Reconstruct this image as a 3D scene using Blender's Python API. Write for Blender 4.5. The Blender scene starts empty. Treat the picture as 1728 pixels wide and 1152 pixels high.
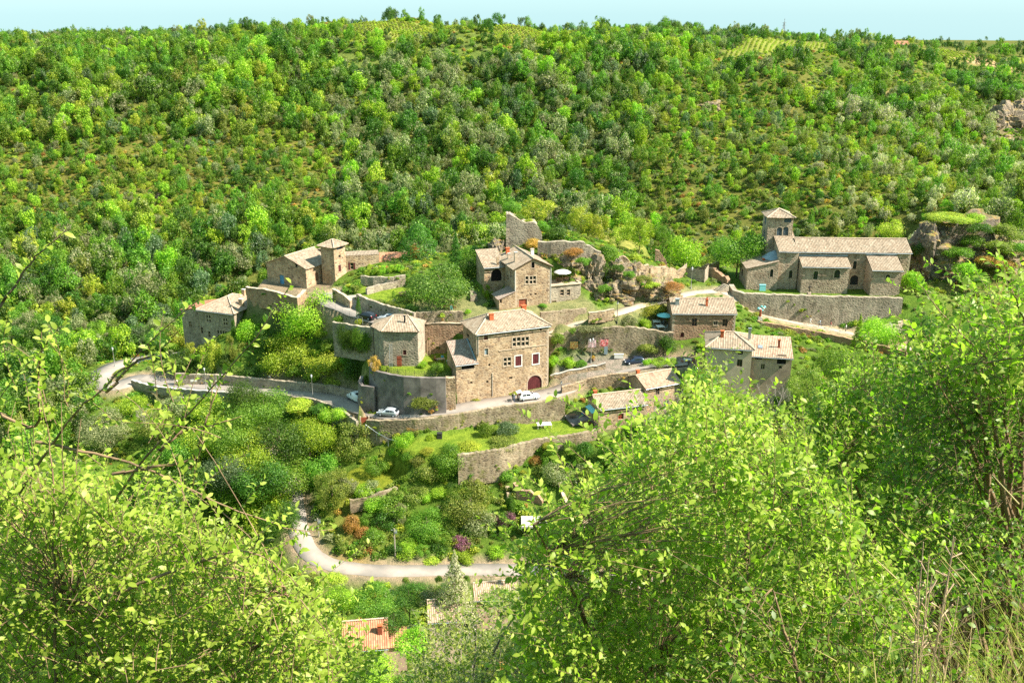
import bpy, bmesh, math, random
import numpy as np
from mathutils import Vector, Matrix

R = random.Random(7)
NP = np.random.default_rng(11)
SC = bpy.context.scene
COL = SC.collection
PI = math.pi

# ------------------------------------------------------------------ camera model (used to size and place things)
FPX, PITCH, CAMZ = 1600.0, math.radians(19.0), 100.0
CP, SP = math.cos(PITCH), math.sin(PITCH)

def ray(px, py):
    u = (px - 864.0) / FPX; v = (576.0 - py) / FPX
    return Vector((u, CP + v * SP, -SP + v * CP))
def atY(px, py, Y):
    d = ray(px, py); t = Y / d.y
    return Vector((d.x * t, Y, CAMZ + d.z * t))
def atZ(px, py, Z):
    d = ray(px, py); t = (Z - CAMZ) / d.z
    return Vector((d.x * t, d.y * t, Z))
def project(P):
    x, y, z = P[0], P[1], P[2] - CAMZ
    dep = y * CP - z * SP
    up = y * SP + z * CP
    return 864 + FPX * x / dep, 576 - FPX * up / dep, dep
# enlarged crops of the photograph used while measuring
def z1(x, y): return (280 + x / 3.84, 340 + y / 3.84)
def z2(x, y): return (560 + x / 4.32, 480 + y / 4.32)
def z3(x, y): return (660 + x / 4.32, 340 + y / 4.32)
def z4(x, y): return (1000 + x / 4.115, 340 + y / 4.115)
def z5(x, y): return (1200 + x / 3.2727, 320 + y / 3.2727)
def z6(x, y): return (900 + x / 3.7565, 520 + y / 3.7565)

# ------------------------------------------------------------------ objects
def link(o, parent=None):
    COL.objects.link(o)
    if parent is not None: o.parent = parent
    return o
def tag(o, label, cat, group=None):
    o['label'] = label; o['category'] = cat
    if group: o['group'] = group
    return o
def struct(o, kind='structure', label=None):
    o['kind'] = kind
    if label: o['label'] = label
    return o
def thing(name, label, cat, loc=(0, 0, 0), rz=0.0, group=None):
    o = bpy.data.objects.new(name, None)
    o.empty_display_size = 0.2
    link(o); o.location = loc; o.rotation_euler = (0, 0, rz)
    return tag(o, label, cat, group)
def obj(name, me, parent=None, loc=None):
    o = bpy.data.objects.new(name, me); link(o, parent)
    if loc is not None: o.location = loc
    return o
def copy_tree(o, parent=None):
    c = o.copy(); COL.objects.link(c)
    c.parent = parent
    for ch in list(o.children): copy_tree(ch, c)
    return c

class MB:
    """collects faces and links them as ONE mesh object"""
    def __init__(s): s.v = []; s.f = []; s.m = []; s.uv = []; s.sm = []
    def add(s, pts, m=0, uv=None, smooth=False):
        i = len(s.v); s.v += [tuple(p) for p in pts]
        s.f.append(tuple(range(i, i + len(pts)))); s.m.append(m); s.sm.append(smooth)
        s.uv.append(uv if uv else [(0, 0)] * len(pts))
    def grid(s, rows, m=0, uvs=None, smooth=True, close=False):
        i = len(s.v); n = len(rows[0])
        for r in rows: s.v += [tuple(p) for p in r]
        for a in range(len(rows) - 1):
            for b in range(n if close else n - 1):
                c = (b + 1) % n
                s.f.append((i + a * n + b, i + a * n + c, i + (a + 1) * n + c, i + (a + 1) * n + b))
                s.m.append(m); s.sm.append(smooth)
                if uvs: s.uv.append([uvs[a][b], uvs[a][c], uvs[a + 1][c], uvs[a + 1][b]])
                else: s.uv.append([(0, 0)] * 4)
    def box(s, c, sz, m=0, rz=0.0, taper=1.0, rot=None):
        hx, hy, hz = sz[0] / 2, sz[1] / 2, sz[2] / 2
        M = rot if rot is not None else Matrix.Rotation(rz, 3, 'Z')
        P = []
        for z, k in ((-hz, 1.0), (hz, taper)):
            for x, y in ((-hx, -hy), (hx, -hy), (hx, hy), (-hx, hy)):
                P.append(M @ Vector((x * k, y * k, z)) + Vector(c))
        for q in ((3, 2, 1, 0), (4, 5, 6, 7), (0, 1, 5, 4), (1, 2, 6, 5), (2, 3, 7, 6), (3, 0, 4, 7)):
            s.add([P[k] for k in q], m)
    def tube(s, path, radii, n=8, m=0, cap=True, smooth=True):
        path = [Vector(p) for p in path]
        if not hasattr(radii, '__len__'): radii = [radii] * len(path)
        rows = []
        for k, p in enumerate(path):
            a = path[max(k - 1, 0)]; b = path[min(k + 1, len(path) - 1)]
            t = (b - a)
            if t.length < 1e-9: t = Vector((0, 0, 1))
            t.normalize()
            e = t.cross(Vector((0, 0, 1)))
            if e.length < 0.05: e = t.cross(Vector((1, 0, 0)))
            e.normalize(); g = t.cross(e)
            rows.append([p + (e * math.cos(2 * PI * j / n) + g * math.sin(2 * PI * j / n)) * radii[k] for j in range(n)])
        s.grid(rows, m, smooth=smooth, close=True)
        if cap:
            s.add(rows[0], m); s.add(list(reversed(rows[-1])), m)
    def lathe(s, prof, n=12, m=0, c=(0, 0, 0), smooth=True, a0=0.0):
        rows = [[(c[0] + r * math.cos(a0 + 2 * PI * j / n), c[1] + r * math.sin(a0 + 2 * PI * j / n), c[2] + z) for j in range(n)] for r, z in prof]
        s.grid(rows, m, smooth=smooth, close=True)
    def mesh(s, name, mats):
        me = bpy.data.meshes.new(name)
        me.from_pydata(s.v, [], s.f)
        for m in (mats if isinstance(mats, (list, tuple)) else [mats]): me.materials.append(m)
        me.polygons.foreach_set('material_index', s.m)
        me.polygons.foreach_set('use_smooth', s.sm)
        uvl = me.uv_layers.new(name='UVMap')
        flat = [c for f in s.uv for p in f for c in p]
        uvl.data.foreach_set('uv', flat)
        me.update()
        return me
    def build(s, name, mats, parent=None, loc=None):
        return obj(name, s.mesh(name, mats), parent, loc)

def mesh_quads(name, V, mat, smooth=False, nper=4):
    n = len(V) // nper
    me = bpy.data.meshes.new(name)
    me.vertices.add(len(V)); me.vertices.foreach_set('co', np.ascontiguousarray(V, dtype=np.float32).ravel())
    me.loops.add(len(V)); me.loops.foreach_set('vertex_index', np.arange(len(V), dtype=np.int32))
    me.polygons.add(n); me.polygons.foreach_set('loop_start', np.arange(0, len(V), nper, dtype=np.int32))
    me.update(calc_edges=True)
    me.materials.append(mat)
    return me
def mesh_idx(name, V, Q, mat, smooth=False):
    """V (n,3), Q (m,4) quad indices"""
    me = bpy.data.meshes.new(name)
    Q = np.asarray(Q, dtype=np.int32)
    me.vertices.add(len(V)); me.vertices.foreach_set('co', np.ascontiguousarray(V, dtype=np.float32).ravel())
    me.loops.add(Q.size); me.loops.foreach_set('vertex_index', Q.ravel())
    me.polygons.add(len(Q)); me.polygons.foreach_set('loop_start', np.arange(0, Q.size, Q.shape[1], dtype=np.int32))
    if smooth: me.polygons.foreach_set('use_smooth', np.ones(len(Q), dtype=bool))
    me.update(calc_edges=True)
    me.materials.append(mat)
    return me

# ------------------------------------------------------------------ materials
def srgb(r, g, b):
    f = lambda c: c / 12.92 if c <= 0.04045 else ((c + 0.055) / 1.055) ** 2.4
    return (f(r / 255), f(g / 255), f(b / 255), 1)
class NT:
    def __init__(s, name):
        s.mat = bpy.data.materials.new(name); s.mat.use_nodes = True
        s.t = s.mat.node_tree; s.n = s.t.nodes; s.l = s.t.links
        s.out = s.n['Material Output']; s.p = s.n['Principled BSDF']
        s.p.inputs['Roughness'].default_value = 0.85
        s.p.inputs['Specular IOR Level'].default_value = 0.25
    def add(s, typ, **kw):
        n = s.n.new(typ)
        for k, v in kw.items():
            if k in n.inputs: n.inputs[k].default_value = v
            else: setattr(n, k, v)
        return n
    def ramp(s, fac, stops, interp='LINEAR'):
        n = s.n.new('ShaderNodeValToRGB'); n.color_ramp.interpolation = interp
        e = n.color_ramp.elements
        while len(e) < len(stops): e.new(0.5)
        for i, (p, c) in enumerate(stops):
            e[i].position = p; e[i].color = c if len(c) == 4 else (*c, 1)
        s.l.new(fac, n.inputs['Fac']); return n.outputs['Color']
    def mix(s, fac, a, b, blend='MIX'):
        n = s.n.new('ShaderNodeMix'); n.data_type = 'RGBA'; n.blend_type = blend
        for sock, v in ((n.inputs[0], fac), (n.inputs[6], a), (n.inputs[7], b)):
            if isinstance(v, bpy.types.NodeSocket): s.l.new(v, sock)
            elif isinstance(v, (int, float)): sock.default_value = v
            else: sock.default_value = v if len(v) == 4 else (*v, 1)
        return n.outputs[2]
    def math(s, op, a, b=0.5, c=0.5):
        n = s.n.new('ShaderNodeMath'); n.operation = op
        for i, v in enumerate((a, b, c)):
            if isinstance(v, bpy.types.NodeSocket): s.l.new(v, n.inputs[i])
            else: n.inputs[i].default_value = v
        return n.outputs[0]
    def noise(s, vec, scale, detail=4, rough=0.6):
        n = s.n.new('ShaderNodeTexNoise')
        n.inputs['Scale'].default_value = scale; n.inputs['Detail'].default_value = detail
        n.inputs['Roughness'].default_value = rough
        if vec is not None: s.l.new(vec, n.inputs['Vector'])
        return n.outputs['Fac']
    def bump(s, h, strength=0.5, dist=0.05):
        n = s.n.new('ShaderNodeBump'); n.inputs['Strength'].default_value = strength
        n.inputs['Distance'].default_value = dist
        s.l.new(h, n.inputs['Height']); s.l.new(n.outputs['Normal'], s.p.inputs['Normal'])
    def base(s, c):
        if isinstance(c, bpy.types.NodeSocket): s.l.new(c, s.p.inputs['Base Color'])
        else: s.p.inputs['Base Color'].default_value = c if len(c) == 4 else (*c, 1)
    def pos(s): return s.n.new('ShaderNodeNewGeometry').outputs['Position']
    def objc(s): return s.n.new('ShaderNodeTexCoord').outputs['Object']

def m_plain(name, c, rough=0.6, var=0.12, scale=3.0, metal=0.0, spec=0.3):
    t = NT(name); p = t.objc()
    n = t.noise(p, scale, 5)
    a = [max(0, x * (1 - var * 1.6)) for x in c[:3]]; b = [min(1, x * (1 + var)) for x in c[:3]]
    t.base(t.ramp(n, [(0.3, a), (0.7, b)]))
    t.p.inputs['Roughness'].default_value = rough; t.p.inputs['Metallic'].default_value = metal
    t.p.inputs['Specular IOR Level'].default_value = spec
    return t.mat

def m_stone(name, cols, mortar, scale=2.0, stain=0.8, moss=None):
    """rubble masonry: irregular stones in mortar with weather stains"""
    t = NT(name); p = t.pos()
    mp = t.add('ShaderNodeMapping'); mp.inputs['Scale'].default_value = (1, 1, 1.5)
    t.l.new(p, mp.inputs['Vector'])
    nz = t.add('ShaderNodeTexNoise'); nz.inputs['Scale'].default_value = 1.1
    t.l.new(mp.outputs[0], nz.inputs['Vector'])
    mv = t.n.new('ShaderNodeMix'); mv.data_type = 'VECTOR'; mv.inputs[0].default_value = 0.12
    t.l.new(mp.outputs[0], mv.inputs[4]); t.l.new(nz.outputs['Color'], mv.inputs[5])
    v = t.add('ShaderNodeTexVoronoi'); v.inputs['Scale'].default_value = scale
    t.l.new(mv.outputs[1], v.inputs['Vector'])
    sep = t.add('ShaderNodeSeparateColor'); t.l.new(v.outputs['Color'], sep.inputs[0])
    cols = [tuple(x * q for x, q in zip(c_, (1.12, 1.09, 1.02))) for c_ in cols]; mortar = tuple(x * q for x, q in zip(mortar, (1.1, 1.08, 1.0)))
    k = len(cols)
    c = t.ramp(sep.outputs[0], [(i / (k - 1), cols[i]) for i in range(k)])
    v2 = t.add('ShaderNodeTexVoronoi'); v2.feature = 'DISTANCE_TO_EDGE'; v2.inputs['Scale'].default_value = scale
    t.l.new(mv.outputs[1], v2.inputs['Vector'])
    edge = t.ramp(v2.outputs['Distance'], [(0.02, (.8, .8, .8)), (0.13, (0, 0, 0))])
    c = t.mix(edge, c, mortar)
    big = t.noise(p, 0.32, 6, 0.65)
    c = t.mix(t.ramp(big, [(0.40, (0, 0, 0)), (0.68, (stain, stain, stain))]), c, t.mix(1.0, c, (0.50, 0.46, 0.43), 'MULTIPLY'))
    c = t.mix(t.ramp(t.noise(p, 0.55, 5, 0.7), [(0.55, (0, 0, 0)), (0.8, (0.45, 0.45, 0.45))]), c, mortar)
    stk = t.add('ShaderNodeMapping'); stk.inputs['Scale'].default_value = (1, 1, .10); t.l.new(p, stk.inputs['Vector'])
    c = t.mix(t.ramp(t.noise(stk.outputs[0], 1.1, 5, .7), [(.52, (0, 0, 0)), (.72, (.55, .55, .55))]), c, t.mix(1.0, c, (.48, .45, .43), 'MULTIPLY'))
    if moss:
        c = t.mix(t.ramp(t.noise(p, 0.6, 5, 0.7), [(0.53, (0, 0, 0)), (0.68, (0.85, 0.85, 0.85))]), c, moss)
    t.base(c)
    t.bump(v2.outputs['Distance'], 0.8, 0.12)
    t.p.inputs['Roughness'].default_value = 0.95
    return t.mat

def m_tile(name, cols, lichen=0.35):
    """canal tiles: every tile its own tone; the rolls are real geometry"""
    t = NT(name)
    uv = t.add('ShaderNodeUVMap'); uv.uv_map = 'UVMap'
    mp = t.add('ShaderNodeMapping'); mp.inputs['Scale'].default_value = (1 / 0.31, 1 / 0.42, 1)
    t.l.new(uv.outputs[0], mp.inputs['Vector'])
    sx = t.add('ShaderNodeSeparateXYZ'); t.l.new(mp.outputs[0], sx.inputs[0])
    fl = t.add('ShaderNodeCombineXYZ')
    t.l.new(t.math('FLOOR', sx.outputs[0]), fl.inputs[0]); t.l.new(t.math('FLOOR', sx.outputs[1]), fl.inputs[1])
    oi = t.add('ShaderNodeObjectInfo'); t.l.new(oi.outputs['Random'], fl.inputs[2])
    wn = t.add('ShaderNodeTexWhiteNoise'); t.l.new(fl.outputs[0], wn.inputs['Vector'])
    k = len(cols)
    c = t.ramp(wn.outputs['Value'], [(i / (k - 1), cols[i]) for i in range(k)])
    # overlap joint of each course
    fy = t.math('FRACT', sx.outputs[1]); c = t.mix(t.ramp(fy, [(0.0, (0.55, 0.55, 0.55)), (0.12, (0, 0, 0))]), c, (0.12, 0.09, 0.07))
    # dirt that collects in the channels between the rolls
    fx = t.math('FRACT', sx.outputs[0])
    ch = t.math('ABSOLUTE', t.math('SUBTRACT', fx, 0.5))
    c = t.mix(t.ramp(ch, [(0.30, (0, 0, 0)), (0.46, (0.55, 0.55, 0.55))]), c, (0.13, 0.085, 0.06))
    p = t.pos()
    c = t.mix(t.ramp(t.noise(p, 0.8, 6, 0.7), [(0.45, (0, 0, 0)), (0.7, (lichen, lichen, lichen))]), c, (0.22, 0.20, 0.15))
    c = t.mix(t.ramp(t.noise(p, 2.7, 4, 0.7), [(0.55, (0, 0, 0)), (0.75, (lichen, lichen, lichen))]), c, (0.30, 0.29, 0.22))
    t.base(c); t.p.inputs['Roughness'].default_value = 0.9
    return t.mat

def m_leaf(name, c, c2=None, trans=0.4, rough=0.5, var=0.35, spec=0.3, patch=.45, hue=.04):
    """leaf with its own tone per leaf and per plant; lets light through"""
    t = NT(name)
    geo = t.add('ShaderNodeNewGeometry')
    oi = t.add('ShaderNodeObjectInfo')
    a = (*[x * (1 - var) for x in c[:3]], 1); b = c2 if c2 else [min(1, x * (1 + var)) for x in c[:3]]
    cc = t.ramp(geo.outputs['Random Per Island'], [(0.0, a), (0.55, (*c[:3], 1)), (1.0, (*b[:3], 1))])
    hs = t.add('ShaderNodeHueSaturation')
    t.l.new(t.math('MULTIPLY_ADD', oi.outputs['Random'], hue, 0.5 - hue / 2 - .002), hs.inputs['Hue'])
    t.l.new(t.math('MULTIPLY_ADD', oi.outputs['Random'], hue * 10, 1 - hue * 5), hs.inputs['Value'])
    t.l.new(cc, hs.inputs['Color'])
    # patches of paler and darker growth
    pat = t.noise(t.pos(), patch, 3, .6)
    tone = t.mix(1.0, hs.outputs[0], t.ramp(pat, [(.3, (.72, .78, .72)), (.7, (1.25, 1.2, 1.15))]), 'MULTIPLY')
    hs = type('o', (), {'outputs': [tone]})
    t.base(hs.outputs[0]); t.p.inputs['Roughness'].default_value = rough
    t.p.inputs['Specular IOR Level'].default_value = spec
    tr = t.add('ShaderNodeBsdfTranslucent')
    t.l.new(t.mix(1.0, hs.outputs[0], (1.15, 1.65, 0.55), 'MULTIPLY'), tr.inputs['Color'])
    mx = t.add('ShaderNodeMixShader'); mx.inputs[0].default_value = trans
    t.l.new(t.p.outputs[0], mx.inputs[1]); t.l.new(tr.outputs[0], mx.inputs[2])
    t.l.new(mx.outputs[0], t.out.inputs['Surface'])
    return t.mat

M = {}
M['stone'] = m_stone('rubble_stone', [(0.25, 0.17, 0.11), (0.38, 0.275, 0.175), (0.31, 0.24, 0.175), (0.48, 0.365, 0.245), (0.17, 0.12, 0.09), (0.43, 0.295, 0.18)], (0.46, 0.36, 0.255))
M['stone_grey'] = m_stone('grey_rubble_stone', [(0.21, 0.18, 0.145), (0.30, 0.26, 0.21), (0.25, 0.215, 0.175), (0.39, 0.335, 0.26), (0.18, 0.15, 0.125)], (0.40, 0.35, 0.285))
M['stone_brown'] = m_stone('brown_rubble_stone', [(0.25, 0.145, 0.095), (0.35, 0.215, 0.14), (0.29, 0.19, 0.135), (0.42, 0.28, 0.18), (0.19, 0.115, 0.08)], (0.36, 0.255, 0.18))
M['stone_church'] = m_stone('church_stone', [(0.25, 0.18, 0.13), (0.36, 0.275, 0.205), (0.30, 0.24, 0.19), (0.45, 0.36, 0.275), (0.20, 0.15, 0.115)], (0.47, 0.385, 0.30))
M['stone_moss'] = m_stone('mossy_wall_stone', [(0.16, 0.12, 0.085), (0.27, 0.21, 0.145), (0.21, 0.175, 0.13), (0.34, 0.275, 0.195), (0.115, 0.09, 0.07)], (0.33, 0.275, 0.20), moss=(0.13, 0.13, 0.035))
M['tile'] = m_tile('canal_tile', [(0.19, 0.145, 0.10), (0.33, 0.255, 0.18), (0.26, 0.19, 0.13), (0.41, 0.335, 0.25), (0.29, 0.215, 0.15)])
M['tile_red'] = m_tile('red_tile', [(0.40, 0.17, 0.09), (0.50, 0.24, 0.13), (0.34, 0.13, 0.07), (0.55, 0.30, 0.18)], 0.2)
M['tile_pink'] = m_tile('pale_pink_tile', [(0.33, 0.225, 0.15), (0.43, 0.315, 0.22), (0.29, 0.18, 0.12), (0.48, 0.37, 0.27), (0.38, 0.265, 0.18)], 0.25)
M['tile_dark'] = m_tile('weathered_tile', [(0.20, 0.16, 0.14), (0.32, 0.25, 0.21), (0.26, 0.18, 0.14), (0.38, 0.32, 0.27)], 0.4)
M['ridge'] = m_plain('ridge_tile', (0.50, 0.38, 0.28), 0.9, 0.25, 4)
M['plaster'] = m_plain('beige_plaster', (0.60, 0.45, 0.33), 0.9, 0.14, 0.7)
M['plaster_pink'] = m_plain('pinkish_plaster', (0.50, 0.34, 0.26), 0.9, 0.2, 0.7)
M['concrete'] = m_plain('dark_stained_concrete', (0.20, 0.17, 0.155), 0.95, 0.35, 0.5)
M['concrete_pale'] = m_plain('pale_concrete', (0.45, 0.41, 0.36), 0.9, 0.15, 0.8)
M['quoin'] = m_plain('dressed_stone', (0.46, 0.36, 0.26), 0.9, 0.2, 2.0)
M['glass'] = m_plain('window_glass', (0.02, 0.024, 0.03), 0.12, 0.2, 1.0, 0, 0.6)
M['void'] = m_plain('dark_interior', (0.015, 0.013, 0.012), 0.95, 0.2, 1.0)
M['wood'] = m_plain('weathered_wood', (0.20, 0.12, 0.07), 0.85, 0.3, 3)
M['wood_pale'] = m_plain('pale_wood', (0.42, 0.30, 0.19), 0.85, 0.25, 3)
M['red_paint'] = m_plain('dark_red_paint', (0.10, 0.022, 0.024), 0.55, 0.25, 2)
M['red_door'] = m_plain('rust_red_paint', (0.30, 0.075, 0.04), 0.6, 0.25, 2)
M['blue_paint'] = m_plain('blue_door_paint', (0.10, 0.28, 0.45), 0.6, 0.2, 2)
M['white_paint'] = m_plain('white_paint', (0.66, 0.64, 0.59), 0.5, 0.06, 2)
M['terracotta'] = m_plain('orange_terracotta', (0.50, 0.12, 0.045), 0.8, 0.2, 3)
M['zinc'] = m_plain('zinc', (0.38, 0.42, 0.45), 0.4, 0.1, 2, 0.6)
M['slate_blue'] = m_plain('blue_grey_flashing', (0.22, 0.29, 0.33), 0.6, 0.15, 2)
M['iron'] = m_plain('dark_iron', (0.045, 0.045, 0.047), 0.6, 0.2, 3, 0.4)
M['grey_metal'] = m_plain('grey_metal', (0.35, 0.35, 0.34), 0.5, 0.1, 3, 0.4)
M['turq'] = m_plain('turquoise_plastic', (0.22, 0.60, 0.62), 0.5, 0.08, 2)
M['bark'] = m_plain('bark', (0.14, 0.10, 0.07), 0.95, 0.35, 4)
M['bark_grey'] = m_plain('grey_bark', (0.30, 0.26, 0.21), 0.95, 0.3, 6)
M['twig'] = m_plain('reddish_twig', (0.22, 0.145, 0.08), 0.8, 0.3, 8)

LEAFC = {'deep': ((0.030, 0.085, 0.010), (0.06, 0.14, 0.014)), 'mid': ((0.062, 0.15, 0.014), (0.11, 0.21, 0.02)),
         'bright': ((0.12, 0.24, 0.016), (0.20, 0.33, 0.024)), 'yellow': ((0.16, 0.235, 0.022), (0.25, 0.315, 0.035)),
         'grey': ((0.105, 0.15, 0.058), (0.18, 0.225, 0.105)), 'blue': ((0.05, 0.10, 0.04), (0.09, 0.15, 0.065)),
         'ochre': ((0.20, 0.15, 0.035), (0.28, 0.20, 0.05)), 'purple': ((0.085, 0.04, 0.06), (0.16, 0.085, 0.12)),
         'silver': ((0.19, 0.22, 0.13), (0.30, 0.33, 0.23)), 'pine': ((0.05, 0.105, 0.014), (0.10, 0.165, 0.024)), 'olive': ((0.088, 0.14, 0.022), (0.155, 0.205, 0.035))}
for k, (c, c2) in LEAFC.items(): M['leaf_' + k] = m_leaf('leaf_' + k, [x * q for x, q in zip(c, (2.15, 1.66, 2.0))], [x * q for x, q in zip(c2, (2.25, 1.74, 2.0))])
# ================================================================== TERRAIN
def sines(x, y, seed, wl, n=9):
    r = np.random.default_rng(seed); o = np.zeros_like(x)
    for i in range(n):
        a = r.uniform(0, 2 * PI); k = 2 * PI / (wl * r.uniform(0.6, 1.7)); ph = r.uniform(0, 2 * PI)
        o += np.sin((x * math.cos(a) + y * math.sin(a)) * k + ph)
    return o / math.sqrt(n)

# roads: centre lines, (px, py, Z)
ROAD_MAIN = [(420, 590, 24.6), (330, 596, 24.9), (240, 606, 25.2), (195, 616, 25.4), (170, 632, 25.5), (172, 648, 25.7), (200, 650, 25.9), (235, 638, 26.2), (278, 645, 26.6), (340, 651, 27.0), (400, 655, 27.3),
             (460, 659, 27.7), (520, 663, 28.1), (570, 673, 28.5), (606, 687, 28.9), (650, 697, 29.4), (720, 693, 30.2), (800, 683, 30.8),
             (880, 672, 31.1), (940, 660, 31.7), (985, 640, 32.9), (1030, 625, 34.4), (1090, 613, 35.6), (1160, 608, 36.6)]
ROAD_LOW = [(450, 760, 21.6), (475, 790, 20.3), (494, 835, 18.6), (500, 872, 17.5), (507, 906, 16.6), (530, 938, 15.9), (575, 955, 15.4), (650, 962, 15.0), (750, 961, 14.6), (850, 960, 14.2), (950, 964, 13.8), (1100, 985, 13.2)]
LANE_UP = [(905, 568, 39.9), (930, 559, 40.5), (960, 549, 41.6), (1000, 539, 42.6), (1040, 528, 43.6), (1075, 516, 44.0), (1120, 506, 44.4), (1165, 494, 44.8), (1210, 490, 44.9)]
LANE_CH = [(690, 549, 42.7), (645, 541, 42.7), (610, 532, 42.9), (580, 520, 43.2), (552, 508, 43.7), (560, 494, 44.0)]
PATH_CHURCH = [(1215, 490, 44.9), (1240, 503, 43.8), (1258, 519, 41.9), (1295, 532, 40.5), (1350, 545, 39.2), (1410, 557, 38.3), (1480, 571, 37.4), (1540, 590, 36.8)]

CT = []
def cz(px, py, Z): CT.append(tuple(atZ(px, py, Z)))
def cy(px, py, Y): CT.append(tuple(atY(px, py, Y)))
def cx(x, y, z): CT.append((x, y, z))
for rd in (ROAD_MAIN, ROAD_LOW, LANE_UP, LANE_CH, PATH_CHURCH):
    for p in rd: cz(*p)
# near slope under the photographer
for p in [(0, 0, 98.3), (3, 0, 98.9), (2.2, 2.6, 97.6), (-3, 0, 97.2), (-3, 4, 94.2), (0, 5, 94.2), (5, 7, 93.6), (0, 10, 89.5), (-8, 10, 87), (12, 10, 92),
          (0, 20, 79), (-30, 20, 76), (35, 20, 84), (0, 40, 59), (-50, 45, 52), (50, 45, 62), (0, 70, 36), (-60, 75, 30), (60, 75, 40), (0, 95, 18), (-60, 105, 14),
          (60, 100, 22), (0, 115, 9), (-40, 122, 8), (35, 122, 11), (80, 120, 20), (-120, 20, 72), (-140, 90, 30), (140, 30, 88), (150, 90, 50), (0, -40, 112), (-80, -40, 104), (80, -40, 120),
          (-100, 140, 14), (120, 135, 26), (-140, 165, 14), (10, -60, 120), (-300, 0, 90), (300, 0, 110), (-300, 120, 40), (300, 130, 60)]: cx(*p)
# village promontory
for p in [(480, 700, 25.0), (300, 690, 21.5), (560, 740, 23.5), (620, 770, 23.3), (620, 830, 20.5), (720, 840, 20.3), (820, 850, 19.5), (780, 900, 17.0), (640, 900, 17.4), (900, 830, 21.0), (940, 880, 18), (1000, 800, 23.5), (1050, 760, 26.0),
          (700, 760, 27.8), (900, 735, 28.0), (1080, 730, 28.5), (1150, 700, 31), (1250, 650, 34), (1400, 640, 34), (1500, 610, 35.5),
          (400, 630, 29.5), (480, 625, 31.5), (560, 620, 33.0), (330, 615, 29.5), (370, 585, 33.5), (440, 575, 34.5), (500, 560, 36), (560, 560, 38.0), (600, 575, 37.5),
          (630, 500, 45.5), (680, 490, 46.3), (700, 455, 48.5), (760, 460, 48), (800, 470, 47.5), (850, 519, 45), (930, 519, 45), (985, 517, 45), (1010, 512, 44.6), (1060, 505, 44.4),
          (470, 490, 43.5), (430, 500, 42.0), (520, 485, 44), (590, 478, 45.0), (640, 455, 47.5)]: cz(*p)
for p in [(880, 412, 197), (860, 395, 204), (930, 392, 203), (930, 410, 195), (1000, 402, 204), (1000, 416, 195), (1060, 424, 206), (1055, 440, 197), (1100, 440, 206), (1150, 450, 208), (1210, 455, 208), (800, 420, 206), (740, 430, 212), (700, 430, 214), (620, 430, 218),
          (1085, 470, 190), (1050, 470, 189), (1000, 470, 189)]: cy(*p)
for p in [(48, 190, 44.5), (85, 190, 44.5), (88, 210, 45), (50, 212, 45), (100, 196, 46), (104, 206, 52), (112, 215, 54), (124, 200, 44), (130, 180, 38)]: cx(*p)
# ravine behind the village, then the wooded hill
for p in [(-150, 215, 24), (-110, 228, 22), (-70, 240, 21), (-30, 250, 20), (10, 252, 20), (60, 250, 20), (105, 248, 20), (150, 235, 22), (200, 220, 26)]: cx(*p)
for p in [(-350, 600, 200), (-350, 350, 330), (-350, 80, 440), (0, 620, 202), (0, 500, 255), (0, 400, 300), (0, 250, 360), (0, 130, 405), (0, 124, 440), (150, 585, 226), (200, 450, 270), (200, 300, 335), (200, 150, 395), (200, 94, 445),
          (400, 420, 275), (400, 300, 330), (400, 150, 395), (400, 86, 445), (600, 380, 295), (600, 250, 355), (600, 120, 410), (600, 74, 425), (600, 42, 472), (800, 360, 305), (800, 200, 375), (760, 74, 425), (760, 44, 472), (900, 76, 425), (900, 56, 472),
          (1000, 360, 300), (1000, 200, 370), (1000, 92, 440), (1200, 360, 292), (1150, 120, 410), (1200, 92, 440), (1300, 345, 288), (1300, 215, 345),
          (1450, 345, 282), (1450, 260, 335), (1600, 350, 268), (1600, 295, 310), (1728, 350, 262), (1900, 340, 262),
          (1500, 118, 500), (1600, 150, 490), (1660, 200, 455), (1728, 245, 430), (1728, 150, 560), (1600, 108, 600), (1500, 98, 590), (1400, 80, 540), (1300, 76, 500),
          (1728, 118, 660), (1600, 80, 720), (1450, 66, 700), (1320, 66, 620), (1850, 130, 640), (1900, 240, 440)]: cy(*p)
for p in [(120, 420, 40), (170, 400, 38)]: cx(*p)
for px, py, Y in ((1290, 128, 395), (1380, 168, 382), (1460, 205, 368), (1590, 250, 350), (1728, 305, 315)):   # the spur that comes down to the right, and the dell behind it
    q = atY(px, py, Y); CT.append(tuple(q)); CT.append((q.x + 14, q.y + 42, q.z - 13)); CT.append((q.x - 14, q.y - 16, q.z - 9))
for p in [(-250, 560, 84), (0, 560, 86), (150, 700, 76), (-600, 500, 85), (-600, 900, 75), (0, 900, 70), (400, 950, 70), (900, 900, 80), (700, 500, 60), (500, 250, 40), (-500, 250, 45), (0, 2500, 40), (-2500, 1500, 40), (2500, 1500, 40), (-2500, -500, 80), (2500, -500, 80), (0, -800, 120)]: cx(*p)

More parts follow.
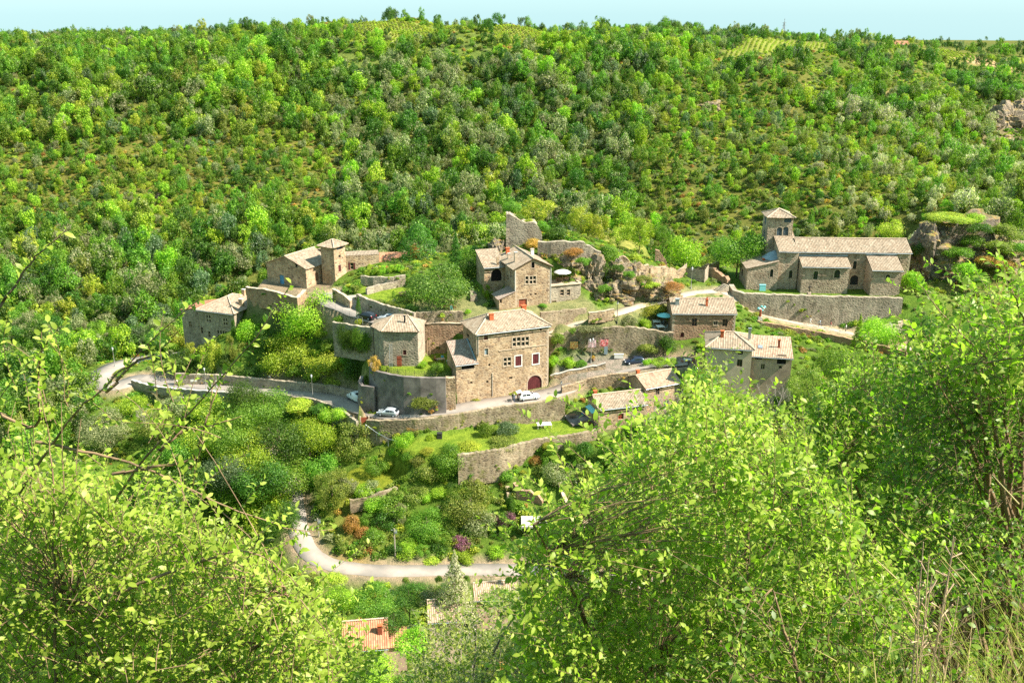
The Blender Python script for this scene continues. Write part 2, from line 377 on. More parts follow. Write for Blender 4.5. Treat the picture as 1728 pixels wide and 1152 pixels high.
C = np.array(CT)
def rbf_fit(C):
    n = len(C); S = 100.0
    P = C[:, :2] / S
    A = np.sqrt(((P[:, None] - P[None]) ** 2).sum(-1))
    A += np.eye(n) * -0.004
    T = np.c_[np.ones(n), P]
    K = np.block([[A, T], [T.T, np.zeros((3, 3))]])
    w = np.linalg.lstsq(K, np.r_[C[:, 2], 0, 0, 0], rcond=None)[0]
    return P, w, S
RP, RW, RS = rbf_fit(C)
def rbf(x, y):
    x = np.asarray(x, float) / RS; y = np.asarray(y, float) / RS
    sh = x.shape; x = x.ravel(); y = y.ravel(); o = np.empty(len(x))
    for i in range(0, len(x), 20000):
        a = x[i:i + 20000]; b = y[i:i + 20000]
        d = np.sqrt((a[:, None] - RP[None, :, 0]) ** 2 + (b[:, None] - RP[None, :, 1]) ** 2)
        o[i:i + 20000] = d @ RW[:-3] + RW[-3] + a * RW[-2] + b * RW[-1]
    return o.reshape(sh)

def seq(*segs):
    o = [segs[0][0]]
    for a, b, st in segs:
        n = max(1, round((b - a) / st)); o += [a + (b - a) * (i + 1) / n for i in range(n)]
    return np.array(o)
GX = seq((-2600, -600, 200), (-600, -240, 20), (-240, -90, 4), (-90, 112, 0.8), (112, 260, 4), (260, 620, 15), (620, 2600, 200))
GY = seq((-820, -60, 60), (-60, 20, 2), (20, 118, 3), (118, 216, 0.8), (216, 480, 4), (480, 780, 10), (780, 2600, 130))
XX, YY = np.meshgrid(GX, GY)           # rows = y
HH = rbf(XX, YY)
wild = np.clip((YY - 222) / 30, 0, 1)
HH += wild * (sines(XX, YY, 3, 45) * 1.6 + sines(XX, YY, 4, 16) * 0.6)
mid = (1 - wild) * np.clip((YY - 20) / 30, 0, 1)
HH += mid * (sines(XX, YY, 5, 9) * 0.22 + sines(XX, YY, 6, 3.4) * 0.10)

# what grows or lies on the ground, one albedo per vertex
DRY = np.array([0.27, 0.195, 0.06]); OLIVE = np.array([0.10, 0.13, 0.028]); GRASS = np.array([0.115, 0.19, 0.028]); LAWN = np.array([0.19, 0.27, 0.03]); DIRT = np.array([0.40, 0.31, 0.21])
COLR = np.empty(XX.shape + (3,)); COLR[:] = GRASS
n1 = sines(XX, YY, 21, 30)[..., None]; n2 = sines(XX, YY, 22, 7)[..., None]
k = np.clip(0.5 + 0.35 * n1 + 0.25 * n2, 0, 1)
COLR = np.where((YY > 216)[..., None], OLIVE * (1 - 0.3 * k) + DRY * 0.3 * k, GRASS * (0.75 + 0.4 * k))

def smooth(t): t = np.clip(t, 0, 1); return t * t * (3 - 2 * t)
def poly_sd(poly, X, Y):
    """signed distance to a polygon in plan, negative inside"""
    d = np.full(X.shape, 1e9); ins = np.zeros(X.shape, bool); n = len(poly)
    for i in range(n):
        ax, ay = poly[i][:2]; bx, by = poly[(i + 1) % n][:2]
        ex, ey = bx - ax, by - ay; L = ex * ex + ey * ey + 1e-12
        t = np.clip(((X - ax) * ex + (Y - ay) * ey) / L, 0, 1)
        d = np.minimum(d, np.hypot(X - ax - t * ex, Y - ay - t * ey))
        c = ((ay > Y) != (by > Y)) & (X < (bx - ax) * (Y - ay) / ((by - ay) if abs(by - ay) > 1e-12 else 1e-12) + ax)
        ins ^= c
    return np.where(ins, -d, d)
BARE = []
def stamp(poly3, blend=1.0, col=None, edge=0.0):
    BARE.append([tuple(p)[:2] for p in poly3])
    poly3 = [tuple(p) for p in poly3]; P = np.array(poly3)
    x0, x1, y0, y1 = P[:, 0].min() - 8, P[:, 0].max() + 8, P[:, 1].min() - 8, P[:, 1].max() + 8
    ix = np.where((GX >= x0) & (GX <= x1))[0]; iy = np.where((GY >= y0) & (GY <= y1))[0]
    sl = np.ix_(iy, ix); X, Y = XX[sl], YY[sl]
    A = np.c_[P[:, :2] - P[:, :2].mean(0), np.ones(len(P))]
    co = np.linalg.lstsq(A, P[:, 2], rcond=None)[0]
    tz = (X - P[:, 0].mean()) * co[0] + (Y - P[:, 1].mean()) * co[1] + co[2]
    w = 1 - smooth((poly_sd(poly3, X, Y) - edge) / blend)
    HH[sl] = HH[sl] * (1 - w) + tz * w
    if col is not None: COLR[sl] = COLR[sl] * (1 - w[..., None]) + np.array(col) * w[..., None]
def dense(pts, step=1.0):
    """Catmull-Rom through 3-D points, resampled"""
    P = [Vector(p) for p in pts]; P = [P[0] * 2 - P[1]] + P + [P[-1] * 2 - P[-2]]; o = []
    for i in range(1, len(P) - 2):
        n = max(1, int((P[i + 1] - P[i]).length / step))
        for j in range(n):
            t = j / n; a, b, c, d = P[i - 1], P[i], P[i + 1], P[i + 2]
            o.append(0.5 * ((2 * b) + (c - a) * t + (2 * a - 5 * b + 4 * c - d) * t * t + (3 * b - a - 3 * c + d) * t ** 3))
    o.append(P[-2]); return o
def corridor(line, half, blend=2.0, drop=0.08, col=None):
    L = np.array([tuple(p) for p in line])
    x0, x1, y0, y1 = L[:, 0].min() - 12, L[:, 0].max() + 12, L[:, 1].min() - 12, L[:, 1].max() + 12
    ix = np.where((GX >= x0) & (GX <= x1))[0]; iy = np.where((GY >= y0) & (GY <= y1))[0]
    sl = np.ix_(iy, ix); X, Y = XX[sl], YY[sl]
    best = np.full(X.shape, 1e9); tz = np.zeros(X.shape)
    for a, b in zip(L[:-1], L[1:]):
        e = b - a; q = e[0] ** 2 + e[1] ** 2 + 1e-9
        t = np.clip(((X - a[0]) * e[0] + (Y - a[1]) * e[1]) / q, 0, 1)
        d = np.hypot(X - a[0] - t * e[0], Y - a[1] - t * e[1]); m = d < best
        best = np.where(m, d, best); tz = np.where(m, a[2] + t * e[2], tz)
    w = 1 - smooth((best - half) / blend)
    HH[sl] = HH[sl] * (1 - w) + (tz - drop) * w
    if col is not None:
        w = 1 - smooth((best - half - 0.3) / 1.5); COLR[sl] = COLR[sl] * (1 - w[..., None]) + np.array(col) * w[..., None]

def pz(*l): return [atZ(*p) for p in l]
# terraces and lawns
stamp(pz((560, 838, 21.6), (640, 822, 22.0), (705, 800, 22.4), (720, 790, 22.5), (650, 780, 22.6), (592, 795, 22.2)), 2.0, LAWN * np.array([1.05, 0.85, 0.8]))
stamp(pz((690, 760, 27.4), (780, 766, 27.6), (900, 745, 28.0), (1008, 722, 28.3), (960, 704, 28.3), (830, 722, 27.9), (700, 744, 27.2), (650, 752, 26.6)), 0.9, LAWN)
stamp(pz((1008, 722, 28.4), (1090, 716, 28.6), (1180, 700, 29), (1150, 680, 30), (1050, 700, 28.6), (960, 704, 28.4)), 1.0, DIRT * 0.7)
PAVE = np.array([0.30, 0.255, 0.215])
stamp(pz((606, 640, 36.7), (622, 630, 36.8), (680, 634, 36.8), (750, 637, 36.8), (772, 632, 36.8), (776, 600, 36.8), (716, 594, 36.8), (640, 594, 36.8), (612, 606, 36.8)), 0.7, LAWN * 0.95)
stamp(pz((704, 540, 42.7), (712, 528, 45), (780, 527, 45), (905, 527, 45), (992, 524, 45), (1000, 512, 45), (940, 500, 45.2), (800, 502, 45.6), (760, 500, 45.6), (700, 508, 45.3)), 0.9, DIRT * 0.42 + GRASS * 0.55)
stamp([(47.5, 189.6, 44.4), (84, 189.6, 44.4), (88, 212, 44.8), (49, 212, 44.8)], 0.8, GRASS * 1.0)
stamp(pz((608, 505, 45.4), (690, 505, 45.6), (700, 482, 46.2), (640, 478, 46.2), (612, 488, 45.8)), 1.5, LAWN)
stamp(pz((420, 497, 43.6), (500, 505, 43.6), (545, 500, 43.8), (560, 480, 44.0), (540, 470, 44.2), (445, 470, 44.0)), 1.0, DIRT * 0.7)
stamp(pz((1096, 556, 40.6), (1140, 556, 40.6), (1142, 530, 41.5), (1100, 530, 41.5)), 0.8, DIRT)
stamp(pz((1000, 392, 52.5), (1060, 402, 51.0), (1085, 412, 50), (1040, 420, 50.2), (985, 408, 52)), 3.0, (0.27, 0.27, 0.07))
RD = {}
for nm, pts, half, bl, cc in (('main', ROAD_MAIN, 2.3, 1.6, DIRT * 0.8), ('low', ROAD_LOW, 2.0, 2.0, DIRT * 0.8), ('up', LANE_UP, 1.3, .8, DIRT * .45 + GRASS * .55), ('ch', LANE_CH, 2.0, 1.2, DIRT), ('church', PATH_CHURCH, 1.2, 1.0, DIRT)):
    RD[nm] = dense([atZ(*p) for p in pts], 1.0)
    corridor(RD[nm], half, bl, 0.09, cc)

stamp(pz((935, 632, 33.4), (960, 613, 34.9), (1000, 605, 35.7), (1060, 604, 36.0), (1130, 604, 36.4), (1162, 604, 36.7), (1162, 616, 36.4), (1090, 620, 35.6), (1030, 630, 34.4), (980, 640, 33.0)), .8, PAVE)
stamp(pz((768, 679, 30.2), (800, 674, 30.6), (850, 667, 31.0), (928, 656, 31.4), (926, 640, 31.6), (780, 655, 30.6)), .8)
# paint open scrub, vineyards and bare ground on the far hill by place
def paint(pts, col, blend=12.0, amt=1.0, noisy=0.0):
    P = [tuple(p) for p in pts]; A = np.array([p[:2] for p in P])
    ix = np.where((GX >= A[:, 0].min() - 40) & (GX <= A[:, 0].max() + 40))[0]; iy = np.where((GY >= A[:, 1].min() - 40) & (GY <= A[:, 1].max() + 40))[0]
    sl = np.ix_(iy, ix)
    w = amt * (1 - smooth(poly_sd(P, XX[sl], YY[sl]) / blend))
    if noisy: w = w * np.clip(0.6 + noisy * sines(XX[sl], YY[sl], 31, 11), 0, 1)
    COLR[sl] = COLR[sl] * (1 - w[..., None]) + np.array(col) * w[..., None]
def hz(*l): return [atY(*p) for p in l]
OPEN = [hz((-60, 400, 300), (560, 380, 295), (600, 250, 352), (330, 240, 358), (-60, 250, 358)),
        hz((1090, 190, 370), (1160, 105, 420), (1320, 130, 390), (1330, 210, 345), (1180, 215, 350)),
        hz((1050, 400, 275), (1085, 260, 335), (1125, 165, 380), (1320, 145, 388), (1460, 212, 364), (1600, 262, 340), (1740, 315, 305), (1740, 345, 270), (1560, 400, 262)),
        hz((1490, 180, 470), (1500, 118, 505), (1660, 150, 495), (1650, 180, 470))]
VINE = [hz((560, 68, 434), (600, 48, 470), (760, 50, 470), (905, 61, 470), (940, 72, 436)),
        hz((1215, 80, 462), (1240, 66, 490), (1330, 66, 560), (1410, 74, 545), (1400, 80, 515)),
        hz((1470, 80, 600), (1490, 96, 585), (1600, 108, 600), (1660, 96, 690), (1590, 82, 700)),
        hz((1668, 98, 690), (1690, 118, 655), (1850, 130, 640), (1850, 110, 720))]
paint(OPEN[0], DRY * np.array([1.05, 1.0, 0.9]), 25, 0.35, 0.5)
for o in OPEN[1:]: paint(o, DRY, 15, 0.16, 0.45)
paint(hz((520, 92, 405), (540, 60, 440), (600, 44, 476), (760, 46, 476), (910, 58, 476), (960, 72, 440), (950, 94, 405)), (0.13, 0.18, 0.04), 12, .85)
for v in VINE: paint(v, (0.23, 0.25, 0.06), 5)
paint(hz((1620, 118, 640), (1640, 100, 690), (1700, 118, 665), (1728, 135, 620)), (0.45, 0.30, 0.17), 6)
paint(hz((1380, 172, 440), (1500, 165, 470), (1640, 176, 470), (1560, 190, 450)), (0.48, 0.34, 0.20), 5, 0.8, 0.3)
paint(hz((1640, 265, 430), (1650, 165, 470), (1740, 175, 470), (1760, 265, 430)), (0.20, 0.17, 0.09), 8)
paint([(92, 186, 0), (92, 206, 0), (128, 214, 0), (132, 186, 0)], (0.24, 0.19, 0.07), 6, 0.8, 0.4)
paint(pz((560, 850, 21), (640, 850, 20.5), (640, 930, 17), (570, 930, 17)), DRY, 3, 0.7, 0.4)

def H(x, y):
    i = min(max(int(np.searchsorted(GX, x)) - 1, 0), len(GX) - 2); j = min(max(int(np.searchsorted(GY, y)) - 1, 0), len(GY) - 2)
    a = (x - GX[i]) / (GX[i + 1] - GX[i]); b = (y - GY[j]) / (GY[j + 1] - GY[j])
    return float((HH[j, i] * (1 - a) + HH[j, i + 1] * a) * (1 - b) + (HH[j + 1, i] * (1 - a) + HH[j + 1, i + 1] * a) * b)
def Hn(x, y):
    i = np.clip(np.searchsorted(GX, x) - 1, 0, len(GX) - 2); j = np.clip(np.searchsorted(GY, y) - 1, 0, len(GY) - 2)
    a = (x - GX[i]) / (GX[i + 1] - GX[i]); b = (y - GY[j]) / (GY[j + 1] - GY[j])
    return (HH[j, i] * (1 - a) + HH[j, i + 1] * a) * (1 - b) + (HH[j + 1, i] * (1 - a) + HH[j + 1, i + 1] * a) * b
def ground(px, py, y0=100.0, y1=800.0):
    """where the line of sight through a photo pixel meets the ground"""
    d = ray(px, py); Y = y0; last = None
    while Y < y1:
        t = Y / d.y; z = CAMZ + d.z * t
        if z <= H(d.x * t, Y):
            lo, hi = Y - (0.5 if Y < 240 else 2), Y
            for _ in range(12):
                m = (lo + hi) / 2; t = m / d.y
                if CAMZ + d.z * t <= H(d.x * t, m): hi = m
                else: lo = m
            t = hi / d.y
            return Vector((d.x * t, hi, H(d.x * t, hi)))
        Y += 0.5 if Y < 240 else 2
    t = y1 / d.y
    return Vector((d.x * t, y1, H(d.x * t, y1)))

# terrain sheet
ny, nx = XX.shape
Vt = np.stack([XX, YY, HH], -1).reshape(-1, 3)
ii = np.arange(ny * nx).reshape(ny, nx)
Q = np.stack([ii[:-1, :-1], ii[:-1, 1:], ii[1:, 1:], ii[1:, :-1]], -1).reshape(-1, 4)
t = NT('ground_cover')
at = t.add('ShaderNodeAttribute'); at.attribute_name = 'albedo'
p = t.pos()
c = t.mix(t.ramp(t.noise(p, 0.9, 6, 0.7), [(0.35, (0, 0, 0)), (0.7, (1, 1, 1))]), t.mix(1.0, at.outputs['Color'], (0.55, 0.62, 0.55), 'MULTIPLY'), t.mix(1.0, at.outputs['Color'], (1.25, 1.12, 1.1), 'MULTIPLY'))
c = t.mix(t.ramp(t.noise(p, 5.0, 3, 0.7), [(0.5, (0, 0, 0)), (0.75, (0.5, 0.5, 0.5))]), c, t.mix(1.0, c, (0.5, 0.6, 0.45), 'MULTIPLY'))
t.base(c); t.bump(t.noise(p, 3.0, 6, 0.75), 1.0, 0.35); t.p.inputs['Roughness'].default_value = 1.0; t.p.inputs['Specular IOR Level'].default_value = 0.05
me = mesh_idx('ground', Vt, Q, t.mat, True)
ca = me.color_attributes.new('albedo', 'FLOAT_COLOR', 'POINT')
ca.data.foreach_set('color', np.c_[COLR.reshape(-1, 3), np.ones(ny * nx)].astype(np.float32).ravel())
struct(obj('ground', me))

# ------------------------------------------------------------------ roads
t = NT('worn_asphalt'); p = t.pos()
c = t.ramp(t.noise(p, 0.5, 6, 0.65), [(0.3, (0.25, 0.21, 0.18)), (0.7, (0.35, 0.30, 0.255))])
c = t.mix(t.ramp(t.noise(p, 7, 4, 0.7), [(0.4, (0, 0, 0)), (0.7, (0.35, 0.35, 0.35))]), c, (0.23, 0.2, 0.18))
c = t.mix(t.ramp(t.noise(p, 0.18, 3, 0.5), [(0.48, (0, 0, 0)), (0.6, (0.6, 0.6, 0.6))]), c, (0.19, 0.17, 0.15))
t.base(c); t.bump(t.noise(p, 12, 3), 0.3, 0.03); M['road'] = t.mat
t = NT('pale_gravel'); p = t.pos()
c = t.ramp(t.noise(p, 1.2, 6, 0.7), [(0.3, (0.36, 0.28, 0.20)), (0.7, (0.50, 0.41, 0.31))])
c = t.mix(t.ramp(t.noise(p, 0.7, 4, 0.7), [(0.55, (0, 0, 0)), (0.7, (0.7, 0.7, 0.7))]), c, (0.2, 0.22, 0.06))
t.base(c); t.bump(t.noise(p, 9, 3), 0.4, 0.04); M['gravel'] = t.mat

def ribbon(name, line, half, mat, jit=0.12):
    mb = MB(); rows = []; n = len(line)
    for i, p in enumerate(line):
        a = line[max(i - 1, 0)]; b = line[min(i + 1, n - 1)]
        d = Vector((b.x - a.x, b.y - a.y, 0)).normalized(); s = Vector((d.y, -d.x, 0))
        hl = half + R.uniform(-jit, jit); hr = half + R.uniform(-jit, jit)
        rows.append([p - s * hl + Vector((0, 0, -0.15)), p - s * hl, p + Vector((0, 0, 0.05)), p + s * hr, p + s * hr + Vector((0, 0, -0.15))])
    mb.grid(rows, 0)
    return struct(mb.build(name, mat))
ribbon('village_road', RD['main'], 2.35, M['road'])
ribbon('valley_road', RD['low'], 1.7, M['road'])
ribbon('upper_lane', RD['up'], 1.45, M['gravel'])
ribbon('castle_lane', RD['ch'], 1.9, M['road'])
ribbon('church_path', RD['church'], 1.0, M['gravel'])
# ================================================================== BUILDING KIT
def roof_plane(mb, poly, m=0, period=0.31, amp=0.045, eave_cap=True, under=1):
    """one roof slope laid with real rolls of canal tile running down the slope (convex polygon)"""
    P = [Vector(p) for p in poly]
    n = Vector((0, 0, 0))
    for i in range(len(P)): n += (P[i] - P[0]).cross(P[(i + 1) % len(P)] - P[0])
    if n.length < 1e-6: return
    n.normalize()
    if n.z < 0: n = -n
    if n.z > 0.999: e = (P[1] - P[0]).normalized()
    else: e = Vector((0, 0, 1)).cross(n).normalized()
    s = n.cross(e)                       # up the slope
    if s.z < 0: s = -s
    o = P[0]
    Q = [((p - o).dot(e), (p - o).dot(s)) for p in P]
    u0 = min(q[0] for q in Q); u1 = max(q[0] for q in Q)
    N = max(2, int(math.ceil((u1 - u0) / (period / 6))))
    def span(u):
        lo, hi = 1e9, -1e9
        for i in range(len(Q)):
            a, b = Q[i], Q[(i + 1) % len(Q)]
            if abs(a[0] - b[0]) < 1e-9:
                if abs(a[0] - u) < 1e-6: lo = min(lo, a[1], b[1]); hi = max(hi, a[1], b[1])
                continue
            t = (u - a[0]) / (b[0] - a[0])
            if -1e-6 <= t <= 1 + 1e-6:
                v = a[1] + t * (b[1] - a[1]); lo = min(lo, v); hi = max(hi, v)
        return lo, hi
    rows = [[], []]; uvs = [[], []]; lowr = []
    for i in range(N + 1):
        u = u0 + (u1 - u0) * i / N
        uu = min(max(u, u0 + 1e-4), u1 - 1e-4)
        lo, hi = span(uu)
        h = amp * math.cos(2 * PI * u / period)
        h += 0.02 * math.sin(u * 1.7 + lo)   # an old roof is never quite flat
        jl = 0.04 * math.sin(math.floor(u / period) * 12.9898)
        if hi - lo < 0.12: jl = 0
        for k, v in ((0, lo + jl), (1, hi)):
            rows[k].append(o + e * u + s * v + n * h); uvs[k].append((u, v))
        lowr.append(o + e * u + s * (lo + jl) - n * 0.10)
    mb.grid(rows, m, uvs, smooth=True)
    mb.grid([lowr, rows[0]], m, [uvs[0], uvs[0]], smooth=False)
    mb.add([p - n * 0.10 for p in reversed(P)], under)

def roof_polys(kind, x0, y0, w, d, ze, rise, o=0.4, run=None):
    """convex slopes in local coordinates and the ridge/hip lines"""
    x1, y1 = x0 + w, y0 + d
    if kind == 'gable_x':
        s = rise / (d / 2); zr = ze + rise; ym = y0 + d / 2; zo = ze - o * s
        return [[(x0 - o * .6, y0 - o, zo), (x1 + o * .6, y0 - o, zo), (x1 + o * .6, ym, zr), (x0 - o * .6, ym, zr)],
                [(x1 + o * .6, y1 + o, zo), (x0 - o * .6, y1 + o, zo), (x0 - o * .6, ym, zr), (x1 + o * .6, ym, zr)]], [((x0 - o * .6, ym, zr), (x1 + o * .6, ym, zr))]
    if kind == 'gable_y':
        s = rise / (w / 2); zr = ze + rise; xm = x0 + w / 2; zo = ze - o * s
        return [[(x0 - o, y1 + o * .6, zo), (x0 - o, y0 - o * .6, zo), (xm, y0 - o * .6, zr), (xm, y1 + o * .6, zr)],
                [(x1 + o, y0 - o * .6, zo), (x1 + o, y1 + o * .6, zo), (xm, y1 + o * .6, zr), (xm, y0 - o * .6, zr)]], [((xm, y0 - o * .6, zr), (xm, y1 + o * .6, zr))]
    if kind.startswith('mono'):
        c = kind[-1]
        if c == 'f': s = rise / d; return [[(x0 - o * .5, y0 - o, ze - o * s), (x1 + o * .5, y0 - o, ze - o * s), (x1 + o * .5, y1, ze + rise), (x0 - o * .5, y1, ze + rise)]], []
        if c == 'b': s = rise / d; return [[(x1 + o * .5, y1 + o, ze - o * s), (x0 - o * .5, y1 + o, ze - o * s), (x0 - o * .5, y0, ze + rise), (x1 + o * .5, y0, ze + rise)]], []
        if c == 'l': s = rise / w; return [[(x0 - o, y1 + o * .5, ze - o * s), (x0 - o, y0 - o * .5, ze - o * s), (x1, y0 - o * .5, ze + rise), (x1, y1 + o * .5, ze + rise)]], []
        if c == 'r': s = rise / w; return [[(x1 + o, y0 - o * .5, ze - o * s), (x1 + o, y1 + o * .5, ze - o * s), (x0, y1 + o * .5, ze + rise), (x0, y0 - o * .5, ze + rise)]], []
    if kind in ('hip', 'pyramid'):
        if run is None: run = min(w, d) / 2
        half = min(w, d) / 2; s = rise / half; zo = ze - o * s; zr = ze + rise
        A = (x0 - o, y0 - o, zo); B = (x1 + o, y0 - o, zo); Cc = (x1 + o, y1 + o, zo); D = (x0 - o, y1 + o, zo)
        if kind == 'pyramid' or abs(w - d) < 0.01:
            p = (x0 + w / 2, y0 + d / 2, zr)
            return [[A, B, p], [B, Cc, p], [Cc, D, p], [D, A, p]], [(A, p), (B, p), (Cc, p), (D, p)]
        if w >= d:
            p = (x0 + run, y0 + d / 2, zr); q = (x1 - run, y0 + d / 2, zr)
            return [[A, B, q, p], [B, Cc, q], [Cc, D, p, q], [D, A, p]], [(p, q), (A, p), (D, p), (B, q), (Cc, q)]
        p = (x0 + w / 2, y0 + run, zr); q = (x0 + w / 2, y1 - run, zr)
        return [[A, B, p], [B, Cc, q, p], [Cc, D, q], [D, A, p, q]], [(p, q), (A, p), (B, p), (Cc, q), (D, q)]
    return [], []

def wall_face(mb, p0, p1, z0, top, ops, m=0, rev=0.24):
    p0 = Vector((*p0, 0)); p1 = Vector((*p1, 0)); L = (p1 - p0).length; e = (p1 - p0) / L; nrm = Vector((e.y, -e.x, 0))
    pt = lambda u, z, dp=0.0: p0 + e * u - nrm * dp + Vector((0, 0, z))
    ops = [o for o in ops if o[0] > 0.02 and o[1] < L - 0.02]
    us = sorted({0.0, L} | {u for u, z in top if 0 < u < L} | {o[0] for o in ops} | {o[1] for o in ops})
    def tz(u):
        for (a, za), (b, zb) in zip(top[:-1], top[1:]):
            if a - 1e-6 <= u <= b + 1e-6: return za + (zb - za) * (u - a) / max(b - a, 1e-9)
        return top[-1][1]
    for a, b in zip(us[:-1], us[1:]):
        if b - a < 1e-5: continue
        here = sorted([(o[2], o[3]) for o in ops if o[0] <= a + 1e-6 and o[1] >= b - 1e-6])
        z = z0
        for za, zb in here:
            if za > z + 1e-4: mb.add([pt(a, z), pt(b, z), pt(b, za), pt(a, za)], m)
            z = max(z, zb)
        mb.add([pt(a, z), pt(b, z), pt(b, tz(b)), pt(a, tz(a))], m)
    for o in ops:
        u0, u1, za, zb = o[:4]
        mb.add([pt(u0, za), pt(u1, za), pt(u1, za, rev), pt(u0, za, rev)], m)
        mb.add([pt(u0, zb, rev), pt(u1, zb, rev), pt(u1, zb), pt(u0, zb)], m)
        mb.add([pt(u0, za, rev), pt(u0, zb, rev), pt(u0, zb), pt(u0, za)], m)
        mb.add([pt(u1, za), pt(u1, zb), pt(u1, zb, rev), pt(u1, za, rev)], m)
    return pt

FOOT = []
class Bld:
    """a building: an Empty at its base; blocks, roofs, windows, doors and chimneys are its parts"""
    def __init__(s, name, label, cat, pL, pR, Y, base, group=None):
        L = atY(*pL, Y); s.ze = L.z - base; Rr = atZ(*pR, L.z)
        s.ang = math.atan2(Rr.y - L.y, Rr.x - L.x); s.w = math.hypot(Rr.x - L.x, Rr.y - L.y)
        s.o = Vector((L.x, L.y, base)); s.base = base
        s.root = thing(name, label, cat, s.o, s.ang, group)
        s.Ri = Matrix.Rotation(-s.ang, 3, 'Z'); s.Rm = Matrix.Rotation(s.ang, 3, 'Z')
        s.wmb = None; s.roofs = []
    def loc(s, P): return s.Ri @ (Vector(P) - s.o)
    def world(s, P): return s.Rm @ Vector(P) + s.o
    def hit(s, px, py, p0, n):
        c = s.loc((0, 0, CAMZ)); d = s.Ri @ ray(px, py); n = Vector(n)
        t = (Vector(p0) - c).dot(n) / d.dot(n)
        return c + d * t
    def sides(s, x0, y0, w, d):
        return {'F': ((x0, y0), (x0 + w, y0)), 'R': ((x0 + w, y0), (x0 + w, y0 + d)), 'B': ((x0 + w, y0 + d), (x0, y0 + d)), 'L': ((x0, y0 + d), (x0, y0))}
    def rect(s, side, q):
        """photo rectangle (x0,y0,x1,y1) on a wall -> u0,u1,z0,z1"""
        (ax, ay), (bx, by) = side; L = math.hypot(bx - ax, by - ay); e = Vector(((bx - ax) / L, (by - ay) / L, 0)); n = Vector((e.y, -e.x, 0)); p0 = Vector((ax, ay, 0))
        x0, y0, x1, y1 = q; xm, ym = (x0 + x1) / 2, (y0 + y1) / 2
        ua = (s.hit(x0, ym, p0, n) - p0).dot(e); ub = (s.hit(x1, ym, p0, n) - p0).dot(e)
        zt = s.hit(xm, y0, p0, n).z; zb = s.hit(xm, y1, p0, n).z
        return min(ua, ub), max(ua, ub), zb, zt
    def block(s, x0, y0, w, d, z0, ze, roof='gable_x', rise=1.8, over=0.4, ops={}, wall='stone', tile='tile', run=None, caps=True, skip='', name='wall', rname='roof', lab=None):
        FOOT.append([tuple(s.world(q)[:2]) for q in ((x0 - .3, y0 - .3, 0), (x0 + w + .3, y0 - .3, 0), (x0 + w + .3, y0 + d + .3, 0), (x0 - .3, y0 + d + .3, 0))])
        mb = MB(); S = s.sides(x0, y0, w, d); wins = []
        for k, sd in S.items():
            if k in skip: continue
            Ls = w if k in 'FB' else d
            top = [(0, ze), (Ls, ze)]
            if (roof == 'gable_x' and k in 'LR') or (roof == 'gable_y' and k in 'FB'): top = [(0, ze), (Ls / 2, ze + rise), (Ls, ze)]
            if roof == 'mono_f': top = {'F': [(0, ze), (Ls, ze)], 'B': [(0, ze + rise), (Ls, ze + rise)], 'R': [(0, ze), (Ls, ze + rise)], 'L': [(0, ze + rise), (Ls, ze)]}[k]
            if roof == 'mono_b': top = {'B': [(0, ze), (Ls, ze)], 'F': [(0, ze + rise), (Ls, ze + rise)], 'L': [(0, ze), (Ls, ze + rise)], 'R': [(0, ze + rise), (Ls, ze)]}[k]
            if roof == 'mono_l': top = {'L': [(0, ze), (Ls, ze)], 'R': [(0, ze + rise), (Ls, ze + rise)], 'F': [(0, ze), (Ls, ze + rise)], 'B': [(0, ze + rise), (Ls, ze)]}[k]
            if roof == 'mono_r': top = {'R': [(0, ze), (Ls, ze)], 'L': [(0, ze + rise), (Ls, ze + rise)], 'B': [(0, ze), (Ls, ze + rise)], 'F': [(0, ze + rise), (Ls, ze)]}[k]
            if roof == 'ruin':
                r = random.Random(int(x0 * 100 + Ls * 77 + ord(k))); n = max(2, int(Ls / 0.8)); top = [(Ls * i / n, ze + r.uniform(-0.5, 0.5) * (rise)) for i in range(n + 1)]
            O = []
            for q in ops.get(k, []):
                u0, u1, za, zb = s.rect(sd, q[1]) if len(q[1]) == 4 and q[0][0] != '=' else q[1]
                O.append((u0, u1, za, zb, q[0].lstrip('='), q[2] if len(q) > 2 else {}))
            pt = wall_face(mb, sd[0], sd[1], z0, top, O)
            wins += [(pt, o, Ls) for o in O if o[0] > 0.02 and o[1] < Ls - 0.02]
        if roof == 'flat': mb.add([(x0, y0, ze - 0.02), (x0 + w, y0, ze - 0.02), (x0 + w, y0 + d, ze - 0.02), (x0, y0 + d, ze - 0.02)], 0)
        wl = mb.build(name, M[wall], s.root)
        for pt, o, Ls in wins: s.opening(pt, o)
        polys, lines = roof_polys(roof, x0, y0, w, d, ze + 0.06, rise, over, run)
        if polys:
            rb = MB()
            for p in polys: roof_plane(rb, p)
            if caps:
                for a, b in lines:
                    a, b = Vector(a), Vector(b); n = max(2, int((b - a).length / 0.45)); path = [a.lerp(b, i / n) + Vector((0, 0, 0.05 + 0.025 * (i % 2))) for i in range(n + 1)]
                    rb.tube(path, 0.13, 7, 2)
            ro = rb.build(rname, [M[tile], M['wood'], M['ridge']], s.root)
            if lab: ro['label'] = lab
            s.roofs.append(ro)
            if roof in ('gable_x', 'hip', 'mono_f') and w > 3:
                dr = {'gable_x': rise / (d / 2), 'hip': rise / (min(w, d) / 2), 'mono_f': rise / d}[roof] * over
                gb = MB(); gb.tube([(x0 - .2, y0 - over - .07, ze - dr - .05), (x0 + w / 2, y0 - over - .07, ze - dr - .09), (x0 + w + .2, y0 - over - .07, ze - dr - .12)], .075, 6); gb.build('gutter', M['zinc'], ro)
            return ro
        return wl
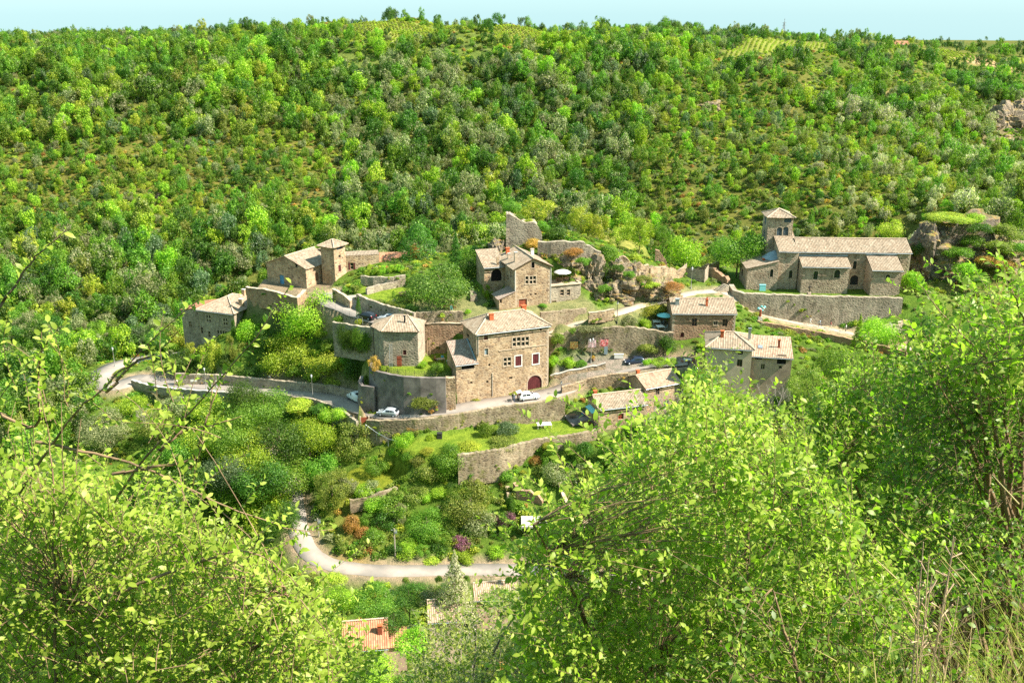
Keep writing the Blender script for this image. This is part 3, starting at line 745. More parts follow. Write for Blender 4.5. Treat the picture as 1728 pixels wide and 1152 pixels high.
    def opening(s, pt, o):
        u0, u1, za, zb, kind, kw = o; W, Hh = u1 - u0, zb - za
        name = 'door' if 'door' in kind else ('loggia' if kind == 'loggia' else ('vent_hole' if kind == 'hole' else 'window'))
        arch = kind.startswith('arch') or kw.get('arch')
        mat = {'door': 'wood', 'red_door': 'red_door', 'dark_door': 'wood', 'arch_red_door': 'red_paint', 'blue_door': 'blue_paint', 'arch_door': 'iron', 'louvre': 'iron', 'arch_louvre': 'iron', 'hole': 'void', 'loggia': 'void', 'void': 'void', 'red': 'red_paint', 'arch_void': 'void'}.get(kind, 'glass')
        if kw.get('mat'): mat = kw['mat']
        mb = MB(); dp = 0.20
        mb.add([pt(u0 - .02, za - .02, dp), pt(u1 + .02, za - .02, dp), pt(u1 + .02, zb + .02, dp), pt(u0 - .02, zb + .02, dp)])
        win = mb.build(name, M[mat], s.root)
        if kw.get('lab'): win['label'] = kw['lab']
        def bar(b, ua, ub, z0, z1, d0, d1, m=0):
            c = [pt(ua, z0, d0), pt(ub, z0, d0), pt(ub, z1, d0), pt(ua, z1, d0), pt(ua, z0, d1), pt(ub, z0, d1), pt(ub, z1, d1), pt(ua, z1, d1)]
            for q in ((0, 1, 2, 3), (5, 4, 7, 6), (1, 5, 6, 2), (4, 0, 3, 7), (3, 2, 6, 7), (4, 5, 1, 0)): b.add([c[k] for k in q], m)
        if s.root.name == 'church': kw = dict(kw, frame='iron')
        if name in ('window',) and kind not in ('red', 'louvre', 'arch_louvre', 'void', 'arch_void'):
            fb = MB(); t = 0.07; d0, d1 = 0.12, 0.195
            for a, b_, c_, d_ in ((u0, u0 + t, za, zb), (u1 - t, u1, za, zb), (u0 + t, u1 - t, za, za + t), (u0 + t, u1 - t, zb - t, zb)): bar(fb, a, b_, c_, d_, d0, d1)
            nx = kw.get('nx', 2 if W > 0.7 else 1); nz = kw.get('nz', 2 if Hh > 1.1 else 1); tb = kw.get('bar', 0.05)
            for i in range(1, nx): um = u0 + W * i / nx; bar(fb, um - tb, um + tb, za + t, zb - t, d0 - .01 - (0.1 if tb > .08 else 0), d1 - .002)
            for i in range(1, nz): zm = za + Hh * i / nz; bar(fb, u0 + t, u1 - t, zm - tb, zm + tb, d0 - .004 - (0.1 if tb > .08 else 0), d1 - .004)
            fb.build('frame', M[kw.get('frame', 'wood_pale')], win)
        if kind in ('louvre', 'arch_louvre'):
            fb = MB(); n = max(3, int(Hh / 0.22))
            for i in range(n): z = za + Hh * (i + .5) / n; bar(fb, u0 + .03, u1 - .03, z - .03, z + .02, 0.08, 0.18)
            fb.build('slats', M['slate_blue'], win)
        if kind == 'red' or kw.get('shut'):
            for sg in (0, 1):
                fb = MB(); um = (u0 + u1) / 2
                if kw.get('shut') == 'open':
                    a, b_ = (u0 - W * .48, u0 - 0.03) if sg == 0 else (u1 + 0.03, u1 + W * .48); bar(fb, a, b_, za, zb, -0.05, -0.008)
                else:
                    a, b_ = (u0 + .03, um - .02) if sg == 0 else (um + .02, u1 - .03); bar(fb, a, b_, za + .03, zb - .03, 0.06, 0.11)
                fb.build('shutter', M['red_paint' if kw.get('sc') is None else kw['sc']], win)
        if 'door' in kind:
            fb = MB()
            nb = max(2, int(W / 0.35))
            for i in range(nb): a = u0 + W * i / nb; bar(fb, a + .015, a + W / nb - .015, za, zb, 0.15, 0.19)
            fb.build('planks', M[mat], win)
        if kw.get('sur'):
            fb = MB(); t = kw['sur'] if not isinstance(kw['sur'], bool) else 0.18; d0, d1 = -0.035, 0.1
            if not arch:
                bar(fb, u0 - t, u0, za, zb, d0, -0.004); bar(fb, u1, u1 + t, za, zb, d0, -0.004); bar(fb, u0 - t, u1 + t, zb, zb + t, d0, -0.004); bar(fb, u0 - t, u1 + t, za - t, za, d0 - .04, -0.004)
            else:
                for ua in (u0 - t, u1): jb = MB(); bar(jb, ua, ua + t, za, zb - W / 2, d0, -0.004); jb.build('jamb', M[kw.get('sm', 'quoin')], win)
            if fb.v: fb.build('surround', M[kw.get('sm', 'quoin')], win)
        if arch:
            fb = MB(); um = (u0 + u1) / 2; r = W / 2; zc = zb - r; n = 10; t = 0.2 if kw.get('sur') else 0.0
            rise = 1.25 if kind == 'arch_pointed' else 1.0
            for d_ in (-0.012,):
                for i in range(n):
                    a, b_ = PI * i / n, PI * (i + 1) / n
                    A = (um - r * math.cos(a), zc + r * math.sin(a)); B = (um - r * math.cos(b_), zc + r * math.sin(b_))
                    fb.add([pt(A[0], A[1], d_), pt(B[0], B[1], d_), pt(B[0], zb + .03, d_), pt(A[0], zb + .03, d_)])
                    fb.add([pt(A[0], A[1], d_), pt(A[0], A[1], 0.2), pt(B[0], B[1], 0.2), pt(B[0], B[1], d_)])
                    if t:
                        A2 = (um - (r + t) * math.cos(a), zc + (r + t) * math.sin(a)); B2 = (um - (r + t) * math.cos(b_), zc + (r + t) * math.sin(b_))
                        fb.add([pt(A[0], A[1], -.03), pt(B[0], B[1], -.03), pt(B2[0], B2[1], -.03), pt(A2[0], A2[1], -.03)])
            fb.build('arch', M[kw.get('sm', 'quoin')], win)
    def chimney(s, x, y, z, h=1.1, w=0.6, mat='stone', pot=True, cap='concrete_pale', roof=None, d=None):
        mb = MB(); d = d or w * .8
        mb.box((x, y, z + h / 2 - 0.4), (w, d, h + 0.8))
        ch = mb.build('chimney', M[mat], roof or (s.roofs[-1] if s.roofs else s.root))
        c = MB(); c.box((x, y, z + h + 0.065), (w + .14, d + .14, 0.12)); 
        if pot: c.lathe([(0.12, 0.12), (0.12, 0.45), (0.15, 0.46), (0.15, 0.5), (0.06, 0.5)], 8, 0, (x, y, z + h))
        c.build('chimney_cap', M[cap], ch)
        return ch
    def pipe(s, x, y, z0, z1, mat='grey_metal'):
        mb = MB(); mb.tube([(x, y, z0), (x, y, z1)], 0.06, 6); return mb.build('downpipe', M[mat], s.root)
    def quoins(s, x, y, z0, z1, sx=1):
        mb = MB(); n = int((z1 - z0) / .42)
        for i in range(n):
            a = .55 if i % 2 else .32; c_ = .32 if i % 2 else .55
            mb.box((x + sx * (a / 2 - .03), y + c_ / 2 - .03, z0 + (i + .5) * .42), (a, c_, .38))
        return mb.build('corner_stones', M['quoin'], s.root)
    def at(s, x, y): return s.world((x, y, 0))

FACE = []
def sweep_wall(name, label, pts, height, th=0.6, mat='stone', cat='wall', rough=0.12, cap=None, group=None, bottoms=None, step=0.7, lean=0.0):
    """free-standing or retaining wall: pts = world points along the top; its foot goes down by height (or to bottoms)"""
    line = []
    P = [Vector(p) for p in pts]; hs = bottoms or [height] * len(P)
    for i in range(len(P) - 1):
        n = max(1, int((P[i + 1] - P[i]).length / step))
        for j in range(n): t = j / n; line.append((P[i].lerp(P[i + 1], t), hs[i] * (1 - t) + hs[i + 1] * t))
    line.append((P[-1], hs[-1]))
    r = random.Random(len(label) * 31 + int(abs(P[0].x) * 10)); o = P[0]; rows = []; caps = []
    for i, (p, h) in enumerate(line):
        a = line[max(i - 1, 0)][0]; b = line[min(i + 1, len(line) - 1)][0]
        d = Vector((b.x - a.x, b.y - a.y, 0)).normalized(); s = Vector((d.y, -d.x, 0))
        q = p - o; j = r.uniform(-rough, rough); z = Vector((0, 0, 1))
        f = s * (th / 2); w = lambda: s * r.uniform(-rough, rough) * 0.35
        top = q + z * j
        for _ in range(2):
            k_ = r.uniform(0, 1) ** .7; FACE.append(tuple(p + f * 1.02 + s * (lean * h * k_) - z * h * k_ * .9))
        rows.append([q + f + s * (lean * h) - z * h, q + f + s * (lean * h * .66) - z * h * .66 + w(), q + f + s * (lean * h * .33) - z * h * .33 + w(), top + f * 1.02, top - f, q - f - z * h])
        if cap: caps.append([top + f * 1.25 - z * .02, top + f * 1.25 + z * .10, top - f * 1.2 + z * .10, top - f * 1.2 - z * .02])
    mb = MB(); mb.grid(rows, 0, smooth=False)
    mb.add(list(reversed(rows[0])), 0); mb.add(rows[-1], 0)
    if cap or True:
        t = thing(name, label, cat, o, 0, group) if cap else None
    if cap:
        mb.build('masonry', M[mat], t)
        c = MB(); c.grid(caps, 0, smooth=False); c.add(list(reversed(caps[0]))); c.add(caps[-1]); c.build('coping', M[cap], t); return t
    ob = mb.build(name, M[mat], None, o); return tag(ob, label, cat, group)

# ================================================================== THE HOUSES
# --- the big house by the road
b = Bld('stone_house', 'large rubble stone house with hipped tile roof and arched red garage door beside the bend', 'house', z2(1055, 354), z2(1582, 288), 166.8, 30.9)
MH = b; w = b.w; d = 7.8
ro = b.block(0, 0, w, d, -2.5, b.ze, 'hip', 2.15, 0.45, {'F': [('glass', (*z2(1108, 357), *z2(1140, 405)), {'sur': .14, 'nx': 1, 'mat': 'red_paint'}), ('glass', (*z2(1112, 466), *z2(1140, 515)), {'sur': .12, 'nx': 1, 'nz': 1, 'mat': 'slate_blue'}),
    ('glass', (*z2(1318, 386), *z2(1374, 450)), {'sur': .2, 'nx': 2, 'nz': 2, 'bar': .1, 'frame': 'quoin'}), ('glass', (*z2(1383, 382), *z2(1436, 446)), {'sur': .2, 'nx': 2, 'nz': 2, 'bar': .1, 'frame': 'quoin'}),
    ('glass', (*z2(1252, 532), *z2(1306, 592)), {'sur': .15, 'nx': 2, 'nz': 2, 'bar': .1, 'frame': 'quoin'}), ('red', (*z2(1337, 520), *z2(1381, 592)), {'sur': .2, 'sm': 'white_paint'}), ('red', (*z2(1464, 505), *z2(1508, 577)), {'sur': .2, 'sm': 'white_paint'}),
    ('arch_red_door', (*z2(1427, 661), *z2(1530, 768)), {'sur': .22, 'lab': 'arched dark red double door'}), ('hole', (*z2(1515, 314), *z2(1531, 336))), ('hole', (*z2(1224, 340), *z2(1237, 358))), ('hole', (*z2(1292, 672), *z2(1317, 687))), ('hole', (*z2(1140, 578), *z2(1155, 593))), ('hole', (*z2(1125, 700), *z2(1141, 716)))],
    'L': [('hole', (*z2(985, 360), *z2(1000, 380)))]})
b.chimney(3.9, 2.6, b.ze + 1.2, 1.3, 0.8, 'terracotta', False, 'terracotta', ro); b.chimney(w - 3.2, 4.9, b.ze + 1.55, 1.1, 0.9, 'terracotta', False, 'terracotta', ro)
mb = MB(); mb.box((w * .64, -0.055, b.hit(*z2(1390, 460), (0, 0, 0), (0, 1, 0)).z), (w * .68, 0.09, 0.16)); mb.build('string_course', M['quoin'], b.root)
b.quoins(w, 0, 0, b.ze - .2, -1); b.quoins(0, 0, b.ze - 4.2, b.ze - .2); b.pipe(0.25, -0.1, b.ze - 4.5, b.ze - .2); b.pipe(3.0, -0.1, 0.3, 5.0)
hw = b.hit(*z2(905, 582), (0, 0, 0), (0, 1, 0))
b.block(hw.x, 0.02, -hw.x - 0.02, 5.2, -3.5, hw.z, 'mono_f', 2.9, 0.35, {'F': [('loggia', (*z2(945, 576), *z2(1038, 617)), {'sur': .08}), ('hole', (*z2(1008, 707), *z2(1026, 722)))]}, tile='tile_dark', caps=False)
mb = MB(); mb.tube([(-0.15, 0.1, hw.z + .2), (-0.15, 5.0, hw.z + 3.0)], 0.16, 6); mb.build('flashing', M['slate_blue'], b.roofs[-1])

# --- tower-like house with a hipped roof behind the round wall
b = Bld('garden_house', 'tall plain grey stone house with hipped tile roof above the round terrace wall', 'house', z2(372, 332), z2(624, 334), 169.3, 36.7)
w, ze = b.w, b.ze; d = 6.2
fl = b.hit(*z2(290, 310), (-2.4, 0, 0), (1, 0, 0)); yb = 3.6; xb = -2.3
pts = [(0, 0), (w, 0), (w + .6, d), (xb, d), (xb, yb * .8)]
mb = MB(); wn = []
ops = {0: [b.rect((pts[0], pts[1]), (*z2(518, 476), *z2(544, 514)))]}
for i in range(len(pts)):
    o = [(*q, 'red', {'sur': .1, 'lab': 'small red shuttered window'}) for q in ops.get(i, [])]
    L = math.hypot(pts[(i + 1) % 5][0] - pts[i][0], pts[(i + 1) % 5][1] - pts[i][1])
    pt = wall_face(mb, pts[i], pts[(i + 1) % 5], -1.5, [(0, ze), (L, ze)], o); wn += [(pt, q) for q in o]
mb.build('wall', M['stone_grey'], b.root)
for pt, q in wn: b.opening(pt, q)
A = (1.6, d * .55, ze + 1.9); B = (w - 2.2, d * .55, ze + 1.9); o_ = .4; zo = ze - .18
ev = [(-.25, -o_, zo), (w + o_, -o_, zo), (w + .6 + o_, d + o_, zo), (xb - o_, d + o_, zo), (xb - o_, yb * .8 - .2, zo)]
rb = MB()
for poly in ([ev[0], ev[1], B, A], [ev[1], ev[2], B], [ev[2], ev[3], A, B], [ev[3], ev[4], A], [ev[4], ev[0], A]): roof_plane(rb, poly)
for a, c in ((A, B), (ev[1], B), (ev[0], A), (ev[4], A)):
    rb.tube([Vector(a).lerp(Vector(c), i / 8) + Vector((0, 0, .05)) for i in range(9)], 0.12, 6, 2)
ro = rb.build('roof', [M['tile'], M['wood'], M['ridge']], b.root); b.roofs.append(ro)
b.chimney(w - 2.6, 1.7, ze + .75, 1.5, .28, 'iron', False, 'iron', ro)
GH = b
FOOT.append([tuple(b.world((*q, 0))[:2]) for q in pts])

# --- gabled house under the castle cliff
b = Bld('gabled_house', 'tall gabled stone house with arched loggia and stone mullion windows below the ruined castle', 'house', z3(905, 489), z3(1163, 467), 180.5, 45.0)
w, ze = b.w, b.ze
ro = b.block(0, 0, w, 10.5, -1.5, ze, 'gable_y', 1.75, 0.55, {'F': [('void', (*z3(1022, 442), *z3(1046, 486)), {'sur': .08}), ('glass', (*z3(979, 545), *z3(1001, 600)), {'sur': .14, 'nx': 1, 'nz': 2, 'bar': .09, 'frame': 'quoin'}), ('glass', (*z3(1010, 544), *z3(1056, 600)), {'sur': .14, 'bar': .09, 'frame': 'quoin'}),
     ('red_door', (*z3(930, 710), *z3(990, 782)), {'sur': .12, 'lab': 'orange red door'}), ('hole', (*z3(1011, 672), *z3(1024, 684))), ('hole', (*z3(1047, 668), *z3(1061, 681)))], 'L': [('glass', (*z3(845, 535), *z3(858, 575)), {'sur': .1}), ('glass', (*z3(868, 510), *z3(880, 555)), {'sur': .1})]})
b.chimney(1.2, 3.2, ze + .5, 1.9, .6, 'quoin', False, 'concrete_pale', ro); b.chimney(0.9, 6.6, ze + .4, 1.0, .5, 'quoin', False, 'concrete_pale', ro); b.chimney(w - 1.6, 6.4, ze + .8, 1.2, .6, 'white_paint', False, 'ridge', ro); b.chimney(1.6, 9.6, ze + .8, 1.0, .7, 'terracotta', False, 'terracotta', ro)
b.quoins(0, 0, .2, ze - .3); b.quoins(w, 0, .2, ze - .3, -1); b.pipe(-.05, -.08, 0, ze - .3, 'white_paint'); b.pipe(w + .05, -.08, 0, ze - .3, 'white_paint')
b.block(-4.3, 6.8, 4.27, 5.5, -1.0, ze - .9, 'mono_f', 2.2, 0.5, {'F': [('arch_void', (*z3(728, 492), *z3(806, 580)), {'sur': .2}), ('void', (*z3(770, 405), *z3(786, 445))), ('void', (*z3(815, 440), *z3(826, 480)))]})
b.block(-3.4, -0.2, 3.37, 4.2, -1.5, 2.0, 'mono_l', 1.3, 0.25, {'F': [('glass', (*z3(792, 714), *z3(808, 742)), {})]}, tile='tile_dark', caps=False)
e = b.hit(*z3(1385, 600), (0, 0, 0), (0, 1, 0))
b.block(w + .02, 0.12, e.x - w, 5.0, -1.5, e.z, 'flat', 0, 0, {'F': [('glass', (*z3(1232, 643), *z3(1260, 686)), {'nx': 1, 'sur': .1}), ('glass', (*z3(1280, 641), *z3(1306, 684)), {'nx': 1, 'sur': .1}), ('door', (*z3(1172, 722), *z3(1204, 778)), {'sur': .1}), ('door', (*z3(1271, 716), *z3(1309, 768)), {'sur': .1})]}, wall='stone_grey')
mb = MB(); x0 = w + .1; x1 = e.x + .1
mb.box(((x0 + x1) / 2, 0.15, e.z + .11), (x1 - x0, .45, .2)); mb.box((x1 - .15, 2.6, e.z + .11), (.4, 4.4, .2)); mb.build('terrace_coping', M['quoin'], b.root)
G3 = b

# --- castle farm: barn, square tower, wall with red shutters, tiled shed
b = Bld('manor_house', 'old manor with square stair tower and low gabled barn standing beyond the round green tree', 'manor', z1(650, 396), z1(905, 437), 203.7, 44.0)
w, ze = b.w, b.ze
b.block(0, 0, w, 9.5, -1.5, ze, 'gable_y', 2.1, 0.3, {'F': [('blue_door', (*z1(737, 477), *z1(766, 545)), {'lab': 'blue door'}), ('hole', (*z1(838, 404), *z1(852, 426)))], 'R': [('glass', (*z1(965, 461), *z1(988, 512)), {'mat': 'wood', 'shut': 'shut', 'sc': 'wood'})]})
tl = b.loc(atY(*z1(1085, 292), 199.8)); tz = tl.z
tw = 3.6
b.block(tl.x - tw, tl.y, tw, 3.9, -2, tz, 'pyramid', .95, .55, {'R': [('hole', (*z1(1118, 347), *z1(1132, 363))), ('red', (*z1(1117, 410), *z1(1134, 455)), {'sur': .08}), ('arch_red_door', (*z1(1120, 495), *z1(1154, 552)), {'sur': .15, 'mat': 'red_door'}), ('louvre', (*z1(1108, 290), *z1(1146, 311)))]})
# connecting upper wing behind the barn roof
b.block(w - 5.2 + .03, 9.53, 5.1, 3.6, -2, ze + 1.6, 'mono_l', 1.2, .3)
MN = b
b2 = Bld('manor_wing', 'sunlit stone wing with one window between dark red shutters right of the square tower', 'house', z1(1157, 352), z1(1381, 342), 203.5, 44.6)
b2.block(0, 0, b2.w, 6.0, -2, b2.ze - .5, 'mono_b', .45, .2, {'F': [('glass', (*z1(1194, 397), *z1(1216, 440)), {'shut': 'open', 'nx': 1, 'nz': 2}), ('hole', (*z1(1206, 478), *z1(1220, 496)))]})
b3 = Bld('open_shed', 'long low open shed with orange tile roof beside the terraced vegetable garden', 'shed', z1(1385, 388), z1(1560, 383), 206.0, 47.2)
w, ze = b3.w, b3.ze
rb = MB(); roof_plane(rb, [(-.3, -.5, ze), (w + .3, -.5, ze), (w + .3, 4, ze + 1.1), (-.3, 4, ze + 1.1)]); rb.build('roof', [M['tile_red'], M['wood']], b3.root)
for i in range(5):
    mb = MB(); mb.box((w * i / 4, 0, ze / 2 - .55), (.22, .22, ze + .9)); mb.build('post', M['wood'], b3.root)
mb = MB(); mb.box((w / 2, 3.8, ze / 2 - .2), (w, .4, ze + 2.0)); mb.build('wall', M['stone'], b3.root)

# --- grey stone house on the left with its turret
b = Bld('corner_house', 'grey stone house with mullioned windows and ivy clad end above the left road', 'house', z1(208, 694), z1(438, 722), 196.5, 33.4)
w, ze = b.w, b.ze
ro = b.block(0, 0, w, 11.0, -4, ze, 'hip', 2.0, .45, {'F': [('glass', (*z1(262, 735), *z1(291, 782)), {'sur': .14, 'bar': .09, 'frame': 'quoin'}), ('glass', (*z1(372, 756), *z1(400, 802)), {'sur': .14, 'bar': .09, 'frame': 'quoin'}), ('glass', (*z1(334, 836), *z1(398, 888)), {'sur': .14, 'nx': 4, 'bar': .09, 'frame': 'quoin'}), ('glass', (*z1(274, 840), *z1(290, 880)), {'sur': .1}), ('glass', (*z1(226, 812), *z1(241, 856)), {'sur': .1}), ('hole', (*z1(338, 716), *z1(350, 728)))],
     'R': [('hole', (*z1(570, 750), *z1(584, 775)))]}, wall='stone_grey')
b.chimney(w - .9, 4.2, ze + .8, 1.0, .9, 'stone', False, 'concrete_pale', ro); b.chimney(w - 3.0, 8.2, ze + 1.4, 1.3, .7, 'stone', False, 'concrete_pale', ro)
b.block(-5.6, 1.2, 5.57, 7, -5, ze - 1.2, 'mono_l', 1.1, .4, {'F': [('glass', (*z1(148, 776), *z1(166, 815)), {})]}, wall='stone_grey', tile='tile_red', caps=False)
tc = b.loc(atY(*z1(640, 640), 203)); mb = MB()
rr = 2.1; zt = tc.z
mb.lathe([(rr, -4), (rr, zt - .1)], 20, 0, (tc.x, tc.y, 0)); mb.build('turret_wall', M['stone_grey'], b.root)
mb = MB(); rows = []
for k, (r_, z_) in enumerate(((rr + .45, zt - .25), (rr * .55, zt + .55), (.05, zt + 1.05))):
    rows.append([(tc.x + (r_) * math.cos(2 * PI * j / 96), tc.y + r_ * math.sin(2 * PI * j / 96), z_ + (0.06 * math.cos(j * 2 * PI / 4) * (r_ / rr))) for j in range(96)])
mb.grid(rows, 0, [[(j * .1, k) for j in range(96)] for k in range(3)], close=True); mb.lathe([(.05, .9), (.12, 1.05), (.16, 1.25), (.05, 1.5)], 8, 1, (tc.x, tc.y, zt)); mb.build('turret_roof', [M['tile'], M['ridge']], b.root)
CH = b

# --- brown house above the poster wall
b = Bld('brown_house', 'brown stone house with long gabled tile roof standing below the church wall', 'house', z4(558, 772), z4(996, 772), 178.0, 37.6)
w, ze = b.w, b.ze
ro = b.block(0, 0, w, 7.6, -3.5, ze, 'gable_x', 1.8, .35, {'F': [('glass', (*z4(690, 812), *z4(725, 866)), {'frame': 'wood'}), ('glass', (*z4(842, 830), *z4(868, 858)), {'frame': 'quoin', 'sur': .12}), ('glass', (*z4(903, 816), *z4(937, 867)), {'frame': 'wood'}), ('glass', (*z4(694, 769), *z4(721, 788)), {'nz': 1}), ('glass', (*z4(858, 769), *z4(888, 789)), {'nz': 1}), ('door', (*z4(610, 911), *z4(635, 944)), {'mat': 'red_paint'}), ('glass', (*z4(850, 903), *z4(886, 919)), {'nz': 1}), ('void', (*z4(680, 975), *z4(718, 1005)))]}, wall='stone_brown')
b.chimney(1.1, 2.2, ze + 1.0, 1.1, .75, 'zinc', False, 'zinc', ro); b.chimney(6.9, 1.8, ze + .85, 1.3, .4, 'terracotta', True, 'terracotta', ro)
b.quoins(0, 0, -2, ze - .2); b.quoins(w, 0, -2, ze - .2, -1)
BH = b
# --- plastered double house
b = Bld('plastered_house', 'beige plastered house with two joined tile roofs half hidden by the near trees', 'house', z4(800, 1003), z4(1110, 1020), 165.5, 34.6)
w, ze = b.w, b.ze
ro = b.block(0, 0, w, 8.0, -4, ze, 'hip', 1.6, .45, {'F': [('glass', (*z4(1010, 1016), *z4(1045, 1062)), {'nx': 2, 'nz': 1, 'frame': 'iron'}), ('glass', (*z4(1003, 1096), *z4(1040, 1146)), {'nx': 2, 'nz': 1, 'frame': 'wood'})]}, wall='plaster', run=3.2)
b.chimney(2.6, 2.6, ze + 1.0, 1.2, .6, 'terracotta', False, 'terracotta', ro); b.chimney(w - .4, 3.7, ze + 1.4, 1.2, .5, 'zinc', False, 'zinc', ro)
e = b.hit(*z4(1385, 1060), (0, 1.0, 0), (0, 1, 0))
ro = b.block(w + .03, 0.6, e.x - w, 6.5, -4, ze - 1.5, 'mono_f', 1.8, .45, {'F': [('loggia', (*z4(1128, 1078), *z4(1178, 1096))), ('glass', (*z4(1168, 1128), *z4(1196, 1165)), {}), ('void', (*z4(1282, 1060), *z4(1345, 1128)), {}), ('glass', (*z4(1292, 1140), *z4(1316, 1160)), {})]}, wall='plaster_pink', tile='tile_pink', caps=False)
b.chimney(e.x - 2.2, 3.4, ze - .6, 1.4, .38, 'red_door', False, 'terracotta', ro)
mb = MB(); mb.box((w + 1.7, 3.2, ze - .66), (.8, 1.0, .16), rot=Matrix.Rotation(.26, 3, 'X')); mb.build('skylight', M['zinc'], ro)
PH = b
# --- two houses below the street
b = Bld('street_house', 'narrow stone house with pink tile roof standing just below the street wall', 'house', z6(712, 503), z6(930, 462), 163.6, 29.8)
w, ze = b.w, b.ze
ro = b.block(0, 0, w, 6.4, -2, ze, 'gable_x', 1.3, .4, {'F': [('glass', (*z6(776, 508), *z6(800, 548)), {'frame': 'wood'}), ('glass', (*z6(830, 582), *z6(857, 627)), {'mat': 'slate_blue'}), ('glass', (*z6(768, 592), *z6(792, 618)), {'nz': 1})]}, tile='tile_pink')
b.chimney(.5, 3.6, ze + 1.0, 1.1, .55, 'terracotta', False, 'terracotta', ro)
b = Bld('lower_house', 'low stone cottage with corrugated tile roof and red window next to the lawn', 'cottage', z6(415, 634), z6(716, 597), 158.6, 28.6)
w, ze = b.w, b.ze
ro = b.block(0, 0, w, 5.4, -2.5, ze, 'gable_x', 1.5, .4, {'F': [('glass', (*z6(537, 667), *z6(572, 703)), {'frame': 'red_door', 'mat': 'red_door', 'sur': .1}), ('glass', (*z6(628, 606), *z6(655, 632)), {}), ('hole', (*z6(498, 622), *z6(514, 640))), ('hole', (*z6(446, 630), *z6(462, 645)))], 'L': [('door', (*z6(374, 665), *z6(390, 725)), {})]})
b.chimney(.6, 3.4, ze + 1.1, .9, .6, 'terracotta', False, 'terracotta', ro)
mb = MB(); mb.box((-.5, 2.5, 2.9), (1.0, 3.4, .12), rot=Matrix.Rotation(-.35, 3, 'Y')); mb.build('awning', M['turq'], b.root)
LH = b
# --- small house under the church wall on the right
b = Bld('small_house', 'small pinkish gabled house half hidden behind the near right foliage', 'house', z5(897, 766), z5(985, 795), 183.0, 37.0)
b.block(0, 0, b.w, 7.5, -3, b.ze, 'gable_y', 1.0, .35, {'F': [('glass', (*z5(914, 785), *z5(930, 805)), {'shut': 'shut', 'sc': 'wood'})]}, wall='stone_brown')

# --- church
b = Bld('church', 'long romanesque stone church with square bell tower on its walled terrace', 'church', z5(484, 340), z5(1105, 346), 196.0, 44.3)
w, ze = b.w, b.ze
b.block(0, 0, w, 8.0, -1, ze, 'gable_x', 1.9, .3, {'F': [('arch', (*z5(783, 394), *z5(804, 439)), {'sur': .1}), ('arch_door', (*z5(768, 472), *z5(813, 526)), {'sur': .25}), ('arch', (*z5(1015, 376), *z5(1044, 413)), {'sur': .15})]}, wall='stone_church')
tx = b.hit(*z5(378, 345), (0, -.5, 0), (0, 1, 0)).x
b.block(tx, -.5, -tx - .03, 8.6, -1, ze + .1, 'mono_f', 2.9, .3, {'F': [('arch', (*z5(430, 445), *z5(448, 489)), {'sur': .12})]}, wall='stone_church', name='transept_wall', rname='transept_roof')
# tower
t0 = b.loc(atY(*z5(318, 150), 201.5)); t1 = b.loc(atY(*z5(455, 150), 201.5)); twd = t1.x - t0.x
b.block(t0.x, t0.y, twd, twd * .95, -1, t0.z, 'pyramid', 1.25, .4, {'F': [('louvre', (*z5(404, 152), *z5(443, 181))), ('arch_louvre', (*z5(362, 207), *z5(392, 254)), {'sur': .12}), ('arch_louvre', (*z5(398, 205), *z5(427, 253)), {'sur': .12})], 'L': [('=arch_louvre', (1.6, 2.8, t0.z - 6.0, t0.z - 3.4), {}), ('=louvre', (1.5, 3.0, t0.z - 2.2, t0.z - .6), {})]}, wall='stone_church', name='tower_wall', rname='tower_roof')
# west annex, roof falling to the left
a0 = b.hit(*z5(203, 434), (0, -1.2, 0), (0, 1, 0)); a1 = b.hit(*z5(376, 396), (0, -1.2, 0), (0, 1, 0))
b.block(a0.x, -1.2, a1.x - a0.x, 8.5, -2, a0.z, 'mono_l', a1.z - a0.z, .35, {'F': [('arch', (*z5(325, 439), *z5(343, 482)), {'sur': .1})], 'L': [('glass', (*z5(168, 436), *z5(176, 478)), {})]}, wall='stone_church', caps=False, name='annex_wall', rname='annex_roof')
b.chimney(b.hit(*z5(295, 385), (0, 2, 0), (0, 1, 0)).x, 2, b.hit(*z5(295, 392), (0, 2, 0), (0, 1, 0)).z, .4, .7, 'terracotta', False, 'terracotta')
mb = MB(); c_ = b.loc(atY(*z5(349, 372), 199)); mb.lathe([(2.6, -.2), (1.3, .9), (.05, 1.5)], 14, 0, tuple(c_)); mb.build('apse_roof', M['slate_blue'], b.root)
# chapels
for (xa, ya), (xb_, yb_), yy, yl, rs, ops in ((z5(507, 422), z5(768, 422), -3.4, 3.38, 1.25, [('arch', (*z5(565, 450), *z5(590, 495)), {'sur': .1}), ('arch_pointed', (*z5(680, 442), *z5(712, 488)), {'sur': .15})]), (z5(893, 441), z5(1057, 441), -4.6, 4.58, 1.9, [('arch', (*z5(963, 468), *z5(987, 508)), {'sur': .1})])):
    p = b.hit(xa, ya, (0, yy, 0), (0, 1, 0)); q = b.hit(xb_, yb_, (0, yy, 0), (0, 1, 0))
    b.block(p.x, yy, q.x - p.x, yl, -1.5, p.z, 'mono_f', rs, .35, {'F': ops}, wall='stone_church', caps=False, name='chapel_wall', rname='chapel_roof')
    mb = MB(); mb.box(((p.x + q.x) / 2, -.12, p.z + rs + .28), (q.x - p.x + .6, .2, .28)); mb.build('flashing', M['slate_blue'], b.root)
mb = MB()
for k in range(3): xx = b.hit(*z5((484, 752, 880)[k], 345), (0, 0, 0), (0, 1, 0)).x; mb.tube([(xx, -.1, .5 if k != 0 else 5), (xx, -.1, ze)], .06, 6)
mb.build('downpipe', M['grey_metal'], b.root)
b.quoins(w, 0, 0, ze - .2, -1); b.quoins(tx, -.5, 0, ze - .1)
CHU = b

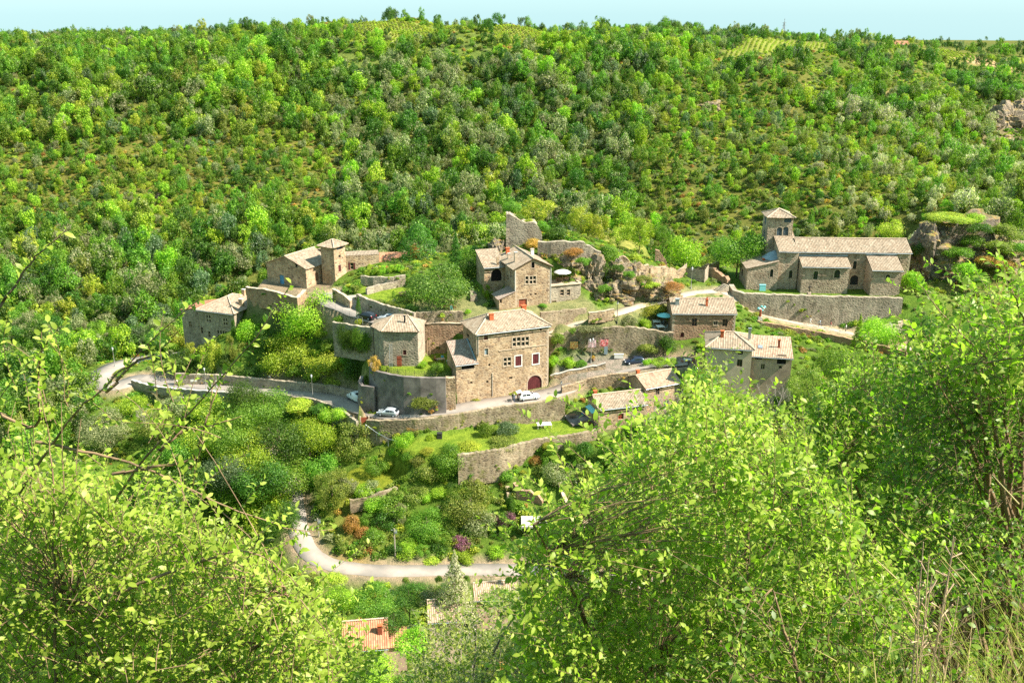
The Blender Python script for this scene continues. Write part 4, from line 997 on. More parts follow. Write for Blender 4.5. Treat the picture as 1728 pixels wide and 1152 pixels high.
# --- roofs low in the valley
b = Bld('red_roof_house', 'house with steep red tile roof low in the valley among green trees', 'house', (580, 1094), (653, 1088), 109.5, 11.0)
w, ze = b.w, b.ze
ro = b.block(0, 0, w, 6.0, -3, ze, 'gable_x', 2.2, .4, {'F': [('glass', (588, 1106, 598, 1120), {}), ('glass', (622, 1106, 634, 1121), {})]}, wall='plaster', tile='tile_red')
b.chimney(w - .9, 1.4, ze + .7, 1.6, .6, 'red_door', False, 'terracotta', ro)
b.block(w + .03, .5, 2.6, 3.0, -3, ze - .6, 'mono_f', 1.0, .3, {}, wall='plaster_pink', tile='tile_red', caps=False)
b = Bld('valley_house', 'low house under pale tiles seen between leaves right of the red roof', 'house', (725, 1046), (778, 1042), 115.0, 11.0)
ro = b.block(0, 0, b.w, 5, -3, b.ze, 'gable_x', 1.6, .4, {'F': [('glass', (735, 1054, 745, 1066), {})]}, wall='plaster', tile='tile_pink')
b = Bld('roadside_house', 'house with striped pale tile roof directly below the valley road', 'house', (803, 1009), (872, 1003), 123.0, 11.0)
ro = b.block(0, 0, b.w, 4, -3, b.ze, 'gable_x', 1.3, .4, {'F': [('glass', (815, 1015, 825, 1025), {})]}, wall='plaster_pink', tile='tile_pink')
b = Bld('tiled_outhouse', 'tiny tiled outhouse beside the ruined terrace walls', 'outhouse', (969, 893), (1004, 890), 141.0, 16.5)
ro = b.block(0, 0, b.w, 4, -2, b.ze, 'mono_f', 1.6, .3, {'F': [('door', (975, 897, 983, 910), {})]}, tile='tile_pink', caps=False)
# --- farm on the plateau
b = Bld('hilltop_farm', 'long farm with red roof far away on the plateau between vineyards', 'farm', (1508, 75), (1535, 75), 700.0, 78.0)
b.block(0, 0, b.w, 7, -3, b.ze, 'gable_x', 2.2, .4, {'F': [('glass', (1512, 76, 1514, 77.5), {}), ('glass', (1525, 76, 1527, 77.5), {})]}, wall='plaster', tile='tile_red', caps=False)
# ================================================================== WALLS
def wz(*l): return [atZ(*p) for p in l]
def wy(*l): return [atY(*p) for p in l]
SW = sweep_wall
SW('retaining_wall', 'long retaining wall with clinging weeds carrying the village road above the lawn', wz((619, 707, 29.7), (641, 709, 29.9), (700, 707, 30.5), (745, 702, 30.9), (831, 687, 31.6), (953, 671, 32.5)), 5.0, .7, 'stone_moss', lean=.04)
SW('road_wall', 'curving low stone wall on the outer edge of the bend left of the silver car', wz((476, 665, 28.2), (530, 673, 28.8), (570, 686, 29.0), (603, 710, 29.4)), 3.4, .5, 'stone_grey')
SW('parapet', 'upper of two walls with pale coping along the left road below the grey house', wz((222, 641, 26.9), (250, 649, 27.0), (278, 654, 27.2), (344, 659, 27.6), (400, 663, 28.0)), 1.6, .45, 'stone_grey', cap='concrete_pale')
SW('retaining_wall', 'lower of two walls on the left road, dark stone under pale coping', wz((218, 652, 25.4), (245, 657, 25.3), (273, 664, 25.3), (326, 672, 25.4), (380, 677, 25.6)), 5.0, .5, 'stone_grey', cap='concrete_pale')
SW('bank_wall', 'old dark stone wall at the foot of the shaded garden beside the left road', wz((296, 630, 29.2), (340, 631, 29.2), (376, 632, 29.3), (440, 638, 29.6), (560, 650, 30.0), (600, 660, 30.2)), 3.0, .6, 'stone_grey')
SW('poster_wall', 'high retaining wall hung with coloured posters behind the street', wy((927, 568, 176.4), (945, 563, 176.7), (975, 556, 176.9), (1020, 552, 177.0), (1060, 551, 177.1), (1100, 555, 177.0), (1136, 562, 176.6)), 7.0, .8, 'stone_moss', rough=.22)
SW('church_terrace_wall', 'tall grey stone retaining wall carrying the terrace in front of the church', wz((1234, 480, 45.4), (1240, 490, 45.3), (1256, 494, 45.2), (1300, 496, 45.1), (1400, 499, 44.9), (1480, 501, 44.8), (1523, 502, 44.8)), 7, 1.0, 'stone_grey', bottoms=[3, 4, 5, 6, 7.5, 9, 9], lean=.03)
SW('path_wall', 'brown retaining wall under the path that climbs to the church', wz((1243, 530, 41.6), (1287, 543, 40.6), (1340, 552, 39.7), (1386, 560, 38.9), (1480, 580, 37.8), (1530, 592, 37.2)), 5.5, .6, 'stone_brown')
SW('street_wall', 'stone wall holding the street above the two small tiled houses', wz((948, 653, 32.9), (990, 639, 34.1), (1030, 631, 35.0), (1060, 628, 35.5)), 4.8, .6, 'stone')
SW('planter_wall', 'low stone wall in front of the green bushes right of the arched garage door', wz((929, 633, 33.6), (961, 625, 34.5), (1000, 618, 35.2), (1022, 613, 35.8)), 1.8, .45, 'stone', cap='concrete_pale')
SW('courtyard_wall', 'high rough wall behind the courtyard between the two tiled roofs', wy((709, 546, 176.2), (745, 545, 176.2), (781, 545, 176.2)), 7.5, .7, 'stone_brown', cap='quoin')
SW('garden_wall', 'dark mossy wall under the pine on top of the courtyard wall', wz((702, 527, 45.3), (740, 525, 45.4), (781, 525, 45.4)), 3.0, .7, 'stone_moss')
SW('garden_wall', 'stone garden wall running behind the orange chimney of the big house', wz((912, 526, 44.7), (940, 524, 44.5), (989, 519, 44.5)), 4.6, .6, 'stone_moss')
SW('lane_wall', 'low wall with square posts along the upper lane below the cliff', wz((993, 528, 44.6), (1020, 525, 44.7), (1036, 521, 45.0)), 2.2, .45, 'stone', cap='quoin')
SW('ivy_wall', 'high lane wall with a dark curtain of ivy left of the plain tower house', wz((562, 543, 43.4), (590, 547, 43.4), (630, 553, 43.3)), 7.0, .6, 'stone_grey')
SW('terrace_wall', 'long stone wall in front of the manor barn', wz((416, 484, 45.2), (445, 488, 45.2), (473, 494, 45.2), (501, 503, 45.2), (514, 489, 45.6)), 4.2, .6, 'stone_brown', cap='quoin')
SW('stair_wall', 'sloping wall beside the stone stairs up to the manor tower', wz((562, 487, 46.0), (578, 496, 45.4), (592, 507, 44.8)), 3.2, .5, 'stone', cap='quoin')
SW('lawn_wall', 'stone retaining wall below the lawn and above the two parked cars', wz((603, 495, 45.9), (616, 502, 45.8), (640, 511, 45.7), (672, 520, 45.6), (700, 527, 45.5)), 3.4, .6, 'stone_grey')
SW('vegetable_garden_wall', 'upper dry stone wall of the terraced vegetable garden beside the red shutters', wz((609, 465, 48.3), (630, 467, 48.2), (663, 467, 48.3), (684, 464, 48.5)), 2.0, .6, 'stone_grey')
SW('vegetable_garden_wall', 'lower dry stone wall between vegetable garden and lawn', wz((618, 486, 47.0), (645, 479, 47.2), (682, 472, 47.5)), 1.9, .6, 'stone_grey')
SW('lower_terrace_wall', 'massive retaining wall below the bright lawn with the white table', wz((772, 766, 27.9), (800, 763, 28.0), (845, 757, 28.1), (873, 749, 28.2), (911, 740, 28.4), (977, 731, 28.6), (1006, 724, 28.8)), 6.0, .8, 'stone_moss', rough=.12, lean=.04, step=.45)
SW('orchard_wall', 'short wall below the dry orchard terrace with one small tree', wz((590, 842, 21.8), (640, 832, 22.1), (700, 812, 22.5)), 2.6, .5, 'stone_moss', rough=.3)
SW('ruined_wall', 'crumbling brown wall of a roofless building above the pale patio', wy((868, 815, 148.5), (874, 824, 147.5), (895, 826, 147), (908, 836, 146.6), (916, 846, 146.2)), 5.0, .6, 'stone_brown', rough=.3)
SW('ruined_wall', 'narrow leaning wall falling towards the valley right of the roofless ruin', wy((943, 812, 150), (950, 832, 147), (958, 850, 145), (964, 866, 143.5)), 3.4, .5, 'stone', cap='quoin')
SW('ruined_wall', 'ivy covered wall stub left of the pale patio ruin', wy((856, 820, 149), (862, 850, 146), (870, 885, 143)), 3.6, .7, 'stone_moss', rough=.35)
SW('valley_wall', 'pale wall beside the red roofed house in the valley', wz((654, 1074, 15.4), (680, 1062, 15.5), (708, 1052, 15.6)), 2.5, .4, 'plaster', cap='quoin')
SW('ruined_rampart', 'broken rampart on pale rock right of the cliff', wy((1045, 430, 191.5), (1052, 432, 191.5), (1066, 446, 191.5), (1080, 445, 191.5), (1094, 447, 192)), 7.5, 1.0, 'stone', rough=.5)
SW('ruined_rampart', 'tall pointed wall fragment among trees on the castle mound', wy((1106, 419, 203), (1113, 421, 203), (1120, 434, 203), (1127, 447, 203)), 6.0, .9, 'stone_brown', rough=.3)
SW('ruined_rampart', 'uneven rampart between the rock and the grey doorway', wy((1096, 450, 193), (1114, 449, 194.5), (1130, 452, 195.5), (1143, 456, 196.5), (1155, 451, 197.5)), 6.0, .9, 'stone', rough=.35)
SW('ruined_rampart', 'shaded rampart descending to the small bridge by the church', wy((1190, 449, 203), (1206, 452, 201), (1218, 462, 199), (1230, 470, 197)), 6.0, .9, 'stone_brown', rough=.3)
SW('ruined_rampart', 'distant rampart behind the doorway next to the round lime tree', wy((1175, 453, 205), (1195, 446, 206), (1213, 440, 207)), 4.0, .8, 'stone_brown', rough=.3)
SW('cliff_wall', 'old castle wall on top of the cliff beside the ruin', wy((908, 408, 192.5), (930, 406, 192), (958, 407, 191.8), (985, 409, 191.8), (1000, 417, 192), (1014, 426, 192)), 6.5, 1.0, 'stone_grey', rough=.25)
# grey wall with a doorway
b = Bld('gatehouse_ruin', 'roofless grey gatehouse with a dark doorway by the footpath', 'ruin', z4(627, 455), z4(782, 470), 198.0, 44.6)
b.block(0, 0, b.w, 4.0, -2, b.ze, 'ruin', 0.35, 0, {'F': [('arch_void', (*z4(711, 549), *z4(751, 606)), {'sur': .12, 'mat': 'slate_blue', 'arch': False})]}, wall='stone_grey', skip='B')
# castle keep
b = Bld('castle_ruin', 'ruined castle keep wall with ragged top standing on the mound above the gabled house', 'ruin', z3(838, 120), z3(1102, 120), 197.0, 51.0)
mb = MB(); w = b.w; ze = b.ze
prof = [(0, ze + .9), (w * .12, ze + .7), (w * .25, ze + .1), (w * .4, ze - .55), (w * .55, ze - 1.0), (w * .78, ze - 1.0), (w * .88, ze - 1.8), (w * .96, ze - 2.8), (w, ze - 4.0)]
pr = []
for (a, za), (c_, zb) in zip(prof[:-1], prof[1:]):
    for i in range(4): pr.append((a + (c_ - a) * i / 4, za + (zb - za) * i / 4 + R.uniform(-.1, .1)))
pr.append(prof[-1])
wall_face(mb, (0, 0), (w, 0), -3, pr, [])
wall_face(mb, (w, 3.4), (0, 3.4), -3, [(w - u, z) for u, z in reversed(pr)], [])
for (a, za), (c_, zb) in zip(pr[:-1], pr[1:]): mb.add([(a, 0, za), (c_, 0, zb), (c_, 3.4, zb), (a, 3.4, za)])
wall_face(mb, (0, 5), (0, 0), -3, [(0, ze - 2), (1.6, ze + .2), (3, ze + .8), (5, ze + .9)], [])
wall_face(mb, (w, 0), (w, 3), -3, [(0, ze - 4), (3, ze - 5)], [])
mb.build('wall', M['stone_grey'], b.root)
mb = MB()
for i in range(14): mb.box((.22 + .1 * (i % 2), -.035, -2 + i * .62), (.5 + .2 * (i % 2), .09, .5))
mb.build('corner_stones', M['quoin'], b.root)
# the round terrace wall
SW('round_terrace_wall', 'huge dark stained rounded concrete wall carrying the lawn terrace at the bend', wz((624, 604, 37.2), (630, 622, 37.2), (641, 627, 37.2), (660, 631, 37.2), (682, 634.5, 37.2), (710, 636.5, 37.2), (736, 637, 37.2), (752, 637, 37.2)), 9.0, .6, 'concrete', rough=.05, lean=.06, step=.9)
SW('buttress_wall', 'lower dark concrete wall at the left foot of the rounded terrace', wz((611, 634, 35.0), (607, 643, 34.6), (612, 650, 34.4), (632, 652, 34.4)), 6.5, .6, 'concrete', rough=.05, lean=.05)
SW('wall_pier', 'narrow overgrown stone wall between rounded terrace and big house', wz((752, 636, 36.9), (768, 635, 37.0)), 8.0, .9, 'stone', rough=.15)

# stairs to the manor
def stairs(label, a, bpt, width, n, mat='stone_grey'):
    a, c_ = Vector(a), Vector(bpt); d = Vector((c_.x - a.x, c_.y - a.y, 0)); Ln = d.length; d.normalize(); s = Vector((d.y, -d.x, 0)); dz = (c_.z - a.z) / n
    mb = MB()
    for i in range(n):
        p0 = a + d * (Ln * i / n); z = a.z + dz * (i + 1)
        q = p0 + d * (Ln / n / 2); M3 = Matrix.Rotation(math.atan2(d.y, d.x), 3, 'Z')
        mb.box((q.x - a.x, q.y - a.y, z - a.z - .6), (Ln / n + .01 * (i % 2) + .002, width, 1.2), rot=M3)
    o = mb.build('stone_stairs', M[mat], None, a); return tag(o, label, 'stairs')
g0 = atZ(597, 518, 43.3); stairs('flight of pale stone steps from the lane up to the manor tower', g0, atZ(594, 498, 45.4), 2.2, 12, 'concrete_pale')
g0 = atZ(800, 508, 45.2); stairs('narrow garden steps in shade left of the gabled house', g0, atZ(798, 484, 47.4), 1.4, 12)
g0 = atZ(1206, 492, 44.8); stairs('curved steps climbing to the church beside the small bridge', g0, atZ(1226, 480, 46.0), 1.8, 8)
# patio slabs
mb = MB(); P = wz((880, 868, 18.9), (930, 868, 18.9), (928, 892, 18.9), (884, 894, 18.9)); mb.add([p for p in reversed(P)]); c_ = sum((Vector(p) for p in P), Vector()) / 4
mb = MB(); mb.box((0, 0, 0), (5.2, 3.6, .3)); tag(mb.build('patio', M['concrete_pale'], None, c_), 'pale concrete patio inside the low ruined walls', 'patio')
c_ = atZ(978, 703, 28.75); mb = MB(); mb.box((0, 0, -.1), (5.2, 6.4, .3), rz=LH.ang); tag(mb.build('patio', M['concrete'], None, c_), 'dark grey paved patio at the side of the low cottage', 'patio')
# ------------------------------------------------------------------ rocks
def m_rock(name, cols, orange=0.5):
    t = NT(name); p = t.pos()
    c = t.ramp(t.noise(p, 0.55, 8, 0.7), [(0.3, cols[0]), (0.5, cols[1]), (0.7, cols[2])])
    v = t.add('ShaderNodeTexVoronoi'); v.feature = 'DISTANCE_TO_EDGE'; v.inputs['Scale'].default_value = .7; t.l.new(p, v.inputs['Vector'])
    c = t.mix(t.ramp(v.outputs['Distance'], [(0.0, (.8, .8, .8)), (0.08, (0, 0, 0))]), c, (.05, .045, .04))
    g = t.add('ShaderNodeNewGeometry'); sx = t.add('ShaderNodeSeparateXYZ'); t.l.new(g.outputs['Normal'], sx.inputs[0])
    up = t.math('MULTIPLY', t.ramp(sx.outputs[2], [(.35, (0, 0, 0)), (.7, (1, 1, 1))]), t.ramp(t.noise(p, .5, 5, .7), [(.35, (0, 0, 0)), (.6, (1, 1, 1))]))
    c = t.mix(up, c, t.ramp(t.noise(p, 1.3, 4), [(.4, (.16, .18, .035)), (.62, (.34, .18, .05))]))
    c = t.mix(t.ramp(t.noise(p, .8, 5, .7), [(.56, (0, 0, 0)), (.7, (orange, orange, orange))]), c, (.36, .20, .07))
    t.base(c); t.bump(t.noise(p, 1.6, 8, .75), 1.0, .5); return t.mat
M['rock'] = m_rock('grey_brown_rock', [(.15, .115, .08), (.31, .24, .17), (.46, .375, .275)])
M['rock_dark'] = m_rock('dark_rock', [(.10, .08, .06), (.20, .16, .12), (.34, .27, .20)], .5)
def rock(label, px, py, Y, r, seed, mat='rock', name='rock_outcrop'):
    c = atY(px, py, Y); bm = bmesh.new(); bmesh.ops.create_icosphere(bm, subdivisions=5, radius=1)
    rr = np.random.default_rng(seed); A = np.array([v.co[:] for v in bm.verts]); d = np.zeros(len(A))
    for f, a in ((1.6, .20), (3.4, .13), (7, .075), (15, .04), (28, .02)):
        for _ in range(4):
            k = rr.normal(size=3); k /= np.linalg.norm(k); d += a * .6 * (1 - 2 * np.abs(np.sin((A @ k) * f + rr.uniform(0, 6))))
    # ledges: rock breaks in steps
    P = A * (1 + d)[:, None]; st = np.round(P[:, 2] * 5) / 5; P[:, 2] = P[:, 2] * .55 + st * .45
    P *= np.array(r)
    for v, q in zip(bm.verts, P): v.co = q
    me = bpy.data.meshes.new(name); bm.to_mesh(me); bm.free(); me.materials.append(M[mat])
    return tag(obj(name, me, None, c), label, 'rock')
rock('grey cliff rising directly right of the gabled house roof', 960, 460, 190.8, (5.0, 3.6, 4.6), 1)
rock('rust coloured cliff face in the middle below the castle wall', 1000, 470, 190, (5.2, 4.0, 5.4), 2)
rock('foot of the cliff with pale boulders behind the upper lane', 978, 492, 188.3, (5.5, 3, 4.2), 3)
rock('pale rounded boulder beside the upper lane bend', 1038, 505, 186.5, (4.2, 2.8, 3.6), 4)
rock('rock knoll with pale face right of the cliff gap', 1062, 480, 190, (5, 3.6, 5), 5)
rock('lower step of the cliff between parasol terrace and cleft', 1012, 496, 187.5, (5, 3, 4.0), 21)
rock('tall cliff pillar under the ivy curtain', 1036, 474, 190.6, (3.8, 3.2, 5.0), 22)
rock('reddish grassy rock hump left of the grey gatehouse', 1108, 492, 189, (6.2, 3.4, 3.4), 6)
rock('dark rock stack supporting the left edge of the castle keep', 842, 424, 198, (2.4, 3, 3.4), 7, 'rock_dark')
rock('big dark crag with grassy top to the right of the church', 1600, 420, 203, (11.5, 7, 8.6), 8, 'rock_dark')
rock('crag shoulder directly behind the east end of the church', 1553, 438, 201, (4.6, 5, 8.2), 9, 'rock_dark')
rock('rust brown slope of the crag at the right edge', 1690, 440, 203, (10, 7, 6), 10)
rock('lower rocky face of the crag above the near bushes', 1610, 478, 199, (7, 5, 5), 11, 'rock_dark')
rock('bare grey rock face high on the far right hillside', 1700, 212, 452, (12, 8, 12), 12)
rock('lower ridge of the bare rock face on the far right hillside', 1718, 262, 430, (11, 7, 7), 13)
rock('bare rock rib left of the far right rock face', 1672, 225, 446, (8, 6, 8), 31)
rock('upper knob of the far right rock face', 1718, 190, 462, (9, 6, 7), 32)
rock('low rock apron under the far right rock face', 1690, 250, 436, (10, 6, 6), 33)
rock('pale boulder in a clearing on the left hillside', 266, 335, 318, (4.5, 3, 3), 14)
rock('small rocks on the dry slope above the bell tower', 1290, 310, 305, (3.5, 2.5, 2.4), 15)
rock('dark ledge on the dry slope high behind the church', 1195, 182, 370, (5, 3, 3), 16)
rock('weathered ledge under the orchard terrace', 590, 860, 149, (5, 2.6, 2.6), 17)
rock('rocky foot of the lower terrace wall', 800, 802, 152.5, (4, 2, 2.2), 18)

# ================================================================== CARS
def m_car(name, c, metal=.3):
    t = NT(name); t.base(c); t.p.inputs['Roughness'].default_value = .28; t.p.inputs['Metallic'].default_value = metal
    t.p.inputs['Coat Weight'].default_value = .6; t.p.inputs['Coat Roughness'].default_value = .08; return t.mat
M['car_silver'] = m_car('silver_car_paint', (.50, .53, .56)); M['car_white'] = m_car('white_car_paint', (.78, .78, .76), 0); M['car_dark'] = m_car('black_car_paint', (.02, .022, .028)); M['car_blue'] = m_car('dark_blue_car_paint', (.025, .04, .075))
M['rubber'] = m_plain('tyre_rubber', (.02, .02, .02), .9); M['lamp_red'] = m_plain('red_tail_lens', (.35, .01, .01), .25, .05); M['lamp_clear'] = m_plain('clear_headlamp_lens', (.7, .72, .75), .15, .03); M['car_glass'] = m_plain('car_glass', (.015, .02, .025), .05, .02, 1, 0, .8)
def car(name, label, P, head, paint, van=False, hatch_open=False):
    t = thing(name, label, 'van' if van else 'car', P, head)
    if van: S = [(-2.0, .86, .80, .82, .7), (-1.97, .9, 1.0, 1.72, .86), (-1.0, .92, 1.0, 1.84, .88), (.0, .92, 1.0, 1.82, .84), (.45, .91, 1.0, 1.70, .8), (1.2, .88, 1.0, 1.04, .8), (1.75, .84, .9, .92, .7), (2.0, .74, .6, .62, .6)]
    else: S = [(-2.02, .78, .74, .76, .6), (-1.95, .84, .94, 1.0, .72), (-1.5, .87, .95, 1.40, .66), (-.7, .88, .94, 1.50, .66), (.2, .88, .92, 1.46, .66), (1.0, .86, .90, .95, .7), (1.65, .83, .82, .85, .6), (2.02, .72, .58, .60, .5)]
    rows = []
    for x, w, zb, zr, wt in S:
        h = [(w * .92, .24), (w, .42), (w, zb * .8), (w * .97, zb), (wt, zr - .03), (wt * .6, zr)]
        rows.append([(x, y, z) for y, z in h] + [(x, -y, z) for y, z in reversed(h)])
    mb = MB(); mb.grid(rows, 0, close=True); mb.add(list(reversed(rows[0]))); mb.add(rows[-1]); body = mb.build('body', M[paint], t)
    g = MB()
    for sy in (1, -1):
        for a, c_ in ((2, 3), (3, 4)) if not van else ((3, 4),):
            A, B = S[a], S[c_]
            def q(sx, f): x, w, zb, zr, wt = sx; return (x, sy * ((w * .97) * (1 - f) + wt * f + .012), zb * (1 - f) + (zr - .03) * f)
            pts = [q(A, .12), q(B, .12), q(B, .86), q(A, .86)]
            pts = [Vector(p) for p in pts]; cc = sum(pts, Vector()) / 4; pts = [cc + (p - cc) * .93 for p in pts]
            g.add(pts if sy < 0 else list(reversed(pts)))
    g.build('side_window', M['car_glass'], t)
    for nm, a, c_ in (('windscreen', S[4], S[5]), ('rear_window', S[2], S[1])):
        g = MB(); f0, f1 = .06, .94
        def e(f, sgn): return Vector((a[0] + (c_[0] - a[0]) * f, sgn * (a[4] * (1 - f) + c_[4] * f) * .92, a[3] + (c_[3] - a[3]) * f + .018))
        pts = [e(f0, 1), e(f1, 1), e(f1, -1), e(f0, -1)]; g.add(pts); g.build(nm, M['car_glass'], t)
    for x in (-1.28, 1.25):
        for sy in (1, -1):
            wb = MB(); wb.lathe([(.0, -.1), (.24, -.1), (.31, -.07), (.31, .07), (.24, .1), (.0, .1)], 16)
            whl = wb.build('wheel', M['rubber'], t, (x, sy * .80, .31)); whl.rotation_euler = (PI / 2, 0, 0)
            rb = MB(); rb.lathe([(0, -.115), (.19, -.112), (.2, .112), (0, .115)], 12); rb.build('rim', M['zinc'], whl)
    for sy in (1, -1):
        lb = MB(); lb.box((1.93, sy * .56, .62), (.2, .26, .13)); lb.build('headlight', M['lamp_clear'], t)
        lb = MB(); lb.box((-1.99, sy * .7, .82), (.1, .16, .22)); lb.build('tail_light', M['lamp_red'], t)
        lb = MB(); lb.box((.95, sy * .97, .96), (.14, .16, .1)); lb.build('mirror', M[paint], t)
    for x, nm in ((2.0, 'front_bumper'), (-2.02, 'rear_bumper')):
        lb = MB(); lb.box((x, 0, .4), (.14, 1.5, .2)); lb.build(nm, M['iron' if not van else 'rubber'], t)
    if hatch_open:
        lb = MB(); lb.box((-1.95, 0, 1.72), (.95, 1.25, .07), rot=Matrix.Rotation(-.25, 3, 'Y')); lb.build('tailgate', M[paint], t)
    return t
def on_road(line, px, py, off=0.0, lift=0.06):
    best = min(range(len(line)), key=lambda i: (Vector(project(line[i])[:2]) - Vector((px, py))).length)
    a, c_ = line[max(best - 1, 0)], line[min(best + 1, len(line) - 1)]; d = Vector((c_.x - a.x, c_.y - a.y, 0)).normalized(); s = Vector((-d.y, d.x, 0))
    return line[best] + s * off + Vector((0, 0, lift)), math.atan2(d.y, d.x)
p, h = on_road(RD['main'], 655, 702, -1.1); car('parked_car', 'silver hatchback stopped against the outer wall of the bend', p, h + PI, 'car_silver')
p, h = on_road(RD['main'], 592, 660, 1.9); car('parked_van', 'small white van parked at the left foot of the rounded wall', p, h + PI, 'car_white', True)
p, h = on_road(RD['main'], 893, 672, -1.0); car('parked_car', 'white car with its boot open and people unloading below the big house', p, h, 'car_white', False, True)
p, h = on_road(RD['ch'], 628, 527, 0.9); car('parked_car', 'black estate car parked in the shade of the lawn wall', p, h, 'car_dark')
p, h = on_road(RD['ch'], 656, 535, -.7); car('parked_car', 'silver car half hidden behind the roof of the plain tower house', p, h + .35, 'car_silver')
p, h = on_road(RD['main'], 1068, 617, .6); car('parked_car', 'dark blue car on the street above the pink tiled house', p, h + PI, 'car_blue')

# ================================================================== PEOPLE
M['skin'] = m_plain('skin', (.50, .30, .21), .6, .08); M['shoe'] = m_plain('shoe_leather', (.05, .04, .035), .7); M['hair_dark'] = m_plain('dark_hair', (.03, .02, .015), .8); M['hair_grey'] = m_plain('grey_hair', (.42, .40, .38), .8); M['straw'] = m_plain('straw_hat', (.60, .47, .27), .9)
CLOTH = {}
def cloth(c):
    if c not in CLOTH: CLOTH[c] = m_plain('cloth_' + '_'.join(str(int(x * 100)) for x in c), c, .9, .15, 6)
    return CLOTH[c]
def person(label, P, head, shirt, pants, hair='hair_dark', pose='stand', shorts=False, seed=0, hat=False, group=None):
    r = random.Random(seed); st = {'stand': .06, 'walk': .26, 'sit': 0, 'bend': .05}[pose]; sit = pose == 'sit'; lean = .42 if pose == 'bend' else (.04 if pose == 'walk' else 0)
    V, E, RDS = [], [], []
    def v(p, rad, par=None):
        V.append(Vector(p)); RDS.append(rad if isinstance(rad, tuple) else (rad, rad))
        if par is not None: E.append((par, len(V) - 1))
        return len(V) - 1
    hz_ = .48 if sit else .92
    pel = v((0, 0, hz_), (.15, .11))
    sp = v((.02 + lean * .25, 0, hz_ + .20), (.135, .10), pel); ch = v((.02 + lean * .55, 0, hz_ + .40), (.155, .11), sp); nk = v((lean * .8, 0, hz_ + .56 - lean * .1), .055, ch); hd0 = v((.02 + lean * .95, 0, hz_ + .64 - lean * .12), .075, nk); hd1 = v((.025 + lean * 1.05, 0, hz_ + .72 - lean * .14), (.085, .095), hd0); hd2 = v((.01 + lean * 1.12, 0, hz_ + .80 - lean * .16), .06, hd1)
    ns = v((.125 + lean * 1.02, 0, hz_ + .70 - lean * .15), .018, hd1)
    for s in (1, -1):
        hip = v((0, s * .095, hz_ - .05), .092, pel)
        if sit: kn = v((.43, s * .11, .47), .065, hip); an = v((.43, s * .11, .10), .045, kn); 
        else: kn = v((s * st * .75 + .03, s * .10, .49), .062, hip); an = v((s * st * 1.05 - (.10 if s * st < -.1 else 0), s * .10, .09 + (.07 if s * st < -.1 else 0)), .042, kn)
        ap = V[an]; v((ap.x + .13, ap.y, ap.z - .05), (.042, .032), an)
        sh = v((lean * .7, s * .19, hz_ + .49 - lean * .1), .062, ch)
        sw = -s * st * .7 + (.12 if pose != 'bend' else .30)
        el = v((lean * .7 + sw * .5, s * .245, hz_ + .23 - lean * .1), .043, sh)
        wr = v((lean * .7 + sw + .10, s * .235, hz_ + (.02 if not sit else .18)), .031, el)
        w = V[wr]; pm = v((w.x + .03, w.y, w.z - .07), (.038, .02), wr)
        q = V[pm]
        for k, (dx, ln) in enumerate(((.03, .075), (.01, .085), (-.01, .08), (-.03, .065))):
            f1 = v((q.x + dx, q.y, q.z - .045), .0095, pm); v((q.x + dx + .02, q.y - s * .01, q.z - .045 - ln * .6), .008, f1)
        th = v((q.x + .05, q.y - s * .02, q.z + .01), .011, pm); v((q.x + .07, q.y - s * .025, q.z - .025), .009, th)
    me = bpy.data.meshes.new('figure'); me.from_pydata([tuple(p) for p in V], E, []); o = bpy.data.objects.new('figure', me); COL.objects.link(o)
    sk = o.modifiers.new('skin', 'SKIN'); sk.use_smooth_shade = True
    for i, d in enumerate(me.skin_vertices[0].data): d.radius = RDS[i]; d.use_root = (i == 0)
    sb = o.modifiers.new('sub', 'SUBSURF'); sb.levels = 1; sb.render_levels = 1
    dg = bpy.context.evaluated_depsgraph_get(); m2 = bpy.data.meshes.new_from_object(o.evaluated_get(dg)); bpy.data.objects.remove(o)
    m2.name = 'person'; m2.materials.clear()
    for m_ in (M['skin'], cloth(shirt), cloth(pants), M['shoe']): m2.materials.append(m_)
    for f in m2.polygons:
        c_ = f.center; k = 0
        if c_.z < .09 + (.05 if c_.x < -.2 else 0): k = 3
        elif sit and c_.z < hz_ + .03 and abs(c_.y) < .2: k = 2 if c_.z > (.3 if shorts else .12) else 0
        elif not sit and c_.z < .97 and abs(c_.y) < .205: k = 2 if c_.z > (.5 if shorts else .12) else 0
        elif c_.z < hz_ + .54 - lean * .1 and (abs(c_.y) < .23 or c_.z > hz_ + .30): k = 1
        f.material_index = k
    t = obj('person', m2, None, P); t.rotation_euler = (0, 0, head); tag(t, label, 'person', group)
    hb = MB(); hc = V[hd1]; hb.lathe([(.105, -.02), (.112, .03), (.095, .085), (.05, .118), (.0, .125)], 12, 0, (hc.x - .022, 0, hc.z + .005)); hb.build('hair', M[hair], t)
    if hat: hb = MB(); hb.lathe([(.20, .07), (.11, .085), (.10, .16), (0, .18)], 14, 0, (hc.x - .01, 0, hc.z)); hb.build('hat', M['straw'], t)
    return t
def pg(px, py, z=None): return ground(px, py) if z is None else atZ(px, py, z)
p, h = on_road(RD['main'], 615, 700, .3); person('person in white top and reddish shorts walking round the bend', p, h + 2.6, (.75, .72, .68), (.40, .14, .12), 'hair_dark', 'walk', True, 1)
p, h = on_road(RD['main'], 874, 676, -.9); q = p
person('person in dark red leaning into the open boot of the white car', p + Vector((-.1, .3, 0)), h, (.30, .05, .06), (.05, .05, .06), 'hair_dark', 'bend', False, 2)
person('person in black standing behind the open boot of the white car', p + Vector((-1.1, -.2, 0)), h + .3, (.04, .04, .05), (.10, .10, .12), 'hair_dark', 'stand', False, 3)
